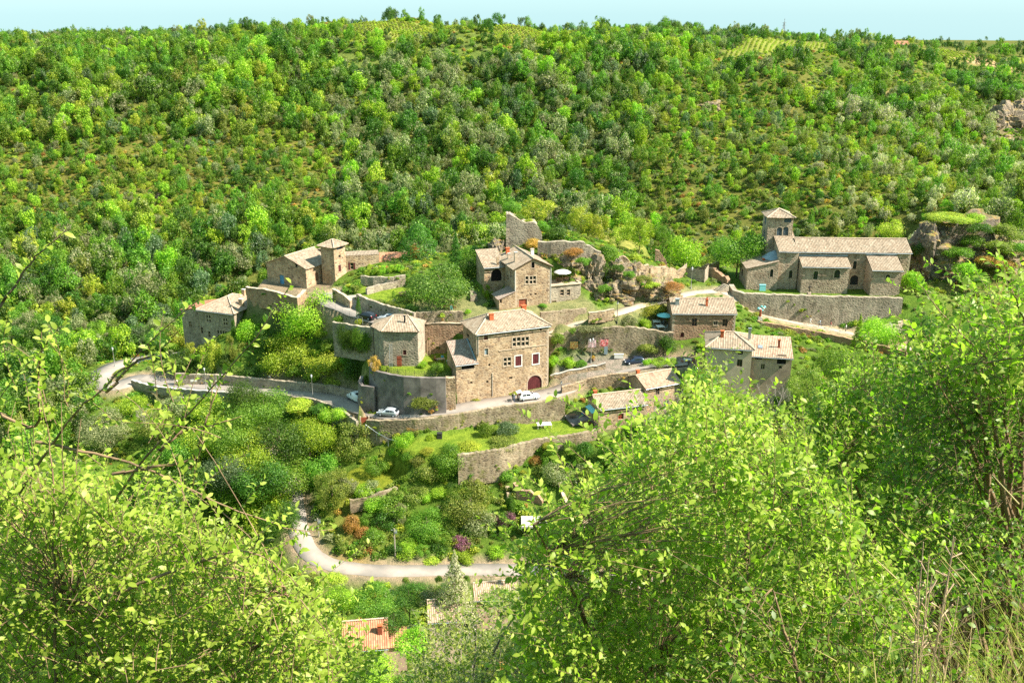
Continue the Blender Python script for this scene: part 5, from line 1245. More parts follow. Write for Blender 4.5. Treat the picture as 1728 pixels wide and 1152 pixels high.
p2, h = on_road(RD['main'], 863, 680, -1.5); person('person in blue grey standing at the road edge left of the unloading group', p2, h + .9, (.16, .22, .30), (.08, .10, .15), 'hair_grey', 'stand', False, 4)
for px, py, lb, sh, pn, hd, po in ((1370, 549, 'leftmost of the walkers on the church path, dressed all in white', (.8, .8, .78), (.7, .68, .62), .2, 'walk'), (1381, 551, 'walker in pale blue on the church path beside the one in white', (.45, .6, .72), (.15, .15, .2), PI + .1, 'walk'), (1402, 556, 'walker in dark red on the church path under the tall wall', (.35, .08, .08), (.5, .45, .38), .1, 'walk'), (1428, 561, 'rightmost walker in white shirt on the church path near the shaded wall foot', (.8, .78, .75), (.08, .08, .1), PI, 'stand')):
    p, h = on_road(RD['church'], px, py, R.uniform(-.3, .3), .06); person(lb, p, h + hd, sh, pn, R.choice(['hair_dark', 'hair_grey']), po, False, int(px))
p, h = on_road(RD['main'], 301, 649, -1.0); person('walker with white shirt and sun hat on the left road', p, h, (.8, .8, .8), (.35, .12, .18), 'hair_dark', 'walk', True, 8, True)
p, h = on_road(RD['main'], 367, 653, -1.0); person('walker in grey on the left road below the ivy house', p, h + PI, (.4, .4, .42), (.1, .1, .12), 'hair_grey', 'walk', False, 9)

# ================================================================== FURNITURE AND SMALL THINGS
def table(label, P, rz, lx, ly, hgt, mat, name='garden_table', legs=True):
    t = thing(name, label, 'table', P, rz); mb = MB(); mb.box((0, 0, hgt - .03), (lx, ly, .06)); mb.build('table_top', M[mat], t)
    for sx in (-1, 1):
        for sy in (-1, 1):
            mb = MB(); mb.tube([(sx * (lx / 2 - .1), sy * (ly / 2 - .1), 0), (sx * (lx / 2 - .12), sy * (ly / 2 - .12), hgt - .06)], .035, 6); mb.build('leg', M[mat], t)
    return t
def chair(label, P, rz, mat, group=None):
    t = thing('garden_chair', label, 'chair', P, rz, group)
    mb = MB(); mb.box((0, 0, .45), (.46, .46, .05)); mb.build('seat', M[mat], t)
    mb = MB(); mb.box((-.22, 0, .72), (.05, .44, .46), rot=Matrix.Rotation(-.15, 3, 'Y')); mb.build('backrest', M[mat], t)
    for sx in (-1, 1):
        for sy in (-1, 1): mb = MB(); mb.tube([(sx * .22, sy * .21, 0), (sx * .2, sy * .2, .43)], .022, 6); mb.build('leg', M[mat], t)
    return t
g = ground(918, 721); table('white outdoor table standing alone on the bright lower lawn', g, .15, 2.7, 1.5, .76, 'white_paint')
Z = 36.85
tp = atZ(744, 611, Z); table('courtyard table with two people seated at it', tp, .2, 1.6, .9, .74, 'wood_pale')
chair('chair under the red dressed diner in the courtyard', tp + Vector((-1.15, .15, 0)), 0, 'red_paint'); person('diner in red sitting on the left of the courtyard table', tp + Vector((-1.15, .15, 0)), 0, (.45, .06, .07), (.08, .09, .15), 'hair_dark', 'sit', False, 21)
chair('chair under the blue dressed diner in the courtyard', tp + Vector((.25, .95, 0)), -PI / 2, 'turq'); person('diner in bright blue sitting behind the courtyard table', tp + Vector((.25, .95, 0)), -PI / 2, (.10, .42, .62), (.3, .3, .32), 'hair_dark', 'sit', False, 22)
chair('empty white plastic chair right of the courtyard table', tp + Vector((1.35, -.1, 0)), PI - .2, 'white_paint'); chair('second white plastic chair, nearest the lean-to, in the courtyard', tp + Vector((2.0, .7, 0)), PI + .5, 'white_paint')
def ladder(label, P, top, w=.5, n=14):
    P, Q = Vector(P), Vector(top); d = (Q - P); t = thing('ladder', label, 'ladder', P)
    s = Vector((1, 0, 0)) * (w / 2)
    for sg in (-1, 1): mb = MB(); mb.tube([s * sg, d + s * sg], .035, 6); mb.build('rail', M['zinc'] if n > 10 else M['wood_pale'], t)
    for i in range(n): mb = MB(); q = d * ((i + .5) / n); mb.tube([q - s, q + s], .022, 5); mb.build('rung', M['zinc'] if n > 10 else M['wood_pale'], t)
    return t
fr = GH.world((1.35, -.9, 0)); fr.z = Z; tp_ = GH.world((1.35, -.12, 4.6)); ladder('long metal ladder leaning on the plain tower house', fr, tp_)
c0 = atY(724, 602, 175.2); c0.z = Z; ladder('short wooden ladder against the rough courtyard wall', c0 + Vector((0, -.5, 0)), c0 + Vector((0, .3, 3.0)), .5, 8)
q = GH.world((2.9, -.35, 0)); q.z = Z; mb = MB()
for i in range(4): mb.box((-.34 + i * .23, 0, 1.05), (.21, .05, 2.1 - .04 * (i % 2)))
mb.box((0, -.04, .5), (.9, .04, .12)); mb.box((0, -.04, 1.6), (.9, .04, .12)); o = mb.build('board_gate', M['red_door'], None, q); o.rotation_euler = (0, 0, GH.ang); tag(o, 'rust brown wooden board gate leaning on the plain tower house wall', 'gate')
# terrace railing posts
rail = thing('terrace_fence', 'thin post and wire fence along the edge of the rounded terrace', 'fence', wz((640, 629, 36.9))[0])
rp = wz((641, 628, 36.9), (655, 631, 36.9), (670, 633, 36.9), (684, 635, 36.9), (699, 636, 36.9), (716, 637, 36.9), (735, 637, 36.9)); 
for p in rp:
    p = p + Vector((0, .9, -.1)) - rail.location; mb = MB(); mb.tube([p, p + Vector((0, 0, 1.05))], .035, 6); mb.build('post', M['iron'], rail)
for zz in (.5, .98): mb = MB(); mb.tube([p + Vector((0, .9, zz - .1)) - rail.location for p in rp], .012, 4); mb.build('wire', M['iron'], rail)
# parasol and things on the flat roof of the gabled house
pb = G3.world((G3.w + 2.2, 3.0, b.ze * 0)); e_ = G3.hit(*z3(1248, 600), (0, 2.6, 0), (0, 1, 0)); zf = G3.hit(*z3(1385, 600), (0, 0, 0), (0, 1, 0)).z
P = G3.world((e_.x, 2.6, zf)); t = thing('parasol', 'round white parasol open on the flat roof beside the gabled house', 'parasol', P)
mb = MB(); mb.tube([(0, 0, 0), (0, 0, 2.5)], .03, 6); mb.build('pole', M['wood_pale'], t)
mb = MB(); rows = []
for rr, zz in ((1.75, 2.05), (1.72, 2.12), (.9, 2.42), (.05, 2.6)): rows.append([(rr * math.cos(2 * PI * j / 32), rr * math.sin(2 * PI * j / 32), zz - .05 * (j % 4 == 2) * rr / 1.7) for j in range(32)])
mb.grid(rows, 0, close=True); mb.build('canopy', M['white_paint'], t)
table('small table in the shade of the white parasol', P + Vector((.7, .3, 0)), .3, 1.2, .8, .74, 'wood')
chair('dark chair in the shade of the white parasol', P + Vector((-.9, .2, 0)), 0, 'wood')
# picnic tables on the manor lawn
def picnic(label, px, py, rz):
    g = ground(px, py); t = thing('picnic_table', label, 'picnic table', g, rz); mb = MB()
    mb.box((0, 0, .73), (1.8, .75, .06)); mb.build('table_top', M['wood'], t)
    for s in (-1, 1): mb = MB(); mb.box((0, s * .75, .44), (1.8, .28, .05)); mb.build('bench', M['wood'], t)
    for s in (-1, 1): mb = MB(); mb.box((s * .65, 0, .41), (.08, 1.5, .08)); mb.box((s * .65, -.4, .35), (.07, .08, .75), rot=Matrix.Rotation(.5, 3, 'X')); mb.box((s * .65, .4, .35), (.07, .08, .75), rot=Matrix.Rotation(-.5, 3, 'X')); mb.build('trestle', M['wood'], t)
picnic('wooden picnic table on the manor lawn', 681, 499, .4); picnic('second picnic table nearer the pine on the manor lawn', 704, 500, .2)
# seats and a child-size scatter under the pine
g = ground(758, 521); table('red garden table in front of the pine trunk', g, .1, 1.4, .8, .72, 'red_door'); chair('orange red chair left of the red garden table', g + Vector((-1.1, .1, 0)), 0, 'red_door'); chair('orange red chair right of the red garden table', g + Vector((1.1, .1, 0)), PI, 'red_door'); chair('turquoise chair in front of the red garden table', g + Vector((.5, -.9, 0)), PI / 2, 'turq')
# lamps
def lamp(label, px, py, hgt, z=None, double=False, dark=False):
    P = ground(px, py) if z is None else atZ(px, py, z)
    t = thing('street_lamp', label, 'street lamp', P, R.uniform(0, 1)); m_ = M['iron'] if dark else M['grey_metal']
    mb = MB(); mb.lathe([(.13, -.3), (.13, .25), (.09, .35), (.065, 1.0), (.05, hgt - .3), (.07, hgt - .28), (.04, hgt - .1)], 10); mb.build('post', m_, t)
    for dx in ((-.45, .45) if double else (0,)):
        if double: mb = MB(); mb.tube([(0, 0, hgt - .35), (dx * .6, 0, hgt - .12), (dx, 0, hgt - .2)], .03, 6); mb.build('bracket', m_, t)
        mb = MB(); mb.lathe([(.10, -.1), (.19, .28), (.19, .30)], 6, 0, (dx, 0, hgt)); ln = mb.build('lantern', M['lamp_clear'], t)
        mb = MB(); mb.lathe([(.24, .30), (.12, .46), (.03, .52), (.03, .6)], 6, 0, (dx, 0, hgt)); mb.build('cap', m_, ln)
    return t
lamp('street lamp by the round bushes right of the left road', 528, 671, 4.4, 28.4); lamp('street lamp on the left road in front of the dark bank', 348, 655, 4.0, 27.2); lamp('street lamp at the hairpin bend on the far left', 194, 618, 4.0, 25.4)
lamp('double street lamp in front of the poster wall', 997, 612, 4.6, None, True); lamp('dark lamp post on a plinth beside the upper lane', 1041, 545, 4.0, None, False, True); lamp('lamp post standing in front of the grey gatehouse ruin', 1166, 487, 4.2)
lamp('short dark lamp at the road edge near the arched door', 947, 660, 1.6, 32.2, False, True)
# posters on the poster wall
def m_banner(name, a, c_, d):
    t = NT(name); p = t.objc(); t.base(t.ramp(t.noise(p, 2.6, 3, .6), [(.35, a), (.5, c_), (.62, d)], 'CONSTANT')); return t.mat
for nm, q, cols in (('orange and ochre poster, leftmost of the three on the wall', (*z6(233, 210), *z6(282, 256)), ((.55, .25, .08), (.62, .45, .16), (.4, .3, .2))), ('pale pink poster in the middle of the three on the wall', (*z6(350, 197), *z6(397, 248)), ((.62, .35, .38), (.7, .58, .55), (.5, .2, .28))), ('red poster, rightmost of the three on the wall', (*z6(422, 195), *z6(474, 241)), ((.55, .08, .09), (.68, .38, .36), (.45, .05, .08)))):
    A = atY(q[0], q[1], 175.9); B = atY(q[2], q[3], 175.9); t = thing('poster', nm, 'poster', ((A.x + B.x) / 2, 175.9, B.z)); w_, h_ = B.x - A.x, A.z - B.z
    rows = [[(-w_ / 2 + w_ * i / 8, .03 * math.sin(i * 1.3 + k), h_ * k / 4) for i in range(9)] for k in range(5)]; mb = MB(); mb.grid(rows, 0); mb.grid([[Vector(p) + Vector((0, .02, 0)) for p in reversed(r_)] for r_ in rows], 0); mb.build('cloth', m_banner('printed_cloth', *cols), t)
    for z_ in (0, h_): mb = MB(); mb.tube([(-w_ / 2 - .1, .01, z_), (w_ / 2 + .1, .01, z_)], .03, 6); mb.build('rod', M['iron'], t)
    for s_ in (-1, 1): mb = MB(); mb.tube([(s_ * w_ / 2, .0, h_), (s_ * w_ / 2, .8, h_ + .1)], .025, 6); mb.build('bracket', M['iron'], t)
def box_thing(name, label, cat, P, sz, mat, rz=0, lid=None):
    t = thing(name, label, cat, P, rz); mb = MB(); mb.box((0, 0, sz[2] / 2), sz, taper=.94); mb.build('body', M[mat], t)
    mb = MB(); mb.box((0, 0, sz[2] + .03), (sz[0] * 1.06, sz[1] * 1.06, .07)); mb.build('lid', M[lid or mat], t); return t
g = ground(1044, 604); box_thing('meter_cabinet', 'small white cabinet at the foot of the poster wall', 'cabinet', g, (1.8, .5, .8), 'white_paint')
g = ground(1022, 597); box_thing('notice_board', 'dark narrow board on the poster wall under the red poster', 'board', Vector((g.x, 176.2, g.z)), (.7, .12, 1.5), 'slate_blue')
g = ground(1001, 608); t = thing('flower_tub', 'tub of yellow orange flowers beside the double lamp', 'flower tub', g); mb = MB(); mb.lathe([(.3, 0), (.4, .5), (.36, .5)], 12); mb.build('tub', M['wood'], t)
FLOWER_TUB = t
g = ground(1060, 627); 
# turquoise utility box and cross by the church
q = CHU.hit(*z5(282, 560), (0, -1.9, 0), (0, 1, 0)); P = CHU.world((q.x, -1.9, q.z)); P.z = 44.35; box_thing('utility_box', 'turquoise box standing against the church annex wall', 'utility box', P, (1.3, .6, 1.4), 'turq', CHU.ang)
q = CHU.hit(*z5(541, 572), (0, -4.6, 0), (0, 1, 0)); P = CHU.world((q.x, -4.6, 0)); P.z = 44.4; t = thing('stone_cross', 'dark cross on a plinth before the middle chapel of the church', 'cross', P); mb = MB(); mb.box((0, 0, .3), (.8, .8, .6), taper=.8); mb.build('plinth', M['quoin'], t); mb = MB(); mb.box((0, 0, 1.4), (.14, .14, 1.7)); mb.box((0, 0, 1.75), (.85, .12, .14)); mb.build('cross', M['iron'], t)
# coloured sculpture on its plinth
P = ground(1282, 541); P = atZ(1282, 541, 40.6); t = thing('painted_sculpture', 'red pole sculpture with turquoise and white discs on a plinth beside the church path', 'sculpture', P)
mb = MB(); mb.box((0, 0, .35), (.9, .9, 1.0), taper=.85); mb.build('plinth', M['concrete_pale'], t)
mb = MB(); mb.lathe([(.22, .8), (.26, 1.2), (.20, 2.0), (.24, 2.4), (.08, 2.5)], 12); mb.build('figure', M['red_door'], t)
for k, (dx, dz, mt) in enumerate(((-.45, 2.6, 'turq'), (.1, 3.0, 'turq'), (.55, 2.6, 'white_paint'), (.75, 2.9, 'turq'), (-.15, 2.5, 'white_paint'), (.3, 2.35, 'turq'))):
    mb = MB(); mb.lathe([(0, -.06), (.28, -.05), (.3, 0), (.28, .05), (0, .06)], 12, 0); d_ = mb.build('disc', M[mt], t, (dx, 0, dz)); d_.rotation_euler = (PI / 2 + .3 * math.sin(k), .2, 0)
    mb = MB(); mb.tube([(0, 0, 2.2), (dx, .02, dz)], .04, 5); mb.build('stem', M['red_door'], t)
# sun terrace beside the brown house: white umbrella-covered tables
for k, (px, py, lb) in enumerate(((1108, 545, 'upper white café table left of the brown house'), (1114, 551, 'lower white café table left of the brown house'))):
    g = atZ(px, py, 41.2); g.z = H(g.x, g.y); table(lb, g, .2 * k, 1.5, 1.5, .75, 'white_paint', 'cafe_table')
    chair('chair left of the %s' % lb, g + Vector((-1.2, 0, 0)), 0, 'slate_blue'); chair('chair right of the %s' % lb, g + Vector((1.2, .1, 0)), PI, 'slate_blue')
g = atZ(1121, 546, 41.2); g.z = H(g.x, g.y); t = thing('green_parasol', 'flat green parasol against the left gable of the brown house', 'parasol', g); mb = MB(); mb.tube([(0, 0, 0), (0, 0, 2.6)], .03, 6); mb.build('pole', M['iron'], t)
mb = MB(); mb.lathe([(1.6, 2.1), (1.58, 2.16), (.8, 2.4), (.04, 2.6)], 16); mb.build('canopy', M['turq'], t)
# cafe seats in red by the street hedge
g = ground(1160, 612); table('pale table with red chairs beside the street hedge', g, 0, 1.5, .8, .74, 'white_paint'); chair('red chair left of the pale street table', g + Vector((-1.1, -.2, 0)), 0, 'red_door'); chair('red chair right of the pale street table', g + Vector((1.1, .1, 0)), PI, 'red_door')
# patio objects by the cottage
pz_ = 28.85
for px, py, lb, c_ in ((984, 700, 'blue barrel nearest the cottage wall on the patio', 'blue_paint'), (979, 694, 'blue barrel at the back of the patio', 'blue_paint')):
    mb = MB(); P = atZ(px, py, pz_); t = thing('barrel', lb, 'barrel', P); mb.lathe([(.28, 0), (.33, .25), (.31, .45), (.33, .65), (.28, .9)], 14); mb.build('body', M[c_], t); mb = MB(); mb.lathe([(.30, .9), (.30, .96), (0, .98)], 14); mb.build('lid', M['iron'], t)
P = atZ(966, 704, pz_); table('low dark table on the cottage patio', P, .3, 1.3, 1.0, .6, 'wood')
P = atZ(970, 690, pz_); box_thing('garden_shed', 'dark lean-to box at the back left of the cottage patio', 'shed', P, (2.6, 1.2, 1.5), 'iron', LH.ang)
# red gate at the start of the retaining wall
P = atZ(616, 719, 28.2); t = thing('red_gate', 'small dark red gate at the left end of the road retaining wall', 'gate', P, .1); mb = MB()
mb.box((0, 0, .8), (1.3, .06, 2.0)); mb.build('panel', M['red_door'], t)
for s_ in (-1, 1): mb = MB(); mb.box((s_ * .78, 0, .8), (.22, .3, 2.4)); mb.build('gate_post', M['quoin'], t)
# compost bin on the lawn
g = ground(742, 739); box_thing('compost_bin', 'black compost bin on the lower lawn near the flower bed', 'bin', g, (.9, .9, 1.0), 'iron')
# railing of the castle lane
rl = wz((556, 516, 43.3), (566, 522, 43.2), (578, 528, 43.1), (590, 534, 43.0), (603, 540, 42.9), (612, 544, 42.9)); t = thing('lane_railing', 'thin metal railing along the lane in front of the manor', 'railing', rl[0])
for p in rl: mb = MB(); q = p - rl[0]; mb.tube([q + Vector((0, 0, -.5)), q + Vector((0, 0, 1.0))], .035, 6); mb.build('post', M['grey_metal'], t)
for zz in (.55, .98): mb = MB(); mb.tube([p - rl[0] + Vector((0, 0, zz)) for p in rl], .025, 5); mb.build('rail', M['grey_metal'], t)
# handrail going down at the red gate
rl = wz((617, 724, 28.3), (635, 737, 26.8), (655, 748, 26.0), (670, 752, 26)); t = thing('handrail', 'pale handrail leading down from the red gate', 'handrail', rl[0])
for p in rl: mb = MB(); q = p - rl[0]; mb.tube([q + Vector((0, 0, -.6)), q + Vector((0, 0, .95))], .04, 6); mb.build('post', M['zinc'], t)
mb = MB(); mb.tube([p - rl[0] + Vector((0, 0, .95)) for p in rl], .045, 6); mb.build('rail', M['zinc'], t)
# utility poles
def pole(label, px, py, hgt, z=None):
    P = ground(px, py) if z is None else atZ(px, py, z); t = thing('utility_pole', label, 'utility pole', P); mb = MB(); mb.tube([(0, 0, -.5), (0, 0, hgt)], [.15, .10], 8); mb.build('pole', M['bark_grey'], t)
    mb = MB(); mb.box((0, 0, hgt - .3), (1.0, .1, .1)); mb.build('crossarm', M['grey_metal'], t); mb = MB(); mb.box((.25, 0, hgt - .75), (.4, .25, .35)); mb.build('lamp_head', M['zinc'], t)
pole('utility pole with crossarm among the shrubs above the valley road', 667, 938, 5.2); pole('leaning grey pole beside the shaded valley road', 538, 905, 3.5)
# road signs
def sign(label, P, rz, tri=True):
    t = thing('road_sign', label, 'road sign', P, rz); mb = MB(); mb.tube([(0, 0, -.3), (0, 0, 2.3)], .035, 6); mb.build('post', M['grey_metal'], t)
    mb = MB(); h_ = .75
    if tri: pts = [(-.45, -.05, 1.75), (.45, -.05, 1.75), (0, -.05, 2.5)]
    else: pts = [(-.6, -.05, 1.8), (.6, -.05, 1.8), (.6, -.05, 2.3), (-.6, -.05, 2.3)]
    mb.add(pts); mb.add([(x, y + .025, z) for x, y, z in reversed(pts)])
    for i in range(len(pts)): a, c_ = pts[i], pts[(i + 1) % len(pts)]; mb.add([a, (a[0], a[1] + .025, a[2]), (c_[0], c_[1] + .025, c_[2]), c_])
    pl = mb.build('plate', M['white_paint'], t)
    if tri:
        fb = MB()
        for i in range(3): a, c_ = Vector(pts[i]), Vector(pts[(i + 1) % 3]); cc = Vector((0, -.055, 2.0)); a.y = c_.y = -.055; fb.add([a, c_, c_.lerp(cc, .22), a.lerp(cc, .22)])
        fb.build('red_border', M['lamp_red'], pl)
p, h = on_road(RD['main'], 446, 652, 2.6); sign('triangular warning sign at the edge of the shaded bank on the left road', p, .2)
p, h = on_road(RD['main'], 341, 656, -2.4); sign('white rectangular sign on the left road parapet', p, .1, False)
# pylon on the skyline
P = atY(1321, 68, 640); t = thing('pylon', 'thin lattice pylon on the far skyline', 'pylon', P); mb = MB()
for s_ in (-1, 1):
    for r_ in (-1, 1): mb.tube([(s_ * 1.2, r_ * 1.2, -4), (s_ * .25, r_ * .25, 11)], .12, 4)
for k in range(6):
    a = 1.2 - .95 * (k * 2.5 + 4) / 15; z_ = k * 2.2
    mb.tube([(-a, -a, z_), (a, -a * .85, z_ + 2.0)], .08, 4); mb.tube([(a, -a, z_), (-a * .85, -a * .85, z_ + 2.0)], .08, 4)
mb.build('mast', M['grey_metal'], t)
for z_ in (9, 10.5): mb = MB(); mb.box((0, 0, z_), (2.6, .16, .16)); mb.build('arm', M['grey_metal'], t)
# ================================================================== TREES AND SHRUBS
def leaf_quads(P, Nn, size, rg):
    """kite-shaped leaf clumps at P facing Nn"""
    n = len(P); Nn = Nn / (np.linalg.norm(Nn, axis=1, keepdims=True) + 1e-9)
    a = np.cross(Nn, rg.normal(size=(n, 3))); a /= np.linalg.norm(a, axis=1, keepdims=True) + 1e-9
    b = np.cross(Nn, a); s = (size * rg.uniform(.55, 1.35, n))[:, None]
    up = Nn * s * rg.uniform(-.15, .25, n)[:, None]
    V = np.stack([P - a * s * .55, P - b * s * .36 + up, P + a * s * .55, P + b * s * .36 + up], 1)
    return V.reshape(-1, 3)
def crown_pts(kind, n, rg):
    """points and outward directions of a unit crown"""
    if kind == 'round': cen = rg.normal(size=(17, 3)); cen /= np.linalg.norm(cen, axis=1, keepdims=True); cen *= rg.uniform(.35, .72, 17)[:, None]; cen[:, 2] *= .9; lr = rg.uniform(.28, .46, 17)
    elif kind == 'loose': cen = rg.normal(size=(22, 3)); cen /= np.linalg.norm(cen, axis=1, keepdims=True); cen *= rg.uniform(.4, .88, 22)[:, None]; lr = rg.uniform(.17, .34, 22)
    elif kind == 'tall': cen = rg.normal(size=(20, 3)) * np.array([.33, .33, .5]); cen[:, 2] = np.clip(cen[:, 2], -.8, .85); lr = rg.uniform(.2, .34, 20)
    elif kind == 'bush': cen = rg.normal(size=(15, 3)); cen /= np.linalg.norm(cen, axis=1, keepdims=True); cen *= rg.uniform(.4, .7, 15)[:, None]; cen[:, 2] = np.abs(cen[:, 2]) * .9 - .35; lr = rg.uniform(.26, .44, 15)
    elif kind == 'umbrella':
        m = 26; a = rg.uniform(0, 2 * PI, m); r = np.sqrt(rg.uniform(0, 1, m)) * .82; cen = np.c_[np.cos(a) * r, np.sin(a) * r, (1 - r) * .55 - .1 + rg.normal(size=m) * .14]; lr = rg.uniform(.18, .3, m)
    elif kind == 'conifer':
        z = 1 - 2 * np.sqrt(rg.uniform(0, 1, n)); a = rg.uniform(0, 2 * PI, n); rr = (1 - z) / 2
        tier = .72 + .28 * np.sin(z * 26 + np.sin(a * 5) * 1.2); r = rr * tier * rg.uniform(.75, 1.05, n)
        D = np.c_[np.cos(a), np.sin(a), np.full(n, .25)]; return np.c_[np.cos(a) * r, np.sin(a) * r, z - .06 * tier], D
    elif kind == 'cypress':
        z = rg.uniform(-1, 1, n); a = rg.uniform(0, 2 * PI, n); r = np.clip(1 - ((z + .35) / 1.36) ** 2, .03, 1) ** .7 * rg.uniform(.8, 1.08, n) * (1 + .12 * np.sin(a * 3 + z * 9))
        return np.c_[np.cos(a) * r, np.sin(a) * r, z], np.c_[np.cos(a), np.sin(a), np.full(n, .6)]
    w = lr ** 2; k = rg.choice(len(cen), n, p=w / w.sum())
    d = rg.normal(size=(n, 3)); d /= np.linalg.norm(d, axis=1, keepdims=True)
    out = cen[k] / (np.linalg.norm(cen[k], axis=1, keepdims=True) + .15)
    d = d + out * .55 + np.array([0, 0, .18]); d /= np.linalg.norm(d, axis=1, keepdims=True)
    r = lr[k] * (rg.uniform(.5, 1.0, n) ** .35) * (1 + .24 * rg.normal(size=n))
    return cen[k] + d * r[:, None], d
CROWN = {}
def crown_mesh(kind, mat, res, var=0):
    key = (kind, mat, res, var)
    if key in CROWN: return CROWN[key]
    k0 = (kind, None, res, var)
    if k0 not in CROWN:
        rg = np.random.default_rng(sum(map(ord, kind)) + 13 * var)
        n, sz = {'lo': (1300, .128), 'hi': (4200, .075), 'xh': (10000, .047), 'xlo': (260, .27)}[res]
        P, D = crown_pts(kind, n, rg); Nn = D + rg.normal(size=D.shape) * .55
        CROWN[k0] = leaf_quads(P, Nn, sz, rg)
    CROWN[key] = mesh_quads('crown', CROWN[k0], M['leaf_' + mat]); return CROWN[key]
def trunk_mesh(seed=0, limbs=5):
    r = random.Random(seed); mb = MB()
    pts = [(0, 0, -.06), (.01, .0, .1), (r.uniform(-.02, .02), r.uniform(-.02, .02), .4), (r.uniform(-.03, .03), r.uniform(-.03, .03), .7), (r.uniform(-.04, .04), r.uniform(-.04, .04), 1.05)]
    mb.tube(pts, [.05, .036, .03, .023, .01], 7)
    for i in range(limbs):
        a = 2 * PI * i / limbs + r.uniform(-.4, .4); z = r.uniform(.45, .8); q = Vector(pts[2]).lerp(Vector(pts[4]), (z - .4) / .65); l = r.uniform(.16, .3)
        mb.tube([q, q + Vector((math.cos(a) * l * .6, math.sin(a) * l * .6, l * .45)), q + Vector((math.cos(a) * l, math.sin(a) * l, l * 1.0))], [.017, .012, .005], 5)
    return mb.mesh('trunk', M['bark'])
TRUNKS = [trunk_mesh(i) for i in range(4)]
def plant(name, label, cat, P, rx, rz, kind, mat, zc=None, res='hi', group=None, ry=None, rot=None, var=0, trunk=True):
    """P: foot on the ground; crown centre zc above it, radii rx, rz"""
    zc = rz if zc is None else zc
    t = thing(name, label, cat, P, 0, group)
    c = obj('crown' if cat == 'tree' else 'foliage', crown_mesh(kind, mat, res, var), t, (0, 0, zc)); c.scale = (rx, ry or rx, rz); c.rotation_euler = (0, 0, R.uniform(0, 6.28) if rot is None else rot)
    if trunk:
        k = obj('trunk' if cat == 'tree' else 'stem', TRUNKS[R.randrange(4)], t); hgt = max(zc + rz * .35, .3); k.scale = (max(rx, hgt * .35) * 1.0, max(rx, hgt * .35) * 1.0, hgt); k.rotation_euler = (0, 0, R.uniform(0, 6.28))
    return t
def veg(kind, mat, px, py, rx, ry, label, Y=None, cat=None, res=None, dep=1.0, name=None, group=None, var=0):
    trk = not (name == 'ivy' or dep != 1.0 or (kind == 'bush' and Y is not None))
    """a plant whose crown centre and radii were measured on the photograph; its foot stands on the ground below"""
    if Y is None: g = ground(px, min(py + ry * .92, 1150)); Y = g.y + rx * .5 / 10
    Cn = atY(px, py, Y); d = project(Cn)[2]; RX = 1.15 * rx * d / FPX; RZ = 1.12 * ry * d / FPX / .96
    zg = H(Cn.x, Cn.y); zc = Cn.z - zg
    if zc < RZ * .25: zg = Cn.z - RZ * .25; zc = RZ * .25
    cat = cat or ('tree' if RZ > 1.7 else 'shrub')
    if res is None: res = 'xh' if max(rx, ry) > 30 else 'hi'
    name = name or {'conifer': 'conifer_tree', 'cypress': 'cypress_tree', 'umbrella': 'pine_tree'}.get(kind, 'leafy_tree' if cat == 'tree' else 'shrub')
    return plant(name, label, cat, Vector((Cn.x, Cn.y, zg)), RX, RZ, kind, mat, zc, res, group, RX * dep, 0 if dep != 1 else None, var, trk)

V = veg
# --- around the manor and the left end of the village
V('round', 'bright', 522, 534, 43, 45, 'large round bright green tree in front of the manor terrace')
V('round', 'bright', 478, 598, 40, 34, 'bushy light green tree above the dark bank left of the yellow shrubs', var=1)
V('bush', 'yellow', 556, 610, 48, 28, 'wide yellow green shrub mass cascading left of the ivy wall')
V('tall', 'olive', 391, 585, 11, 30, 'tall narrow olive tree at the corner of the grey house')
V('loose', 'yellow', 358, 600, 15, 25, 'yellowish small tree on the dark bank below the grey house')
V('loose', 'yellow', 320, 590, 9, 12, 'little yellow shrub left of the yellowish bank tree')
V('bush', 'bright', 420, 556, 23, 24, 'bright ivy covering the end wall of the grey house', name='ivy', dep=.7)
V('tall', 'deep', 394, 552, 6, 20, 'dark ivy strip on the corner of the grey house', name='ivy')
V('round', 'deep', 455, 575, 22, 24, 'dark shaded tree between grey house and round green tree')
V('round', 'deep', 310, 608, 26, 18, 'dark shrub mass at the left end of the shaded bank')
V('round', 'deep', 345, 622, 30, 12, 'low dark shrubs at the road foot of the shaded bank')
V('bush', 'yellow', 474, 528, 11, 10, 'yellow bush under the manor terrace wall')
V('cypress', 'deep', 605, 521, 3.6, 18, 'small dark cypress beside the lane and parked cars')
V('bush', 'yellow', 609, 541, 10, 7, 'yellow bush at the foot of the small cypress')
V('bush', 'mid', 574, 537, 13, 9, 'green bush below the lane railing')
for i, (px, py) in enumerate([(622, 458), (634, 456), (647, 454), (660, 453), (673, 452)]): V('tall', 'bright', px, py, 7, 9, 'bright bean plants in the vegetable garden under the orange shed', group='bean plants in the vegetable garden')
for px, py, rx, lb in ((641, 509, 9, 'left'), (658, 513, 10, 'middle'), (677, 518, 12, 'right')): V('bush', 'olive', px, py, rx, 8, '%s olive shrub of three hanging over the lawn wall' % lb)
V('bush', 'deep', 694, 521, 14, 10, 'dark shrub at the left edge of the pine terrace')
V('cypress', 'mid', 664, 497, 2.5, 6, 'tiny pointed shrub on the manor lawn')
V('round', 'pine', 748, 484, 52, 38, 'broad umbrella pine with reddish trunk on the garden terrace', Y=182.5, name='pine_tree')
V('cypress', 'deep', 706, 411, 26, 29, 'wide dark yew behind the orange roofed shed', name='yew_tree')
V('loose', 'ochre', 700, 425, 8, 13, 'dry brown little tree in front of the dark yew')
V('conifer', 'deep', 769, 424, 19, 34, 'dark pointed conifer between yew and gabled house')
V('round', 'bright', 803, 393, 29, 21, 'bright spreading tree on the slope left of the castle keep')
V('round', 'mid', 752, 410, 20, 14, 'mid green tree behind the pointed conifer', var=1)
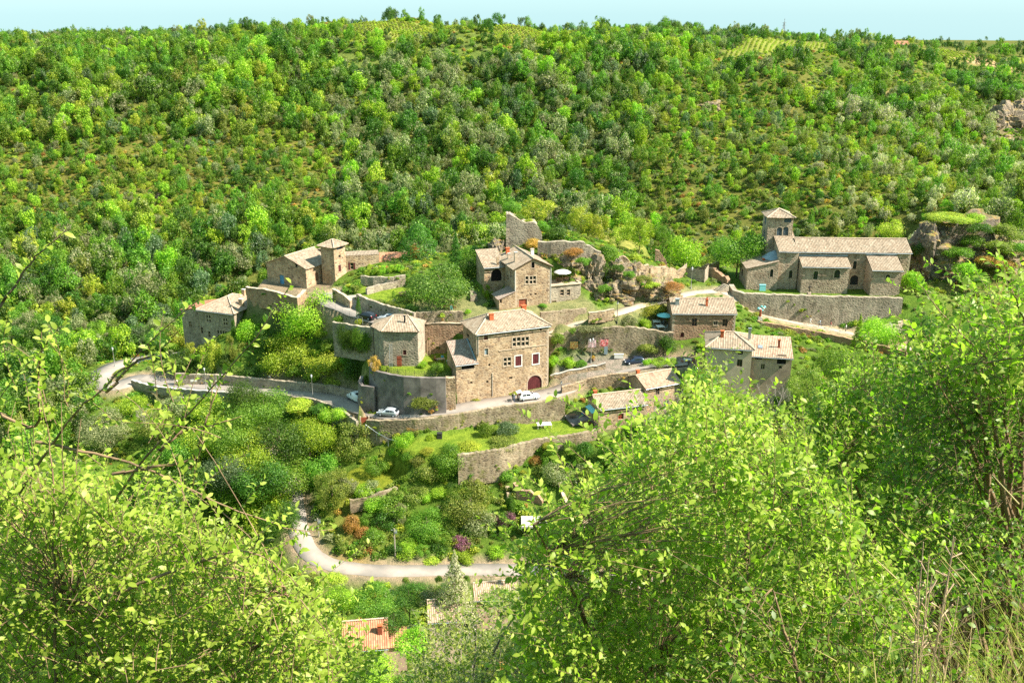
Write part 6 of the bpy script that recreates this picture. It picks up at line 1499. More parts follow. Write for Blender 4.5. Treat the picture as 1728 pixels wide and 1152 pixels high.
V('round', 'deep', 792, 452, 21, 22, 'dark garden shrubs in the shade left of the gabled house')
V('bush', 'mid', 800, 425, 26, 14, 'green slope shrub above the garden steps')
V('tall', 'bright', 823, 490, 9, 17, 'young light tree beside the garden steps')
V('bush', 'deep', 830, 512, 14, 6, 'low dark plants beside the gabled house lean-to')
V('bush', 'mid', 916, 515, 8, 5, 'small green shrub by the orange red door')
V('bush', 'bright', 790, 525, 6, 5, 'small round bush on the garden terrace edge')
V('bush', 'deep', 702, 472, 17, 11, 'dark creeper on the small round garden wall')
# --- castle mound
V('round', 'mid', 862, 350, 14, 14, 'green tree growing on top of the castle keep', Y=201)
V('loose', 'yellow', 901, 354, 30, 20, 'yellow green trees along the crest of the castle mound', Y=206)
V('loose', 'yellow', 981, 370, 20, 21, 'slender yellow green tree on the mound meadow', Y=207)
V('loose', 'yellow', 1012, 386, 20, 22, 'yellow green tree at the right of the mound meadow', Y=207, var=1)
V('bush', 'deep', 938, 392, 22, 13, 'dark rounded shrub on the mound beside the keep')
V('bush', 'mid', 874, 366, 12, 7, 'green tufts along the left top of the keep wall', Y=198.8)
V('bush', 'yellow', 893, 373, 10, 6, 'yellow grass on the middle of the keep wall top', Y=198.8)
V('bush', 'mid', 914, 382, 13, 15, 'ivy clump on the right end of the keep wall', Y=198.5, name='ivy')
V('bush', 'ochre', 898, 410, 16, 12, 'dry orange shrub at the foot of the keep wall', Y=195.5)
V('bush', 'mid', 1028, 426, 21, 20, 'ivy curtain falling over the cliff at the right', Y=193.5, name='ivy')
V('bush', 'deep', 1018, 452, 13, 20, 'dark ivy in the cleft of the cliff', Y=190, name='ivy')
V('bush', 'ochre', 968, 424, 19, 9, 'dry grass tuft on the grey cliff', Y=189.5)
V('bush', 'deep', 1010, 494, 12, 22, 'dark bushes at the foot of the cliff cleft', Y=187.5)
V('bush', 'olive', 960, 455, 10, 8, 'olive tuft on the cliff above the parasol', Y=188.5)
V('loose', 'yellow', 1043, 398, 15, 15, 'thin yellow tree on the mound above the ivy curtain', Y=206)
V('loose', 'bright', 1080, 392, 21, 22, 'light green tree left of the pointed wall fragment', Y=206)
V('bush', 'yellow', 1072, 437, 15, 15, 'yellow shrub on top of the broken rampart', Y=199)
V('tall', 'bright', 1103, 463, 13, 20, 'bright upright shrub against the broken rampart', Y=196)
V('loose', 'mid', 1120, 398, 11, 16, 'small tree behind the pointed wall fragment', Y=209)
V('round', 'bright', 1155, 424, 27, 29, 'round bright green tree behind the rampart', Y=207)
V('round', 'mid', 1246, 424, 40, 38, 'big broad lime tree left of the church tower', Y=204)
V('bush', 'ochre', 1138, 482, 20, 9, 'rust coloured shrub on the rock hump by the gatehouse', Y=186.5)
V('bush', 'ochre', 1062, 486, 15, 8, 'orange lichen and grass tuft on the rock knoll', Y=187)
# --- upper lane and street
V('bush', 'yellow', 1098, 519, 36, 14, 'long yellow green hedge mass along the upper lane')
V('bush', 'grey', 1060, 541, 18, 14, 'grey green bush beside the dark lamp post')
V('bush', 'bright', 1090, 545, 13, 10, 'bright rounded bush left of the café tables')
V('bush', 'yellow', 1128, 533, 5, 12, 'yellow plant against the brown house gable')
V('bush', 'mid', 940, 571, 15, 13, 'green shrub hanging over the left end of the poster wall', Y=175.8)
V('bush', 'grey', 996, 553, 24, 7, 'grey green plants trailing on top of the poster wall', Y=177)
V('bush', 'mid', 966, 558, 9, 7, 'small bush on top of the poster wall', Y=177.1)
V('bush', 'deep', 1127, 579, 18, 19, 'dark ivy on the right of the poster wall', Y=175.9, name='ivy')
V('bush', 'olive', 1092, 586, 18, 10, 'olive weeds growing from the poster wall', Y=176.1)
V('bush', 'bright', 933, 608, 12, 14, 'left bright bush behind the planter wall')
V('bush', 'bright', 956, 609, 17, 14, 'largest bright bush behind the planter wall', var=1)
V('bush', 'mid', 980, 613, 12, 8, 'right green bush behind the planter wall')
for px, rx, lb in ((1092, 6, 'small round clipped bush at the left end of the street hedge'), (1113, 14, 'long clipped middle part of the street hedge'), (1134, 11, 'rounded right end of the street hedge')): V('round', 'bright', px, 611, rx, 7, lb, name='hedge', cat='hedge')
V('bush', 'deep', 1268, 556, 14, 8, 'dark shrubs right of the brown house', Y=183)
V('bush', 'yellow', 1326, 561, 19, 11, 'yellow shrub hanging over the brown path wall', Y=184)
V('bush', 'deep', 1312, 565, 10, 8, 'dark shrub left of the yellow one on the path wall', Y=183.6)
# --- church and crag
V('bush', 'bright', 1541, 472, 21, 23, 'leafy bush at the east end of the church', Y=193)
V('bush', 'mid', 1515, 500, 16, 8, 'green bush at the end of the church terrace', Y=191)
V('round', 'yellow', 1505, 388, 20, 18, 'yellow bush between church roof and crag', Y=209)
for px, py, rx, ry, m_, lb in ((1578, 362, 20, 9, 'yellow', 'leftmost sunny grass tuft on the crag top'), (1610, 360, 20, 9, 'yellow', 'middle sunny grass tuft on the crag top'), (1645, 361, 22, 10, 'bright', 'right bright bush on the crag top'), (1676, 374, 16, 12, 'olive', 'olive bush at the right end of the crag top')): V('bush', m_, px, py + 5, rx, ry, lb, Y=204, dep=1.01)
V('bush', 'mid', 1640, 405, 22, 14, 'green shrub below the crag top', Y=199)
V('bush', 'deep', 1552, 420, 16, 18, 'dark shrub in the gap behind the church end', Y=199)
V('bush', 'olive', 1700, 390, 26, 18, 'olive bush at the right edge above the crag slope', Y=201)
V('bush', 'ochre', 1668, 438, 22, 10, 'rusty shrub on the crag slope', Y=196)
V('bush', 'bright', 1628, 452, 20, 13, 'bright shrub low on the crag slope', Y=194)
V('bush', 'ochre', 1700, 445, 20, 10, 'orange brown shrub at the right end of the crag slope', Y=196)
# --- big house and rounded terrace
V('loose', 'ochre', 632, 613, 9, 12, 'dry tan shrub at the left corner of the rounded terrace', Y=166)
V('round', 'mid', 738, 621, 11, 12, 'green shrub beside the lean-to on the rounded terrace', Y=167)
V('bush', 'bright', 713, 614, 10, 8, 'flowering bush in the middle of the rounded terrace', Y=168.5)
V('bush', 'bright', 646, 621, 6, 6, 'small green plant at the foot of the long ladder', Y=167)
V('bush', 'deep', 762, 668, 10, 26, 'dark climber on the pier left of the big house', Y=164.3, name='ivy', dep=.5)
V('bush', 'olive', 716, 678, 26, 12, 'weeds climbing the foot of the dark rounded wall', Y=161.2, dep=.5)
for px, py, rx, ry, m_, lb in ((775, 670, 9, 5, 'olive', 'first'), (800, 672, 12, 4, 'yellow', 'second'), (870, 661, 16, 4, 'yellow', 'third')): V('bush', m_, px, py, rx, ry, '%s low weed patch from the left along the big house foot' % lb)
V('round', 'deep', 586, 572, 17, 32, 'dark ivy curtain on the left half of the lane wall', Y=173.4, name='ivy', dep=.3)
V('round', 'mid', 610, 576, 14, 26, 'greener ivy curtain on the right half of the lane wall', Y=172.4, name='ivy', dep=.3)
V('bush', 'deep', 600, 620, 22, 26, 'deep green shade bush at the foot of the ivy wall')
for i, (px, py, rx, ry, m_) in enumerate(((706, 776, 16, 12, 'olive'), (690, 768, 14, 10, 'mid'), (738, 772, 16, 14, 'mid'), (668, 760, 13, 10, 'bright'), (660, 776, 14, 9, 'yellow'), (720, 760, 14, 8, 'yellow'), (775, 800, 16, 14, 'deep'), (785, 780, 10, 14, 'mid'))): V('bush', m_, px, py, rx, ry, '%s shrub on the bank between orchard terrace and lower lawn' % m_, group='shrubs on the bank beside the lower lawn')
for i, (px, py, rx, ry, m_) in enumerate(((620, 640, 9, 12, 'mid'), (566, 640, 22, 12, 'yellow'), (530, 632, 22, 14, 'bright'), (500, 625, 20, 16, 'mid'), (430, 628, 26, 14, 'deep'), (455, 615, 22, 14, 'mid'), (400, 618, 20, 14, 'mid'), (380, 606, 14, 16, 'deep'), (590, 600, 20, 14, 'mid'), (560, 580, 24, 14, 'mid'), (545, 560, 14, 10, 'yellow'))): V('bush', m_, px, py, rx, ry, '%s shrub on the overgrown bank between left road and manor' % m_, group='shrubs on the overgrown bank above the left road')
g_ = np.random.default_rng(71)
for i in range(26):
    px, py = g_.uniform(250, 560), g_.uniform(700, 860)
    if px > 470 and py > 790: continue
    m_ = ('deep', 'mid', 'deep', 'deep', 'bright')[i % 5]; V('round' if i % 3 else 'loose', m_, px, py, g_.uniform(28, 44), g_.uniform(34, 52), '%s tree in the dense wood filling the valley left of the shaded road' % {'deep': 'dark green', 'mid': 'mid green', 'bright': 'bright green'}[m_], Y=178 - (py - 690) * .19, group='trees filling the valley', res='hi', var=i % 3)
for i in range(34):
    px, py = g_.uniform(575, 850), g_.uniform(815, 935); m_ = ('mid', 'olive', 'bright', 'mid', 'deep', 'grey')[i % 6]; r_ = g_.uniform(11, 21)
    V(('bush', 'loose', 'round', 'loose')[i % 4], m_, px, py, r_, r_ * g_.uniform(.7, 1.05), '%s shrub in the thicket on the slope above the valley road' % {'deep': 'dark green', 'mid': 'mid green', 'bright': 'bright green', 'olive': 'olive', 'grey': 'grey green'}[m_], group='shrubs of the lower slope thicket', var=i % 3)
for px, py, rx, ry, m_, lb, Y_ in ((812, 792, 16, 12, 'mid', 'green creeper at the foot of the massive lower wall', 153.2), (842, 774, 12, 12, 'olive', 'olive creeper on the massive lower wall below the lawn hedge', 153.8), (925, 748, 14, 7, 'yellow', 'yellow weeds hanging over the massive lower wall', 154.6), (960, 752, 12, 12, 'mid', 'green creeper right on the massive lower wall', 154.2), (985, 440, 14, 9, 'mid', 'green tuft on the middle of the cliff', 187), (955, 478, 12, 8, 'olive', 'olive shrub low on the grey cliff', 186.5), (1020, 486, 14, 9, 'mid', 'green shrub on the cliff step', 185.5), (1042, 452, 12, 10, 'deep', 'dark ivy on the tall cliff pillar', 187.2), (1085, 470, 14, 8, 'olive', 'olive tuft on top of the rock knoll', 187), (1062, 462, 12, 8, 'mid', 'green tuft on the left of the rock knoll', 187.5), (1100, 480, 14, 7, 'yellow', 'yellow grass tuft on the rock hump', 186.5),
    (1620, 425, 24, 14, 'mid', 'green shrub in the middle of the crag face', 196.5), (1655, 385, 22, 13, 'deep', 'dark shrub right on the crag face', 199), (1690, 415, 24, 14, 'olive', 'olive bush in the middle of the crag slope', 197), (1640, 470, 26, 14, 'mid', 'green bush at the foot of the crag', 192), (1720, 420, 24, 18, 'mid', 'green bush at the far right of the crag', 197), (1602, 366, 40, 7, 'yellow', 'long sunny grass strip along the crag top', 203)):
    V('bush', m_, px, py, rx, ry, lb, Y=Y_, var=1)
# --- on and below the road retaining wall
for px, py, rx, ry, m_, lb in ((660, 722, 19, 13, 'bright', 'bright shrub against the left end of the road retaining wall'), (700, 718, 16, 8, 'ochre', 'rusty weeds on the left part of the road retaining wall'), (742, 712, 18, 7, 'olive', 'olive weeds on the middle of the road retaining wall'), (806, 698, 12, 9, 'yellow', 'yellow weed tuft high on the road retaining wall'), (822, 724, 17, 15, 'mid', 'green shrub in front of the road retaining wall'), (857, 722, 22, 16, 'blue', 'bluish shrub on the lawn below the road retaining wall'), (906, 692, 20, 9, 'ochre', 'dry creeper on the right end of the road retaining wall'), (864, 702, 9, 8, 'yellow', 'yellow tuft above the bluish lawn shrub')): V('bush', m_, px, py, rx, ry, lb, dep=.8)
V('bush', 'olive', 850, 745, 30, 9, 'olive hedge along the lawn edge above the massive wall')
V('bush', 'yellow', 790, 752, 24, 9, 'yellow shrubs at the left end of the lawn edge')
V('bush', 'bright', 728, 737, 10, 6, 'flower bed bush beside the black compost bin')
V('bush', 'ochre', 990, 715, 12, 6, 'reddish flowers in front of the cottage patio')
V('round', 'bright', 682, 744, 15, 17, 'small bright tree at the left end of the lower lawn')
V('loose', 'olive', 594, 746, 34, 34, 'olive green tree left of the handrail')
V('round', 'mid', 635, 786, 18, 15, 'small round tree standing alone on the dry orchard terrace', Y=152.5)
V('round', 'mid', 755, 778, 30, 34, 'large green tree at the left end of the massive lower wall', var=1)
V('round', 'olive', 716, 798, 21, 22, 'olive tree between orchard terrace and massive wall')
V('tall', 'mid', 930, 766, 16, 26, 'upright green tree before the right of the massive wall')
V('round', 'grey', 940, 797, 23, 21, 'grey green round bush above the leaning ruin wall')
V('bush', 'mid', 860, 796, 22, 13, 'green shrubs at the foot of the massive wall', var=1)
V('bush', 'ochre', 905, 775, 12, 10, 'dry creeper on the massive lower wall', Y=153)
V('bush', 'deep', 985, 758, 18, 20, 'dark creeper on the right end of the massive wall', Y=152)
V('bush', 'olive', 1000, 800, 24, 22, 'olive bush right of the leaning ruin wall')
V('round', 'mid', 1040, 770, 30, 32, 'green tree below the low cottage')
V('round', 'mid', 1085, 722, 26, 24, 'green tree in front of the narrow street house')
# --- the bushy slope above the valley road
for k, px, py, rx, ry, m_, lb in (('round', 720, 885, 31, 27, 'mid', 'large round light green bush in the middle of the lower slope'), ('round', 793, 853, 40, 34, 'olive', 'big olive tree at the centre of the lower slope'), ('loose', 668, 858, 25, 23, 'mid', 'green tree left of the large round slope bush'), ('round', 807, 884, 27, 24, 'grey', 'grey green shrub under the big olive slope tree'), ('round', 850, 878, 18, 17, 'purple', 'upper purple leaved tree beside the ruined patio'), ('bush', 778, 911, 23, 13, 'purple', 'lower purple flowering shrub near the valley road'), ('bush', 592, 882, 17, 22, 'ochre', 'orange dry shrub on the left of the lower slope'), ('bush', 612, 898, 16, 14, 'ochre', 'second orange dry shrub lower on the slope'), ('bush', 630, 905, 22, 20, 'mid', 'green shrub right of the orange dry shrubs'), ('bush', 606, 928, 22, 12, 'olive', 'olive shrub in the inner bend of the valley road'), ('bush', 785, 940, 17, 13, 'bright', 'bright bush on the verge below the purple shrub'), ('bush', 836, 930, 17, 15, 'bright', 'bright flowering bush at the right end of the valley road verge'), ('bush', 690, 928, 22, 15, 'bright', 'bright bush behind the crossarm pole'), ('bush', 730, 942, 22, 9, 'yellow', 'yellow weeds along the valley road verge'), ('loose', 560, 826, 28, 32, 'olive', 'olive tree at the left edge of the orchard terrace'), ('bush', 650, 842, 34, 10, 'mid', 'green hedge under the orchard terrace edge'), ('bush', 740, 920, 18, 12, 'deep', 'dark shrub left of the purple flowers'), ('round', 700, 838, 20, 16, 'olive', 'olive shrub above the large round slope bush'), ('bush', 862, 850, 9, 26, 'deep', 'dark ivy on the stub left of the ruined patio')):
    V(k, m_, px, py, rx, ry, lb)
# --- trees west of the valley road
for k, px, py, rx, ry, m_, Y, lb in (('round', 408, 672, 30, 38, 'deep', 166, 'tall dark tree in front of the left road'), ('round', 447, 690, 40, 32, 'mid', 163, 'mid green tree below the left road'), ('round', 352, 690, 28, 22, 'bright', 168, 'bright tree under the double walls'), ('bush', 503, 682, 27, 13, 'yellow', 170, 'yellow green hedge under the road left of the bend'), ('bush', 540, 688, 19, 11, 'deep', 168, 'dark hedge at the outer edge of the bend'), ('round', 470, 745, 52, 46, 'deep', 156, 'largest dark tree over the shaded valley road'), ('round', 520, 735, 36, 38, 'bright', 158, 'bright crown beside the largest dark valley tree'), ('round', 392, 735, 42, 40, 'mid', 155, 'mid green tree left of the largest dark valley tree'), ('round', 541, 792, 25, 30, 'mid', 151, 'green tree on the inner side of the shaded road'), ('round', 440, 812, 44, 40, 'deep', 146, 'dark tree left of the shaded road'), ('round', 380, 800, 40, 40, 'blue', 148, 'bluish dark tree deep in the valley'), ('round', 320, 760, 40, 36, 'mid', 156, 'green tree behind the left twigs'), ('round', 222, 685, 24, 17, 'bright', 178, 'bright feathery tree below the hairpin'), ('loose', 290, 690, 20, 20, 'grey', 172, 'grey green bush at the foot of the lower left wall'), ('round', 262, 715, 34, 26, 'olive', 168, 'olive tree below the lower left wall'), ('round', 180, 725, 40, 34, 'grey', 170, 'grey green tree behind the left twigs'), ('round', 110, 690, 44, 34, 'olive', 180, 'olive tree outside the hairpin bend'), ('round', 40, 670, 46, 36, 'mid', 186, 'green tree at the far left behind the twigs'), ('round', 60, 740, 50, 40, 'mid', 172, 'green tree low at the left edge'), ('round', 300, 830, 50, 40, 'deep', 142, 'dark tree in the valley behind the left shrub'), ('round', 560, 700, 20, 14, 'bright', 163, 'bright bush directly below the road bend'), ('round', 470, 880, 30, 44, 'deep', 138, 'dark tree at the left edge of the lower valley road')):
    V(k, m_, px, py, rx, ry, lb, Y=Y)
# --- below the valley road
for k, px, py, rx, ry, m_, Y, lb in (('round', 634, 1018, 36, 30, 'mid', 117, 'green tree directly above the red roof'), ('round', 576, 1012, 26, 26, 'bright', 118, 'bright tree left of the red roof'), ('round', 690, 1008, 32, 24, 'deep', 121, 'dark tree between red roof and silver conifer'), ('round', 664, 1046, 22, 20, 'deep', 114, 'dark bush beside the pale valley wall'), ('round', 470, 800, 46, 40, 'mid', 150, 'mid green tree leaning over the shaded valley road'), ('round', 350, 740, 40, 36, 'bright', 158, 'bright tree behind the tips of the left shrub'), ('round', 420, 770, 44, 40, 'bright', 152, 'bright green tree between two dark valley trees'), ('conifer', 768, 985, 42, 62, 'silver', 118, 'silvery conifer standing before the valley road'), ('round', 735, 1010, 26, 22, 'grey', 119, 'grey bush at the foot of the silver conifer'), ('round', 840, 1010, 26, 14, 'mid', 119, 'green bush before the roadside house'), ('bush', 560, 975, 24, 12, 'yellow', 127, 'yellow bush on the outer verge of the valley road'), ('bush', 685, 978, 7, 9, 'olive', 128.5, 'small upright shrub left on the valley road edge'), ('bush', 740, 976, 7, 10, 'mid', 128.5, 'small upright shrub in the middle of the valley road edge'), ('bush', 788, 975, 7, 9, 'mid', 128.5, 'small upright shrub right on the valley road edge'), ('round', 540, 1060, 34, 36, 'bright', 108, 'bright tree low left of the red roofed house'), ('round', 700, 1085, 30, 26, 'bright', 104, 'bright bush in front of the pale valley wall'), ('round', 520, 985, 22, 20, 'olive', 124, 'olive bush at the outer bend of the valley road'), ('round', 610, 1135, 50, 26, 'bright', 98, 'bright treetop below the red roofed house')):
    V(k, m_, px, py, rx, ry, lb, Y=Y)
for px, z_ in ((1001, .75),): c_ = obj('flowers', crown_mesh('bush', 'ochre', 'xlo'), FLOWER_TUB, (0, 0, .75)); c_.scale = (.5, .5, .5)
# steep right bank trees (mostly behind the near bushes)
for k, px, py, rx, ry, m_, Y, lb in (('round', 1180, 650, 34, 36, 'mid', 150, 'green tree left of the plastered house'), ('round', 1420, 620, 46, 40, 'mid', 158, 'green tree right of the plastered house'), ('loose', 1370, 660, 34, 36, 'olive', 152, 'olive tree before the plastered house'), ('round', 1480, 560, 34, 30, 'bright', 172, 'bright tree left of the small pinkish house'), ('round', 1100, 830, 50, 44, 'mid', 132, 'green tree low behind the near right bush'), ('conifer', 1450, 555, 12, 26, 'bright', 174, 'pale young conifer under the church wall'), ('round', 1560, 560, 40, 34, 'deep', 168, 'dark tree right of the small pinkish house')):
    V(k, m_, px, py, rx, ry, lb, Y=Y)

# ------------------------------------------------------------------ bare branches in front of the plastered houses
def bare(label, P, h, seed):
    r = random.Random(seed); mb = MB()
    def grow(p, d, l, rad, lv):
        q = p + d * l * .5 + Vector((r.uniform(-1, 1), r.uniform(-1, 1), r.uniform(-.3, .6))) * l * .07; e = q + (d + Vector((r.uniform(-.3, .3), r.uniform(-.3, .3), .1))).normalized() * l * .5
        mb.tube([p, q, e], [rad, rad * .8, rad * .6], 5)
        if lv:
            for _ in range(3 if lv > 1 else 4): grow(q.lerp(e, r.uniform(.2, 1)), (d + Vector((r.uniform(-.9, .9), r.uniform(-.9, .9), r.uniform(-.1, .6)))).normalized(), l * r.uniform(.5, .75), rad * .55, lv - 1)
    for _ in range(3): grow(Vector((0, 0, -.3)), Vector((r.uniform(-.4, .4), r.uniform(-.4, .4), 1)).normalized(), h * .5, h * .014, 4)
    t = thing('bare_tree', label, 'tree', P); mb.build('branches', M['bark_grey'], t); return t
for px, py, Y, h, lb in ((1110, 735, 120, 11, 'leafless grey tree in front of the low cottage'), (1300, 690, 130, 9, 'leafless grey bush in front of the pink tiled double house'), (245, 690, 165, 5, 'leafless pinkish bush below the left road')):
    c_ = atY(px, py, Y); c_.z = max(H(c_.x, c_.y), c_.z - 4); bare(lb, c_, h, int(px))

def line_d(line, X, Y):
    L = np.array([tuple(p)[:2] for p in line]); d = np.full(len(X), 1e9)
    for a, c_ in zip(L[:-1], L[1:]):
        e = c_ - a; t = np.clip(((X - a[0]) * e[0] + (Y - a[1]) * e[1]) / (e @ e + 1e-9), 0, 1); d = np.minimum(d, np.hypot(X - a[0] - t * e[0], Y - a[1] - t * e[1]))
    return d
# ================================================================== THE WOODED HILL
def inpoly(poly, X, Y): return poly_sd(poly, X, Y) < 0
xs, ys = np.meshgrid(np.arange(-330, 420, 3.5), np.arange(172, 760, 3.5)); rg = np.random.default_rng(5)
xs = xs.ravel() + rg.uniform(-1.7, 1.7, xs.size); ys = ys.ravel() + rg.uniform(-1.7, 1.7, ys.size)
zs = Hn(xs, ys); dep = ys * CP - (zs - CAMZ) * SP; pxs = 864 + FPX * xs / dep; pys = 576 - FPX * (ys * SP + (zs - CAMZ) * CP) / dep
keep = (pxs > -170) & (pxs < 1900) & (pys > 20) & ((ys > 222) | ((xs < -62) & (ys > 172) & (line_d(RD['main'], xs, ys) > 4.5) & ((ys > 206) | (pxs < 170))))
for v in VINE: keep &= ~inpoly([tuple(p) for p in v], xs, ys)
# keep the church, crag and the bare cliff free
keep &= ~((xs > 45) & (xs < 130) & (ys < 222)) & ~((np.abs(pxs - 1705) < 30) & (pys > 175) & (pys < 262) & (ys > 390))
opn = np.zeros(len(xs), bool)
for o in OPEN: opn |= inpoly([tuple(p) for p in o], xs, ys)
nz1 = sines(xs, ys, 41, 38); nz2 = sines(xs, ys, 42, 14)
u = rg.uniform(0, 1, len(xs))
keep &= ~(opn & ((u + .22 * nz2) < np.where(pxs > 1040, .34, .22))) & ~((u < .04) & ~opn)
keep &= ~((pxs > 1180) & (pxs < 1425) & (ys > 432) & (ys < 486) & (u < .75)) & ~((ys > 480) & (nz1 > .6)) & ~((ys > 530) & (u < .78) & (pxs > 1380)) & ~((ys > 545) & (u < .5)) & ~((ys > 462) & (pxs > 480) & (pxs < 1010) & (u < .8)) & ~((ys > 408) & (ys < 430) & (pxs > 560) & (pxs < 940) & (u < .6))
xs, ys, zs, pxs, pys, opn, nz1, nz2, dep = [a[keep] for a in (xs, ys, zs, pxs, pys, opn, nz1, nz2, dep)]
rad = np.where(opn, rg.uniform(1.0, 2.1, len(xs)), 1.45 + 2.3 * rg.uniform(0, 1, len(xs)) ** 2) * np.where(pys < 85, .72, 1.0)
MATS = ['deep', 'mid', 'bright', 'yellow', 'grey', 'blue', 'olive', 'silver']
def probs(px, py, Y):
    if Y > 480: return [.3, .26, .05, .04, .14, .2, .05, 0]
    if px > 1380 and py > 190: return [.06, .22, .08, .08, .26, .0, .14, .16]
    if px > 1060 and py > 230: return [.12, .30, .1, .05, .18, .04, .24, 0]
    if px > 1060: return [.2, .34, .16, .04, .16, .04, .08, 0]
    if px > 560 and py > 110: return [.2, .16, .07, .01, .44, .08, .04, 0]
    if px > 560: return [.22, .36, .24, .02, .12, .03, .03, 0]
    if py < 170: return [.16, .40, .26, .03, .08, .03, .05, 0]
    if py > 420: return [.26, .32, .08, .02, .22, .08, .04, 0]
    return [.16, .30, .16, .06, .16, .02, .16, 0]
mi = np.empty(len(xs), int)
for i in range(len(xs)):
    p = np.array(probs(pxs[i], pys[i], ys[i])); sh = .9 * nz1[i] * np.array([-1, -.2, 1, .6, 0, -.6, .5, .2]) + .7 * nz2[i] * np.array([.6, 0, .5, -.2, -1, .3, .3, -.6]); p = p * np.exp(sh); p /= p.sum(); mi[i] = rg.choice(8, p=p)
kinds = ['round', 'loose', 'tall']; ki = rg.choice(3, len(xs), p=[.38, .46, .16])
vis = (pxs > -20) & (pxs < 1750) & (pys < 600)
order = np.lexsort((dep, ~vis)); named = np.zeros(len(xs), bool); named[order[:292]] = True
HL = {'deep': 'dark green tree', 'mid': 'mid green tree', 'bright': 'bright green tree', 'yellow': 'yellow green tree', 'grey': 'grey green oak', 'blue': 'bluish dark tree', 'olive': 'olive green tree', 'silver': 'silvery green tree'}
def zone(px):
    return 'lowest wooded slope at the far left behind the hairpin' if px < 330 else 'lowest wooded slope directly behind the manor' if px < 700 else 'lowest wooded slope behind the ruined castle' if px < 1180 else 'lowest wooded slope behind the church'
PROTO = {}
for i in order[:292]:
    m_, k_ = MATS[mi[i]], kinds[ki[i]]; r_ = rad[i]; tall = rg.uniform(.95, 1.35)
    t = plant('hillside_tree', '%s on the %s' % (HL[m_], zone(pxs[i])), 'tree', Vector((xs[i], ys[i], zs[i] - .2)), r_, r_ * tall, k_, m_, r_ * tall * 1.15, 'hi' if dep[i] < 270 else 'lo', 'trees of the wooded hill behind the village', var=int(i) % 2)
lo_protos = []
for m_ in MATS:
    for k_ in range(3): lo_protos.append((m_, k_))
def instancer(name, label, pts, sc, pi, protos):
    me = bpy.data.meshes.new(name); n = len(pts)
    me.vertices.add(n); me.vertices.foreach_set('co', np.asarray(pts, dtype=np.float32).ravel())
    for nm, ty, arr in (('sc', 'FLOAT_VECTOR', np.asarray(sc, np.float32)), ('rot', 'FLOAT_VECTOR', np.c_[rg.uniform(-.2, .2, n), rg.uniform(-.2, .2, n), rg.uniform(0, 6.28, n)].astype(np.float32))):
        a = me.attributes.new(nm, ty, 'POINT'); a.data.foreach_set('vector', arr.ravel())
    a = me.attributes.new('pi', 'INT', 'POINT'); a.data.foreach_set('value', np.asarray(pi, np.int32))
    o = obj(name, me); struct(o, 'stuff', label)
    ng = bpy.data.node_groups.new(name + '_nodes', 'GeometryNodeTree')
    ng.interface.new_socket('Geometry', in_out='INPUT', socket_type='NodeSocketGeometry'); ng.interface.new_socket('Geometry', in_out='OUTPUT', socket_type='NodeSocketGeometry')
    gi = ng.nodes.new('NodeGroupInput'); go = ng.nodes.new('NodeGroupOutput'); ip = ng.nodes.new('GeometryNodeInstanceOnPoints'); jn = ng.nodes.new('GeometryNodeJoinGeometry')
    # the first link into a join comes last, so links are made in reverse to keep the order of the list
    for p in reversed(protos):
        oi = ng.nodes.new('GeometryNodeObjectInfo'); oi.inputs['Object'].default_value = p; oi.inputs['As Instance'].default_value = True; ng.links.new(oi.outputs['Geometry'], jn.inputs[0])
    def attr(nm, ty): n_ = ng.nodes.new('GeometryNodeInputNamedAttribute'); n_.data_type = ty; n_.inputs['Name'].default_value = nm; return n_.outputs[0]
    ng.links.new(gi.outputs[0], ip.inputs['Points']); ng.links.new(jn.outputs[0], ip.inputs['Instance']); ip.inputs['Pick Instance'].default_value = True
    ng.links.new(attr('pi', 'INT'), ip.inputs['Instance Index']); ng.links.new(attr('sc', 'FLOAT_VECTOR'), ip.inputs['Scale']); ng.links.new(attr('rot', 'FLOAT_VECTOR'), ip.inputs['Rotation'])
    ng.links.new(ip.outputs[0], go.inputs[0]); md = o.modifiers.new('scatter', 'NODES'); md.node_group = ng; return o
# source crowns: one named tree of each tone and shape at the near edge of the wood
srcs = []
gx = np.where(named)[0]
for j, (m_, k_) in enumerate(lo_protos):
    a = -172 + 5.0 * j; yy = 232 + 3 * (j % 3); r_ = 2.6
    t = plant('hillside_tree', '%s at the near edge of the wood far left and behind the village' % HL[m_], 'tree', Vector((a, yy, H(a, yy) - .2)), r_, r_ * 1.15, kinds[k_], m_, r_ * 1.3, 'lo', 'trees at the near edge of the wood', var=2 + j); srcs.append(t.children[0] if t.children[0].name.startswith('crown') else t.children[1])
rest = ~named
tl = rg.uniform(1.0, 1.6, len(xs)); r3 = np.c_[rad, rad * rg.uniform(.9, 1.1, len(xs)), rad * tl]
instancer('forest', 'dense mixed wood covering the far hillside up to the skyline', np.c_[xs, ys, zs - .2 + rad * tl * 1.05][rest], r3[rest], (mi * 3 + ki)[rest], srcs)

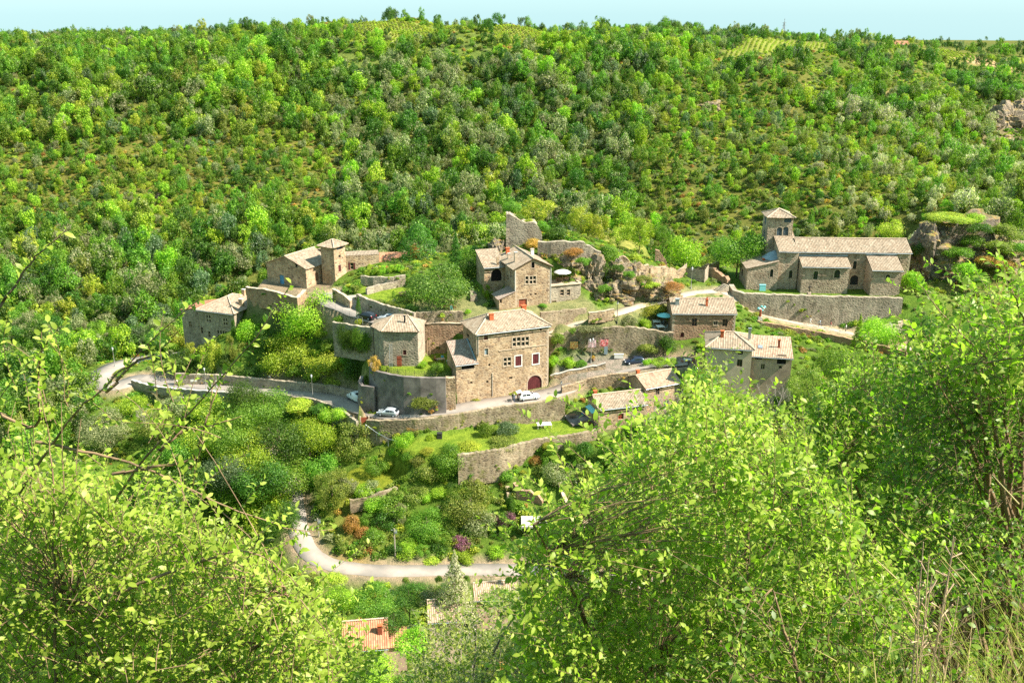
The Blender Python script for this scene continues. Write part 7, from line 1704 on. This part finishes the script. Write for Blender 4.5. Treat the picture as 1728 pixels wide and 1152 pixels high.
# dry scrub in the clearings and low growth between the trees
xs, ys = np.meshgrid(np.arange(-260, 330, 1.5), np.arange(216, 520, 1.5)); xs = xs.ravel() + rg.uniform(-.9, .9, xs.size); ys = ys.ravel() + rg.uniform(-.9, .9, ys.size)
opn = np.zeros(len(xs), bool)
for o in OPEN: opn |= inpoly([tuple(p) for p in o], xs, ys)
n_ = sines(xs, ys, 51, 9); u = rg.uniform(0, 1, len(xs)); keep = (opn & (u + .2 * n_ > .25)) | ((~opn) & (u < .34))
for v in VINE: keep &= ~inpoly([tuple(p) for p in v], xs, ys)
zs = Hn(xs, ys); dep = ys * CP - (zs - CAMZ) * SP; pxs = 864 + FPX * xs / dep; keep &= (pxs > -120) & (pxs < 1850) & ~((xs > 45) & (xs < 130) & (ys < 222))
xs, ys, zs = xs[keep], ys[keep], zs[keep]; r_ = rg.uniform(.45, 1.15, len(xs)) * np.where(opn[keep], 1, 1.3)
sh_src = []
for j, m_ in enumerate(('olive', 'yellow', 'ochre', 'mid', 'grey')):
    a, yy = (-96 + 4 * j, 208.5); t = plant('shrub', '%s shrub in a row outside the hairpin bend' % {'olive': 'olive', 'yellow': 'yellow green', 'ochre': 'rusty', 'mid': 'green', 'grey': 'grey green'}[m_], 'shrub', Vector((a, yy, H(a, yy))), 1.1, .9, 'bush', m_, .6, 'xlo', trunk=False); sh_src.append(t.children[0])
instancer('scrub', 'low dry scrub in the clearings of the hillside', np.c_[xs, ys, zs + r_ * .3], np.c_[r_ * 1.25, r_ * 1.25, r_], rg.choice(5, len(xs), p=[.34, .26, .04, .25, .11]), sh_src)
# weeds and low shrubs on the village slopes
xs, ys = np.meshgrid(np.arange(-105, 125, 1.25), np.arange(104, 216, 1.25)); xs = xs.ravel() + rg.uniform(-.6, .6, xs.size); ys = ys.ravel() + rg.uniform(-.6, .6, ys.size)
keep = np.ones(len(xs), bool)
for poly in BARE: keep &= poly_sd(poly, xs, ys) > .6
for poly in FOOT: keep &= poly_sd(poly, xs, ys) > .5
for nm, hw_ in (('main', 3.4), ('low', 3.0), ('up', 2.3), ('ch', 2.8), ('church', 2.0)): keep &= line_d(RD[nm], xs, ys) > hw_
n_ = sines(xs, ys, 61, 7); u = rg.uniform(0, 1, len(xs)); keep &= u + .25 * n_ > .2
xs, ys, n_ = xs[keep], ys[keep], n_[keep]; zs = Hn(xs, ys); r_ = rg.uniform(.3, .85, len(xs)) * (1 + .25 * n_) * np.where(ys < 150, 1.25, 1)
instancer('undergrowth', 'weeds and low shrubs covering the village slopes', np.c_[xs, ys, zs + r_ * .2], np.c_[r_ * 1.2, r_ * 1.2, r_], rg.choice(5, len(xs), p=[.26, .27, .03, .34, .10]), sh_src)
# thicket down the near slope
xs, ys = np.meshgrid(np.arange(-75, 85, 2.6), np.arange(62, 124, 2.6)); xs = xs.ravel() + rg.uniform(-1, 1, xs.size); ys = ys.ravel() + rg.uniform(-1, 1, ys.size)
keep = (line_d(RD['low'], xs, ys) > 4)
for poly in FOOT: keep &= poly_sd(poly, xs, ys) > 2.5
xs, ys = xs[keep], ys[keep]; zs = Hn(xs, ys); r_ = rg.uniform(1.0, 2.0, len(xs)); r_ = np.where(ys < 112, r_, r_ * .7)
instancer('thicket', 'green thicket filling the bottom of the valley', np.c_[xs, ys, zs + r_ * .7], np.c_[r_, r_, r_], rg.choice([0, 1, 3, 4, 6, 7, 9, 10, 12, 18, 19, 21], len(xs), p=[.06, .06, .17, .17, .12, .12, .06, .06, .06, .05, .05, .02]), srcs)

# weeds rooted in the joints of the walls
fp = np.array(FACE); fp = fp[(sines(fp[:, 0] + fp[:, 2] * .7, fp[:, 1], 77, 5) + rg.uniform(-.8, .8, len(fp))) > .75]; n = len(fp); r_ = rg.uniform(.12, .42, n) * (1 + .6 * (rg.uniform(0, 1, n) < .15))
instancer('wall_weeds', 'weeds and tufts growing from the joints of the old walls', fp, np.c_[r_ * 1.2, r_ * 1.2, r_], rg.choice(5, n, p=[.34, .24, .14, .22, .06]), sh_src)
# vine rows on the plateau
def vines(name, label, poly, step, ang):
    P = np.array([tuple(p)[:2] for p in poly]); c_ = P.mean(0); e = np.array([math.cos(ang), math.sin(ang)]); f = np.array([-e[1], e[0]]); Q = (P - c_) @ np.c_[e, f]
    pts = []
    for v in np.arange(Q[:, 1].min(), Q[:, 1].max(), step):
        for uu in np.arange(Q[:, 0].min(), Q[:, 0].max(), 1.5): pts.append(c_ + e * (uu + rg.uniform(-.3, .3)) + f * (v + rg.uniform(-.1, .1)))
    pts = np.array(pts); k_ = inpoly([tuple(p) for p in P], pts[:, 0], pts[:, 1]); pts = pts[k_]; z_ = Hn(pts[:, 0], pts[:, 1]); n = len(pts)
    instancer(name, label, np.c_[pts, z_ + .55], np.c_[rg.uniform(.6, .8, n), rg.uniform(.6, .8, n), rg.uniform(.5, .8, n)], np.where(rg.uniform(0, 1, n) < .7, 1, 0), sh_src)
for v, lb, st, an in zip(VINE, ('vineyard rows along the crest above the wood', 'vineyard rows on the shoulder right of the crest', 'vineyard rows far right on the plateau', 'vineyard rows at the right edge of the plateau'), (2.2, 2.3, 3.0, 3.0), (.2, 1.25, 1.35, 1.2)): vines('vineyard', lb, v, st, an)
# ================================================================== PLANTS NEXT TO THE PHOTOGRAPHER
M['near_leaf'] = m_leaf('near_leaf', (.30, .385, .05), (.43, .49, .10), .5, .42, .35, .28, 2.5, .008)
M['near_leaf_mid'] = m_leaf('near_leaf_mid', (.22, .31, .035), (.34, .43, .06), .48, .42, .45, .28, 2.0, .012)
M['near_leaf_deep'] = m_leaf('near_leaf_deep', (.13, .22, .025), (.24, .34, .045), .45, .42, .45, .28, 2.0, .012)
M['near_leaf_olive'] = m_leaf('near_leaf_olive', (.27, .32, .06), (.40, .43, .13), .48, .45, .4, .3, 1.5, .01)
def tubes_np(paths, r0, r1, ns=4):
    """paths (n,k,3): thin twigs in one go"""
    n, k, _ = paths.shape
    T = np.gradient(paths, axis=1); T /= np.linalg.norm(T, axis=2, keepdims=True) + 1e-9
    ref = np.array([.3, .5, .81]); A = np.cross(T, ref); A /= np.linalg.norm(A, axis=2, keepdims=True) + 1e-9; B = np.cross(T, A)
    rad = (r0[:, None] * (1 - np.linspace(0, 1, k)) + r1[:, None] * np.linspace(0, 1, k))[..., None]
    rings = np.stack([paths + rad * (A * math.cos(2 * PI * j / ns) + B * math.sin(2 * PI * j / ns)) for j in range(ns)], 2)  # n,k,ns,3
    idx = np.arange(n * k * ns).reshape(n, k, ns); nx = np.roll(idx, -1, 2)
    return rings.reshape(-1, 3), np.stack([idx[:, :-1], nx[:, :-1], nx[:, 1:], idx[:, 1:]], -1).reshape(-1, 4)
def leaves_np(P, D, S, Nn, L, rgen, wid=.62):
    """7-point curled leaves: P foot, D direction, Nn upper side"""
    n = len(P); D = D / (np.linalg.norm(D, axis=1, keepdims=True) + 1e-9); S = np.cross(D, Nn); S /= np.linalg.norm(S, axis=1, keepdims=True) + 1e-9; U = np.cross(S, D)
    L = L[:, None]; w = L * wid * .5 * rgen.uniform(.8, 1.15, n)[:, None]; curl = L * rgen.uniform(.05, .42, n)[:, None]; fold = w * rgen.uniform(.1, .6, n)[:, None]
    pt = L * .18   # stalk
    b = P + D * pt * .4; c = P + D * (pt + L * .5) - U * curl * .05; t = P + D * (pt + L) - U * curl
    r1 = P + D * (pt + L * .18) + S * w * .85 + U * fold * .7; r2 = P + D * (pt + L * .62) + S * w * .86 + U * fold * .7 - U * curl * .3
    l1 = P + D * (pt + L * .18) - S * w * .85 + U * fold * .7; l2 = P + D * (pt + L * .62) - S * w * .86 + U * fold * .7 - U * curl * .3
    V = np.stack([b, r1, r2, t, l2, l1, c], 1).reshape(-1, 3); o = (np.arange(n) * 7)[:, None]
    Q = np.stack([o + np.array([[0, 1, 2, 6]]), o + np.array([[6, 2, 3, 4]]), o + np.array([[0, 6, 4, 5]])], 1).reshape(-1, 4)
    return V, Q
def in_poly_px(poly, n, rgen):
    P = np.array(poly, float); o = []
    while len(o) < n:
        x = rgen.uniform(P[:, 0].min(), P[:, 0].max()); y = rgen.uniform(P[:, 1].min(), P[:, 1].max()); c = False
        for i in range(len(P)):
            a, b_ = P[i], P[(i + 1) % len(P)]
            if (a[1] > y) != (b_[1] > y) and x < (b_[0] - a[0]) * (y - a[1]) / (b_[1] - a[1]) + a[0]: c = not c
        if c: o.append((x, y))
    return np.array(o)
def near_shrub(name, label, cat, poly, y0, y1, ntw, leaf, mat, seed, twl=(.22, .5), foot=None, nst=9, spacing=.024, shoots=(), twig_mat='twig', skew=1.6, wid=.62, extra=()):
    """a shrub measured as a volume: its outline on the photograph between two distances; stems rise from the foot on the slope"""
    g = np.random.default_rng(seed)
    q = in_poly_px(poly, ntw, g); Yd = y0 + (y1 - y0) * g.uniform(0, 1, ntw) ** skew
    T = np.array([tuple(atY(a, b_, y)) for (a, b_), y in zip(q, Yd)])
    for pl, n_, ya, yb in extra:
        q2 = in_poly_px(pl, n_, g); T = np.r_[T, np.array([tuple(atY(a, b_, y)) for (a, b_), y in zip(q2, g.uniform(ya, yb, n_))])]
    # leave gaps: growth comes in sprays with dark hollows between
    fq = 2.6 / max(.6, (y0 + y1) / 9); nz = np.sin(T[:, 0] * fq * 3.1 + seed) * np.sin(T[:, 1] * fq * 2.3 + 2 * seed) + np.sin(T[:, 2] * fq * 3.7 + T[:, 0] * fq * 1.3 + 3 * seed) * .8
    T = T[nz + g.uniform(-.7, .7, len(T)) > -.55]
    ntw = len(T); cen = T.mean(0)
    if foot is None: foot = (cen[0], (y0 + y1) / 2 + .3)
    F = np.array([foot[0], foot[1], H(*foot) - .1])
    # stems
    far = T[g.choice(ntw, nst)]; spread = g.normal(size=(nst, 3)) * np.array([.25, .25, 0]); kk = np.linspace(0, 1, 9)[None, :, None]
    st = (F + spread)[:, None] * (1 - kk) + far[:, None] * kk; st[:, :, 2] += np.sin(kk[..., 0] * PI) * .12 * np.linalg.norm(far - F, axis=1)[:, None]
    st += np.cumsum(g.normal(size=st.shape) * .018, 1)
    hgt = np.linalg.norm(cen - F)
    sv, sq = tubes_np(st, np.full(nst, .012 + .008 * hgt), np.full(nst, .004), 6)
    nodes = st[:, 2:].reshape(-1, 3)
    # twigs: each hangs from the nearest stem or an earlier twig
    ln = g.uniform(*twl, ntw)[:, None]; out = T - (F * .4 + cen * .6); out /= np.linalg.norm(out, axis=1, keepdims=True) + 1e-9
    d = out * .7 + np.array([0, 0, .5]) + g.normal(size=(ntw, 3)) * .55; d /= np.linalg.norm(d, axis=1, keepdims=True)
    st0 = T - d * ln * .5; k5 = np.linspace(0, 1, 6)[None, :, None]
    tw = st0[:, None] + d[:, None] * ln[:, None] * k5; tw += (g.normal(size=(ntw, 1, 3)) * .12 * ln[:, None] + np.array([0, 0, -.10]) * ln[:, None]) * k5 ** 2
    # long upright shoots along the outline make the silhouette ragged
    nsh = int(ntw * (.045 if y0 > 4 else .02)); xb = np.argsort(T[:, 0]); best = []
    for ch in np.array_split(xb, max(4, nsh // 3)):
        if len(ch): best += list(ch[np.argsort(-T[ch, 2])[:3]])
    for i in best:
        dd = np.array([g.normal() * .45, g.normal() * .3, 1.0]); dd /= np.linalg.norm(dd); L_ = min(twl[1], .5) * g.uniform(.8, 1.7); bb = np.array([g.normal() * .25, g.normal() * .2, -.15]) * L_; s0 = T[i] - dd * L_ * .25
        tw[i] = s0 + dd * L_ * k5[0] + bb * k5[0] ** 2
    tv, tq = tubes_np(tw, np.full(ntw, .0024), np.full(ntw, .0010), 4)
    # connecting branchlets
    sel = g.choice(ntw, int(ntw * .3), replace=False); A = []
    for i in sel:
        dd = np.linalg.norm(nodes - st0[i], axis=1); A.append(nodes[dd.argmin()])
    A = np.array(A); B = st0[sel]; k4 = np.linspace(0, 1, 5)[None, :, None]; cb = A[:, None] * (1 - k4) + B[:, None] * k4; cb[:, :, 2] += np.sin(k4[..., 0] * PI) * .05 * np.linalg.norm(B - A, axis=1)[:, None]; cb[:, 1:-1] += g.normal(size=cb[:, 1:-1].shape) * .012
    cv, cq = tubes_np(cb, np.full(len(sel), .003), np.full(len(sel), .0015), 4)
    Vs = [sv, tv, cv]; Qs = [sq, tq + len(sv), cq + len(sv) + len(tv)]; base = len(sv) + len(tv) + len(cv)
    P = [];
    def along(path, sp, r_):
        path = np.asarray(path); seg = np.linalg.norm(np.diff(path, axis=0), axis=1); L_ = seg.sum(); m = max(2, int(L_ / sp)); s = np.linspace(.05, 1, m) * L_; cs = np.r_[0, np.cumsum(seg)]
        i = np.clip(np.searchsorted(cs, s) - 1, 0, len(seg) - 1); f = (s - cs[i]) / seg[i]; p = path[i] * (1 - f)[:, None] + path[i + 1] * f[:, None]; t = (path[i + 1] - path[i]) / seg[i][:, None]
        return p, t
    for w in tw: P.append(along(w, spacing, 0))
    for path in shoots:
        w = np.array([tuple(atY(*p)) for p in path]); dn = np.array([tuple(v) for v in dense([Vector(x) for x in w], .05)]); dn = dn[np.linspace(0, len(dn) - 1, 24).astype(int)]
        dn[1:-1] += g.normal(size=dn[1:-1].shape) * .003
        v_, q_ = tubes_np(dn[None], np.array([.0085]), np.array([.0018]), 6); Vs.append(v_); Qs.append(q_ + base); base += len(v_); P.append(along(dn[6:], spacing * 1.0, 0))
    LP = np.concatenate([p for p, _ in P]); LT = np.concatenate([t for _, t in P]); n = len(LP)
    side = np.cross(LT, g.normal(size=(n, 3))); side /= np.linalg.norm(side, axis=1, keepdims=True) + 1e-9
    D = LT * .45 + side * .85 + np.array([0, 0, .08]); U = np.array([.35, -.1, .9]) + g.normal(size=(n, 3)) * .55
    lv, lq = leaves_np(LP, D, None, U, leaf * (.45 + .95 * g.uniform(0, 1, n) ** 1.3), g, wid)
    t = thing(name, label, cat, F)
    o1 = obj('branches', mesh_idx('branches', np.concatenate(Vs) - F, np.concatenate(Qs), M[twig_mat], True), t); o2 = obj('foliage', mesh_idx('foliage', lv - F, lq, M[mat]), t)
    return n
NL = 0
NL += near_shrub('cherry_shrub', 'wide airy shrub with small heart shaped leaves and long shoots filling the near left', 'shrub',
    [(-60, 830), (60, 825), (170, 845), (290, 880), (390, 915), (460, 960), (520, 1015), (560, 1090), (590, 1240), (-60, 1240)], 3.4, 4.8, 2500, .030, 'near_leaf', 1, (.18, .38), (-2.3, 4.6), 12, .017,
    shoots=[[(-40, 575, 3.7), (10, 500, 3.65), (60, 435, 3.6), (112, 388, 3.6)], [(-30, 930, 4.0), (60, 790, 3.9), (130, 695, 3.85), (200, 630, 3.8), (270, 560, 3.75), (345, 498, 3.7)], [(120, 950, 4.1), (185, 855, 4.0), (250, 765, 3.95), (330, 685, 3.9), (400, 605, 3.85), (440, 555, 3.8), (492, 478, 3.8)],
            [(60, 745, 3.9), (160, 765, 3.9), (260, 795, 3.9), (360, 845, 3.9), (440, 875, 3.95), (500, 893, 3.95), (562, 893, 4.0)], [(95, 1170, 3.5), (92, 1000, 3.5), (90, 850, 3.5), (85, 760, 3.55), (66, 650, 3.6)], [(190, 800, 3.9), (250, 790, 3.9), (330, 770, 3.9), (350, 700, 3.9), (384, 628, 3.9)], [(270, 760, 3.9), (310, 725, 3.9), (360, 718, 3.9), (408, 702, 3.9)], [(-20, 690, 3.7), (60, 720, 3.7), (65, 640, 3.7), (70, 560, 3.7)],
            [(200, 1000, 3.4), (300, 960, 3.4), (420, 930, 3.4), (500, 985, 3.45)], [(320, 790, 4), (345, 720, 4), (362, 640, 4)], [(180, 660, 3.8), (230, 610, 3.8), (260, 600, 3.8), (300, 560, 3.75)]],
    extra=[([(-60, 600), (40, 590), (150, 640), (230, 760), (120, 790), (-60, 810)], 40, 3.5, 4.3), ([(180, 640), (330, 600), (420, 720), (340, 800), (220, 740)], 14, 3.6, 4.2)])
NL += near_shrub('cherry_shrub', 'dense shrub in the lower left corner behind the airy shoots', 'shrub', [(-60, 820), (150, 800), (320, 880), (450, 960), (560, 1030), (620, 1110), (650, 1240), (-60, 1240)], 5.6, 7.4, 1900, .043, 'near_leaf', 2, (.25, .5), (-3.2, 7.0), 8, .020)
NL += near_shrub('hazel_shrub', 'yellowish thicket with many thin grey twigs at the bottom centre', 'shrub', [(700, 1110), (740, 1050), (790, 1020), (850, 1000), (900, 1010), (980, 1080), (1040, 1240), (680, 1240)], 9.0, 12.0, 1200, .048, 'near_leaf_olive', 3, (.35, .8), (-.9, 11.0), 14, .04, twig_mat='bark_grey')
NL += near_shrub('plum_shrub', 'large sunlit shrub with pale oval leaves and reddish twigs right of centre', 'shrub',
    [(868, 960), (892, 900), (940, 868), (1000, 812), (1060, 762), (1110, 735), (1170, 700), (1250, 715), (1330, 770), (1410, 830), (1470, 900), (1530, 985), (1560, 1080), (1560, 1240), (830, 1240), (880, 1090)], 4.8, 7.0, 3600, .042, 'near_leaf', 4, (.18, .42), (1.2, 6.4), 12, .018, skew=1.2,
    shoots=[[(1000, 900, 5.2), (985, 840, 5.2), (975, 800, 5.2), (962, 780, 5.2)], [(1200, 800, 5.5), (1190, 740, 5.5), (1180, 690, 5.5), (1178, 660, 5.5)], [(1100, 830, 5.5), (1095, 760, 5.5), (1085, 720, 5.5)], [(930, 950, 5.2), (925, 890, 5.2), (935, 850, 5.2)]])
NL += near_shrub('young_tree', 'leafy young tree behind the sunlit shrub in front of the plastered house', 'tree', [(1095, 760), (1135, 690), (1160, 640), (1180, 605), (1205, 595), (1222, 625), (1235, 680), (1320, 700), (1390, 700), (1450, 740), (1430, 810), (1200, 780)], 11.0, 14.0, 560, .065, 'near_leaf_mid', 5, (.35, .8), (3.6, 13.0), 12, .045)
NL += near_shrub('young_tree', 'darker leafy tree at the left edge of the near right bushes', 'tree', [(1000, 840), (1040, 780), (1095, 720), (1150, 690), (1190, 740), (1120, 800), (1040, 850)], 17.0, 20.0, 420, .085, 'near_leaf_mid', 6, (.5, 1.1), (3.6, 20.0), 9, .06)
NL += near_shrub('cherry_shrub', 'broad leafy shrub mass filling the right edge behind the dry grass', 'shrub', [(1370, 700), (1430, 630), (1490, 610), (1560, 565), (1640, 535), (1728, 515), (1810, 505), (1810, 1010), (1640, 1000), (1520, 960), (1450, 860), (1390, 770)], 7.5, 10.0, 3000, .046, 'near_leaf_mid', 7, (.25, .6), (5.2, 9.6), 16, .024)
NL += near_shrub('plum_shrub', 'glossy bright branches nearest the right edge below the church crag', 'shrub', [(1550, 590), (1580, 550), (1640, 530), (1700, 515), (1800, 500), (1810, 660), (1700, 670), (1610, 650)], 5.4, 6.8, 300, .052, 'near_leaf', 8, (.22, .5), (4.6, 7.2), 6, .03,
    shoots=[[(1700, 640, 5.8), (1640, 580, 5.8), (1590, 530, 5.8), (1545, 470, 5.8)], [(1760, 600, 5.8), (1728, 540, 5.8), (1705, 480, 5.8), (1695, 455, 5.8)], [(1620, 640, 6), (1570, 590, 6), (1530, 545, 6), (1500, 530, 6)]])
NL += near_shrub('cherry_shrub', 'shaded low shrub behind the dry grass stalks', 'shrub', [(1180, 1060), (1300, 1000), (1500, 960), (1800, 960), (1800, 1240), (1100, 1240)], 4.0, 5.2, 420, .038, 'near_leaf_deep', 9, (.2, .4), (2.4, 4.8), 8, .03)
NL += near_shrub('cherry_shrub', 'leafy dark green shrub in front of the stems at the right edge', 'shrub', [(1480, 660), (1560, 620), (1700, 600), (1810, 600), (1810, 1030), (1640, 1010), (1530, 960), (1480, 860)], 5.8, 7.2, 1100, .042, 'near_leaf_deep', 10, (.22, .5), (4.4, 6.4), 9, .026)
# dry grass at the photographer's feet
M['straw_grass'] = m_leaf('straw_grass', (.50, .43, .16), (.62, .53, .27), .3, .5, .45, .3)
M['green_grass'] = m_leaf('green_grass', (.22, .30, .05), (.40, .42, .10), .35, .45, .4, .3)
def grass(name, label, n, mat, seed, x0, x1, y0, y1, l0, l1, wd, heads=False):
    g = np.random.default_rng(seed); X = g.uniform(x0, x1, n); Y = g.uniform(y0, y1, n); Z = Hn(X, Y); Lh = g.uniform(l0, l1, n) * np.clip(.45 + .55 * (X - x0) / (1.9 - x0), .45, 1.1)
    a = g.uniform(0, 2 * PI, n); lean = g.uniform(.05, .55, n); d = np.c_[np.cos(a) * lean - .12, np.sin(a) * lean, np.ones(n)]; k = 7
    s = np.linspace(0, 1, k)[None, :, None]; bend = np.c_[np.cos(a), np.sin(a), np.full(n, -.35)] * (Lh * g.uniform(.05, .42, n))[:, None]
    path = np.c_[X, Y, Z - .05][:, None] + (d * Lh[:, None])[:, None] * s + bend[:, None] * s ** 2.5
    w = (wd * g.uniform(.6, 1.3, n))[:, None] * (1 - np.linspace(0, 1, k) ** 2)[None]; pa = np.c_[-np.sin(a + 1.2), np.cos(a + 1.2), np.zeros(n)][:, None]
    A = path - pa * w[..., None]; B = path + pa * w[..., None]; V = np.stack([A, B], 2).reshape(-1, 3); idx = np.arange(n * k * 2).reshape(n, k, 2)
    Q = np.stack([idx[:, :-1, 0], idx[:, :-1, 1], idx[:, 1:, 1], idx[:, 1:, 0]], -1).reshape(-1, 4)
    if heads:
        tip = path[:, -1]; td = path[:, -1] - path[:, -2]; td /= np.linalg.norm(td, axis=1, keepdims=True); hp = np.stack([tip - td * .01, tip + td * .03, tip + td * .07, tip + td * .11], 1)
        hv, hq = tubes_np(hp, np.full(n, .0026), np.full(n, .001), 5); Q = np.r_[Q, hq + len(V)]; V = np.r_[V, hv]
    struct(obj(name, mesh_idx(name, V, Q, M[mat])), 'stuff', label)
grass('dry_grass', 'dry straw grass in the lower right corner', 3200, 'straw_grass', 1, .35, 2.7, 1.6, 3.2, .6, 1.15, .0028)
grass('green_grass', 'green grass blades between the straw in the lower right', 1300, 'green_grass', 2, .3, 2.7, 1.7, 3.4, .5, 1.0, .0034)
grass('seeding_grass', 'tall seed heads standing over the grass in the lower right', 80, 'straw_grass', 3, .5, 2.6, 1.9, 3.2, .8, 1.2, .0022, True)
# dry brown umbel stalk
P = atY(1585, 1060, 3.4); P.z = H(P.x, P.y); t = thing('dry_umbel_plant', 'dry brown branching flower stalk against the dark gap at the right', 'plant', P); mb = MB(); r = random.Random(4)
top = atY(1592, 905, 3.4) - P
for k in range(9):
    e = top + Vector((r.uniform(-.10, .10), r.uniform(-.08, .08), r.uniform(-.26, .04))); m_ = e * .55 + Vector((r.uniform(-.03, .03), 0, -.05)); mb.tube([(0, 0, -.05), m_ * .5, m_, e], [.005, .004, .0035, .002], 5)
    for j in range(5): q = m_.lerp(e, .35 + .13 * j); mb.tube([q, q + Vector((r.uniform(-.05, .05), r.uniform(-.04, .04), r.uniform(.01, .06)))], [.002, .004], 5)
mb.build('stalks', M['wood_pale'], t)
print('near leaves', NL)
# ================================================================== LIGHT, SKY, CAMERA
SUN_DIR = Vector((0.97, -0.23, 0)).normalized() ; EL = math.radians(46)
sd = Vector((SUN_DIR.x * math.cos(EL), SUN_DIR.y * math.cos(EL), math.sin(EL)))
L = bpy.data.lights.new('sun', 'SUN'); L.energy = 4.7; L.angle = math.radians(0.5); L.color = (1.0, 0.93, 0.80)
lo = bpy.data.objects.new('sun', L); COL.objects.link(lo)
lo.rotation_euler = (-sd).to_track_quat('-Z', 'Y').to_euler(); lo.location = (200, 0, 300)
W = bpy.data.worlds.new('World'); SC.world = W; W.use_nodes = True
nt = W.node_tree; bg = nt.nodes['Background']
sky = nt.nodes.new('ShaderNodeTexSky'); sky.sky_type = 'NISHITA'; sky.sun_disc = False
sky.sun_elevation = EL; sky.sun_rotation = math.atan2(sd.x, sd.y)
sky.altitude = 400; sky.air_density = 1.0; sky.dust_density = 1.0; sky.ozone_density = 3.0
# the physical sky mixed mostly towards one even pale cyan, for every ray alike
mxs = nt.nodes.new('ShaderNodeMix'); mxs.data_type = 'RGBA'; mxs.inputs[0].default_value = 0.85; mxs.inputs[7].default_value = (1.06, 1.84, 1.98, 1)
nt.links.new(sky.outputs[0], mxs.inputs[6]); nt.links.new(mxs.outputs[2], bg.inputs[0]); bg.inputs[1].default_value = 0.15
cam = bpy.data.cameras.new('camera'); cam.lens = 36.0 * FPX / 1728.0; cam.sensor_width = 36.0; cam.clip_end = 6000; cam.clip_start = 0.05
co = bpy.data.objects.new('camera', cam); COL.objects.link(co); co.location = (0, 0, CAMZ); co.rotation_euler = (math.radians(90) - PITCH, 0, 0)
SC.camera = co
SC.view_settings.view_transform = 'Standard'; SC.view_settings.look = 'None'; SC.view_settings.gamma = 1.0; SC.view_settings.exposure = 1.6
SC.view_settings.use_curve_mapping = False
SC.cycles.max_bounces = 6; SC.cycles.diffuse_bounces = 3; SC.cycles.glossy_bounces = 2; SC.cycles.transmission_bounces = 4; SC.cycles.transparent_max_bounces = 8
SC.cycles.use_denoising = False
SC.cycles.caustics_reflective = False; SC.cycles.caustics_refractive = False
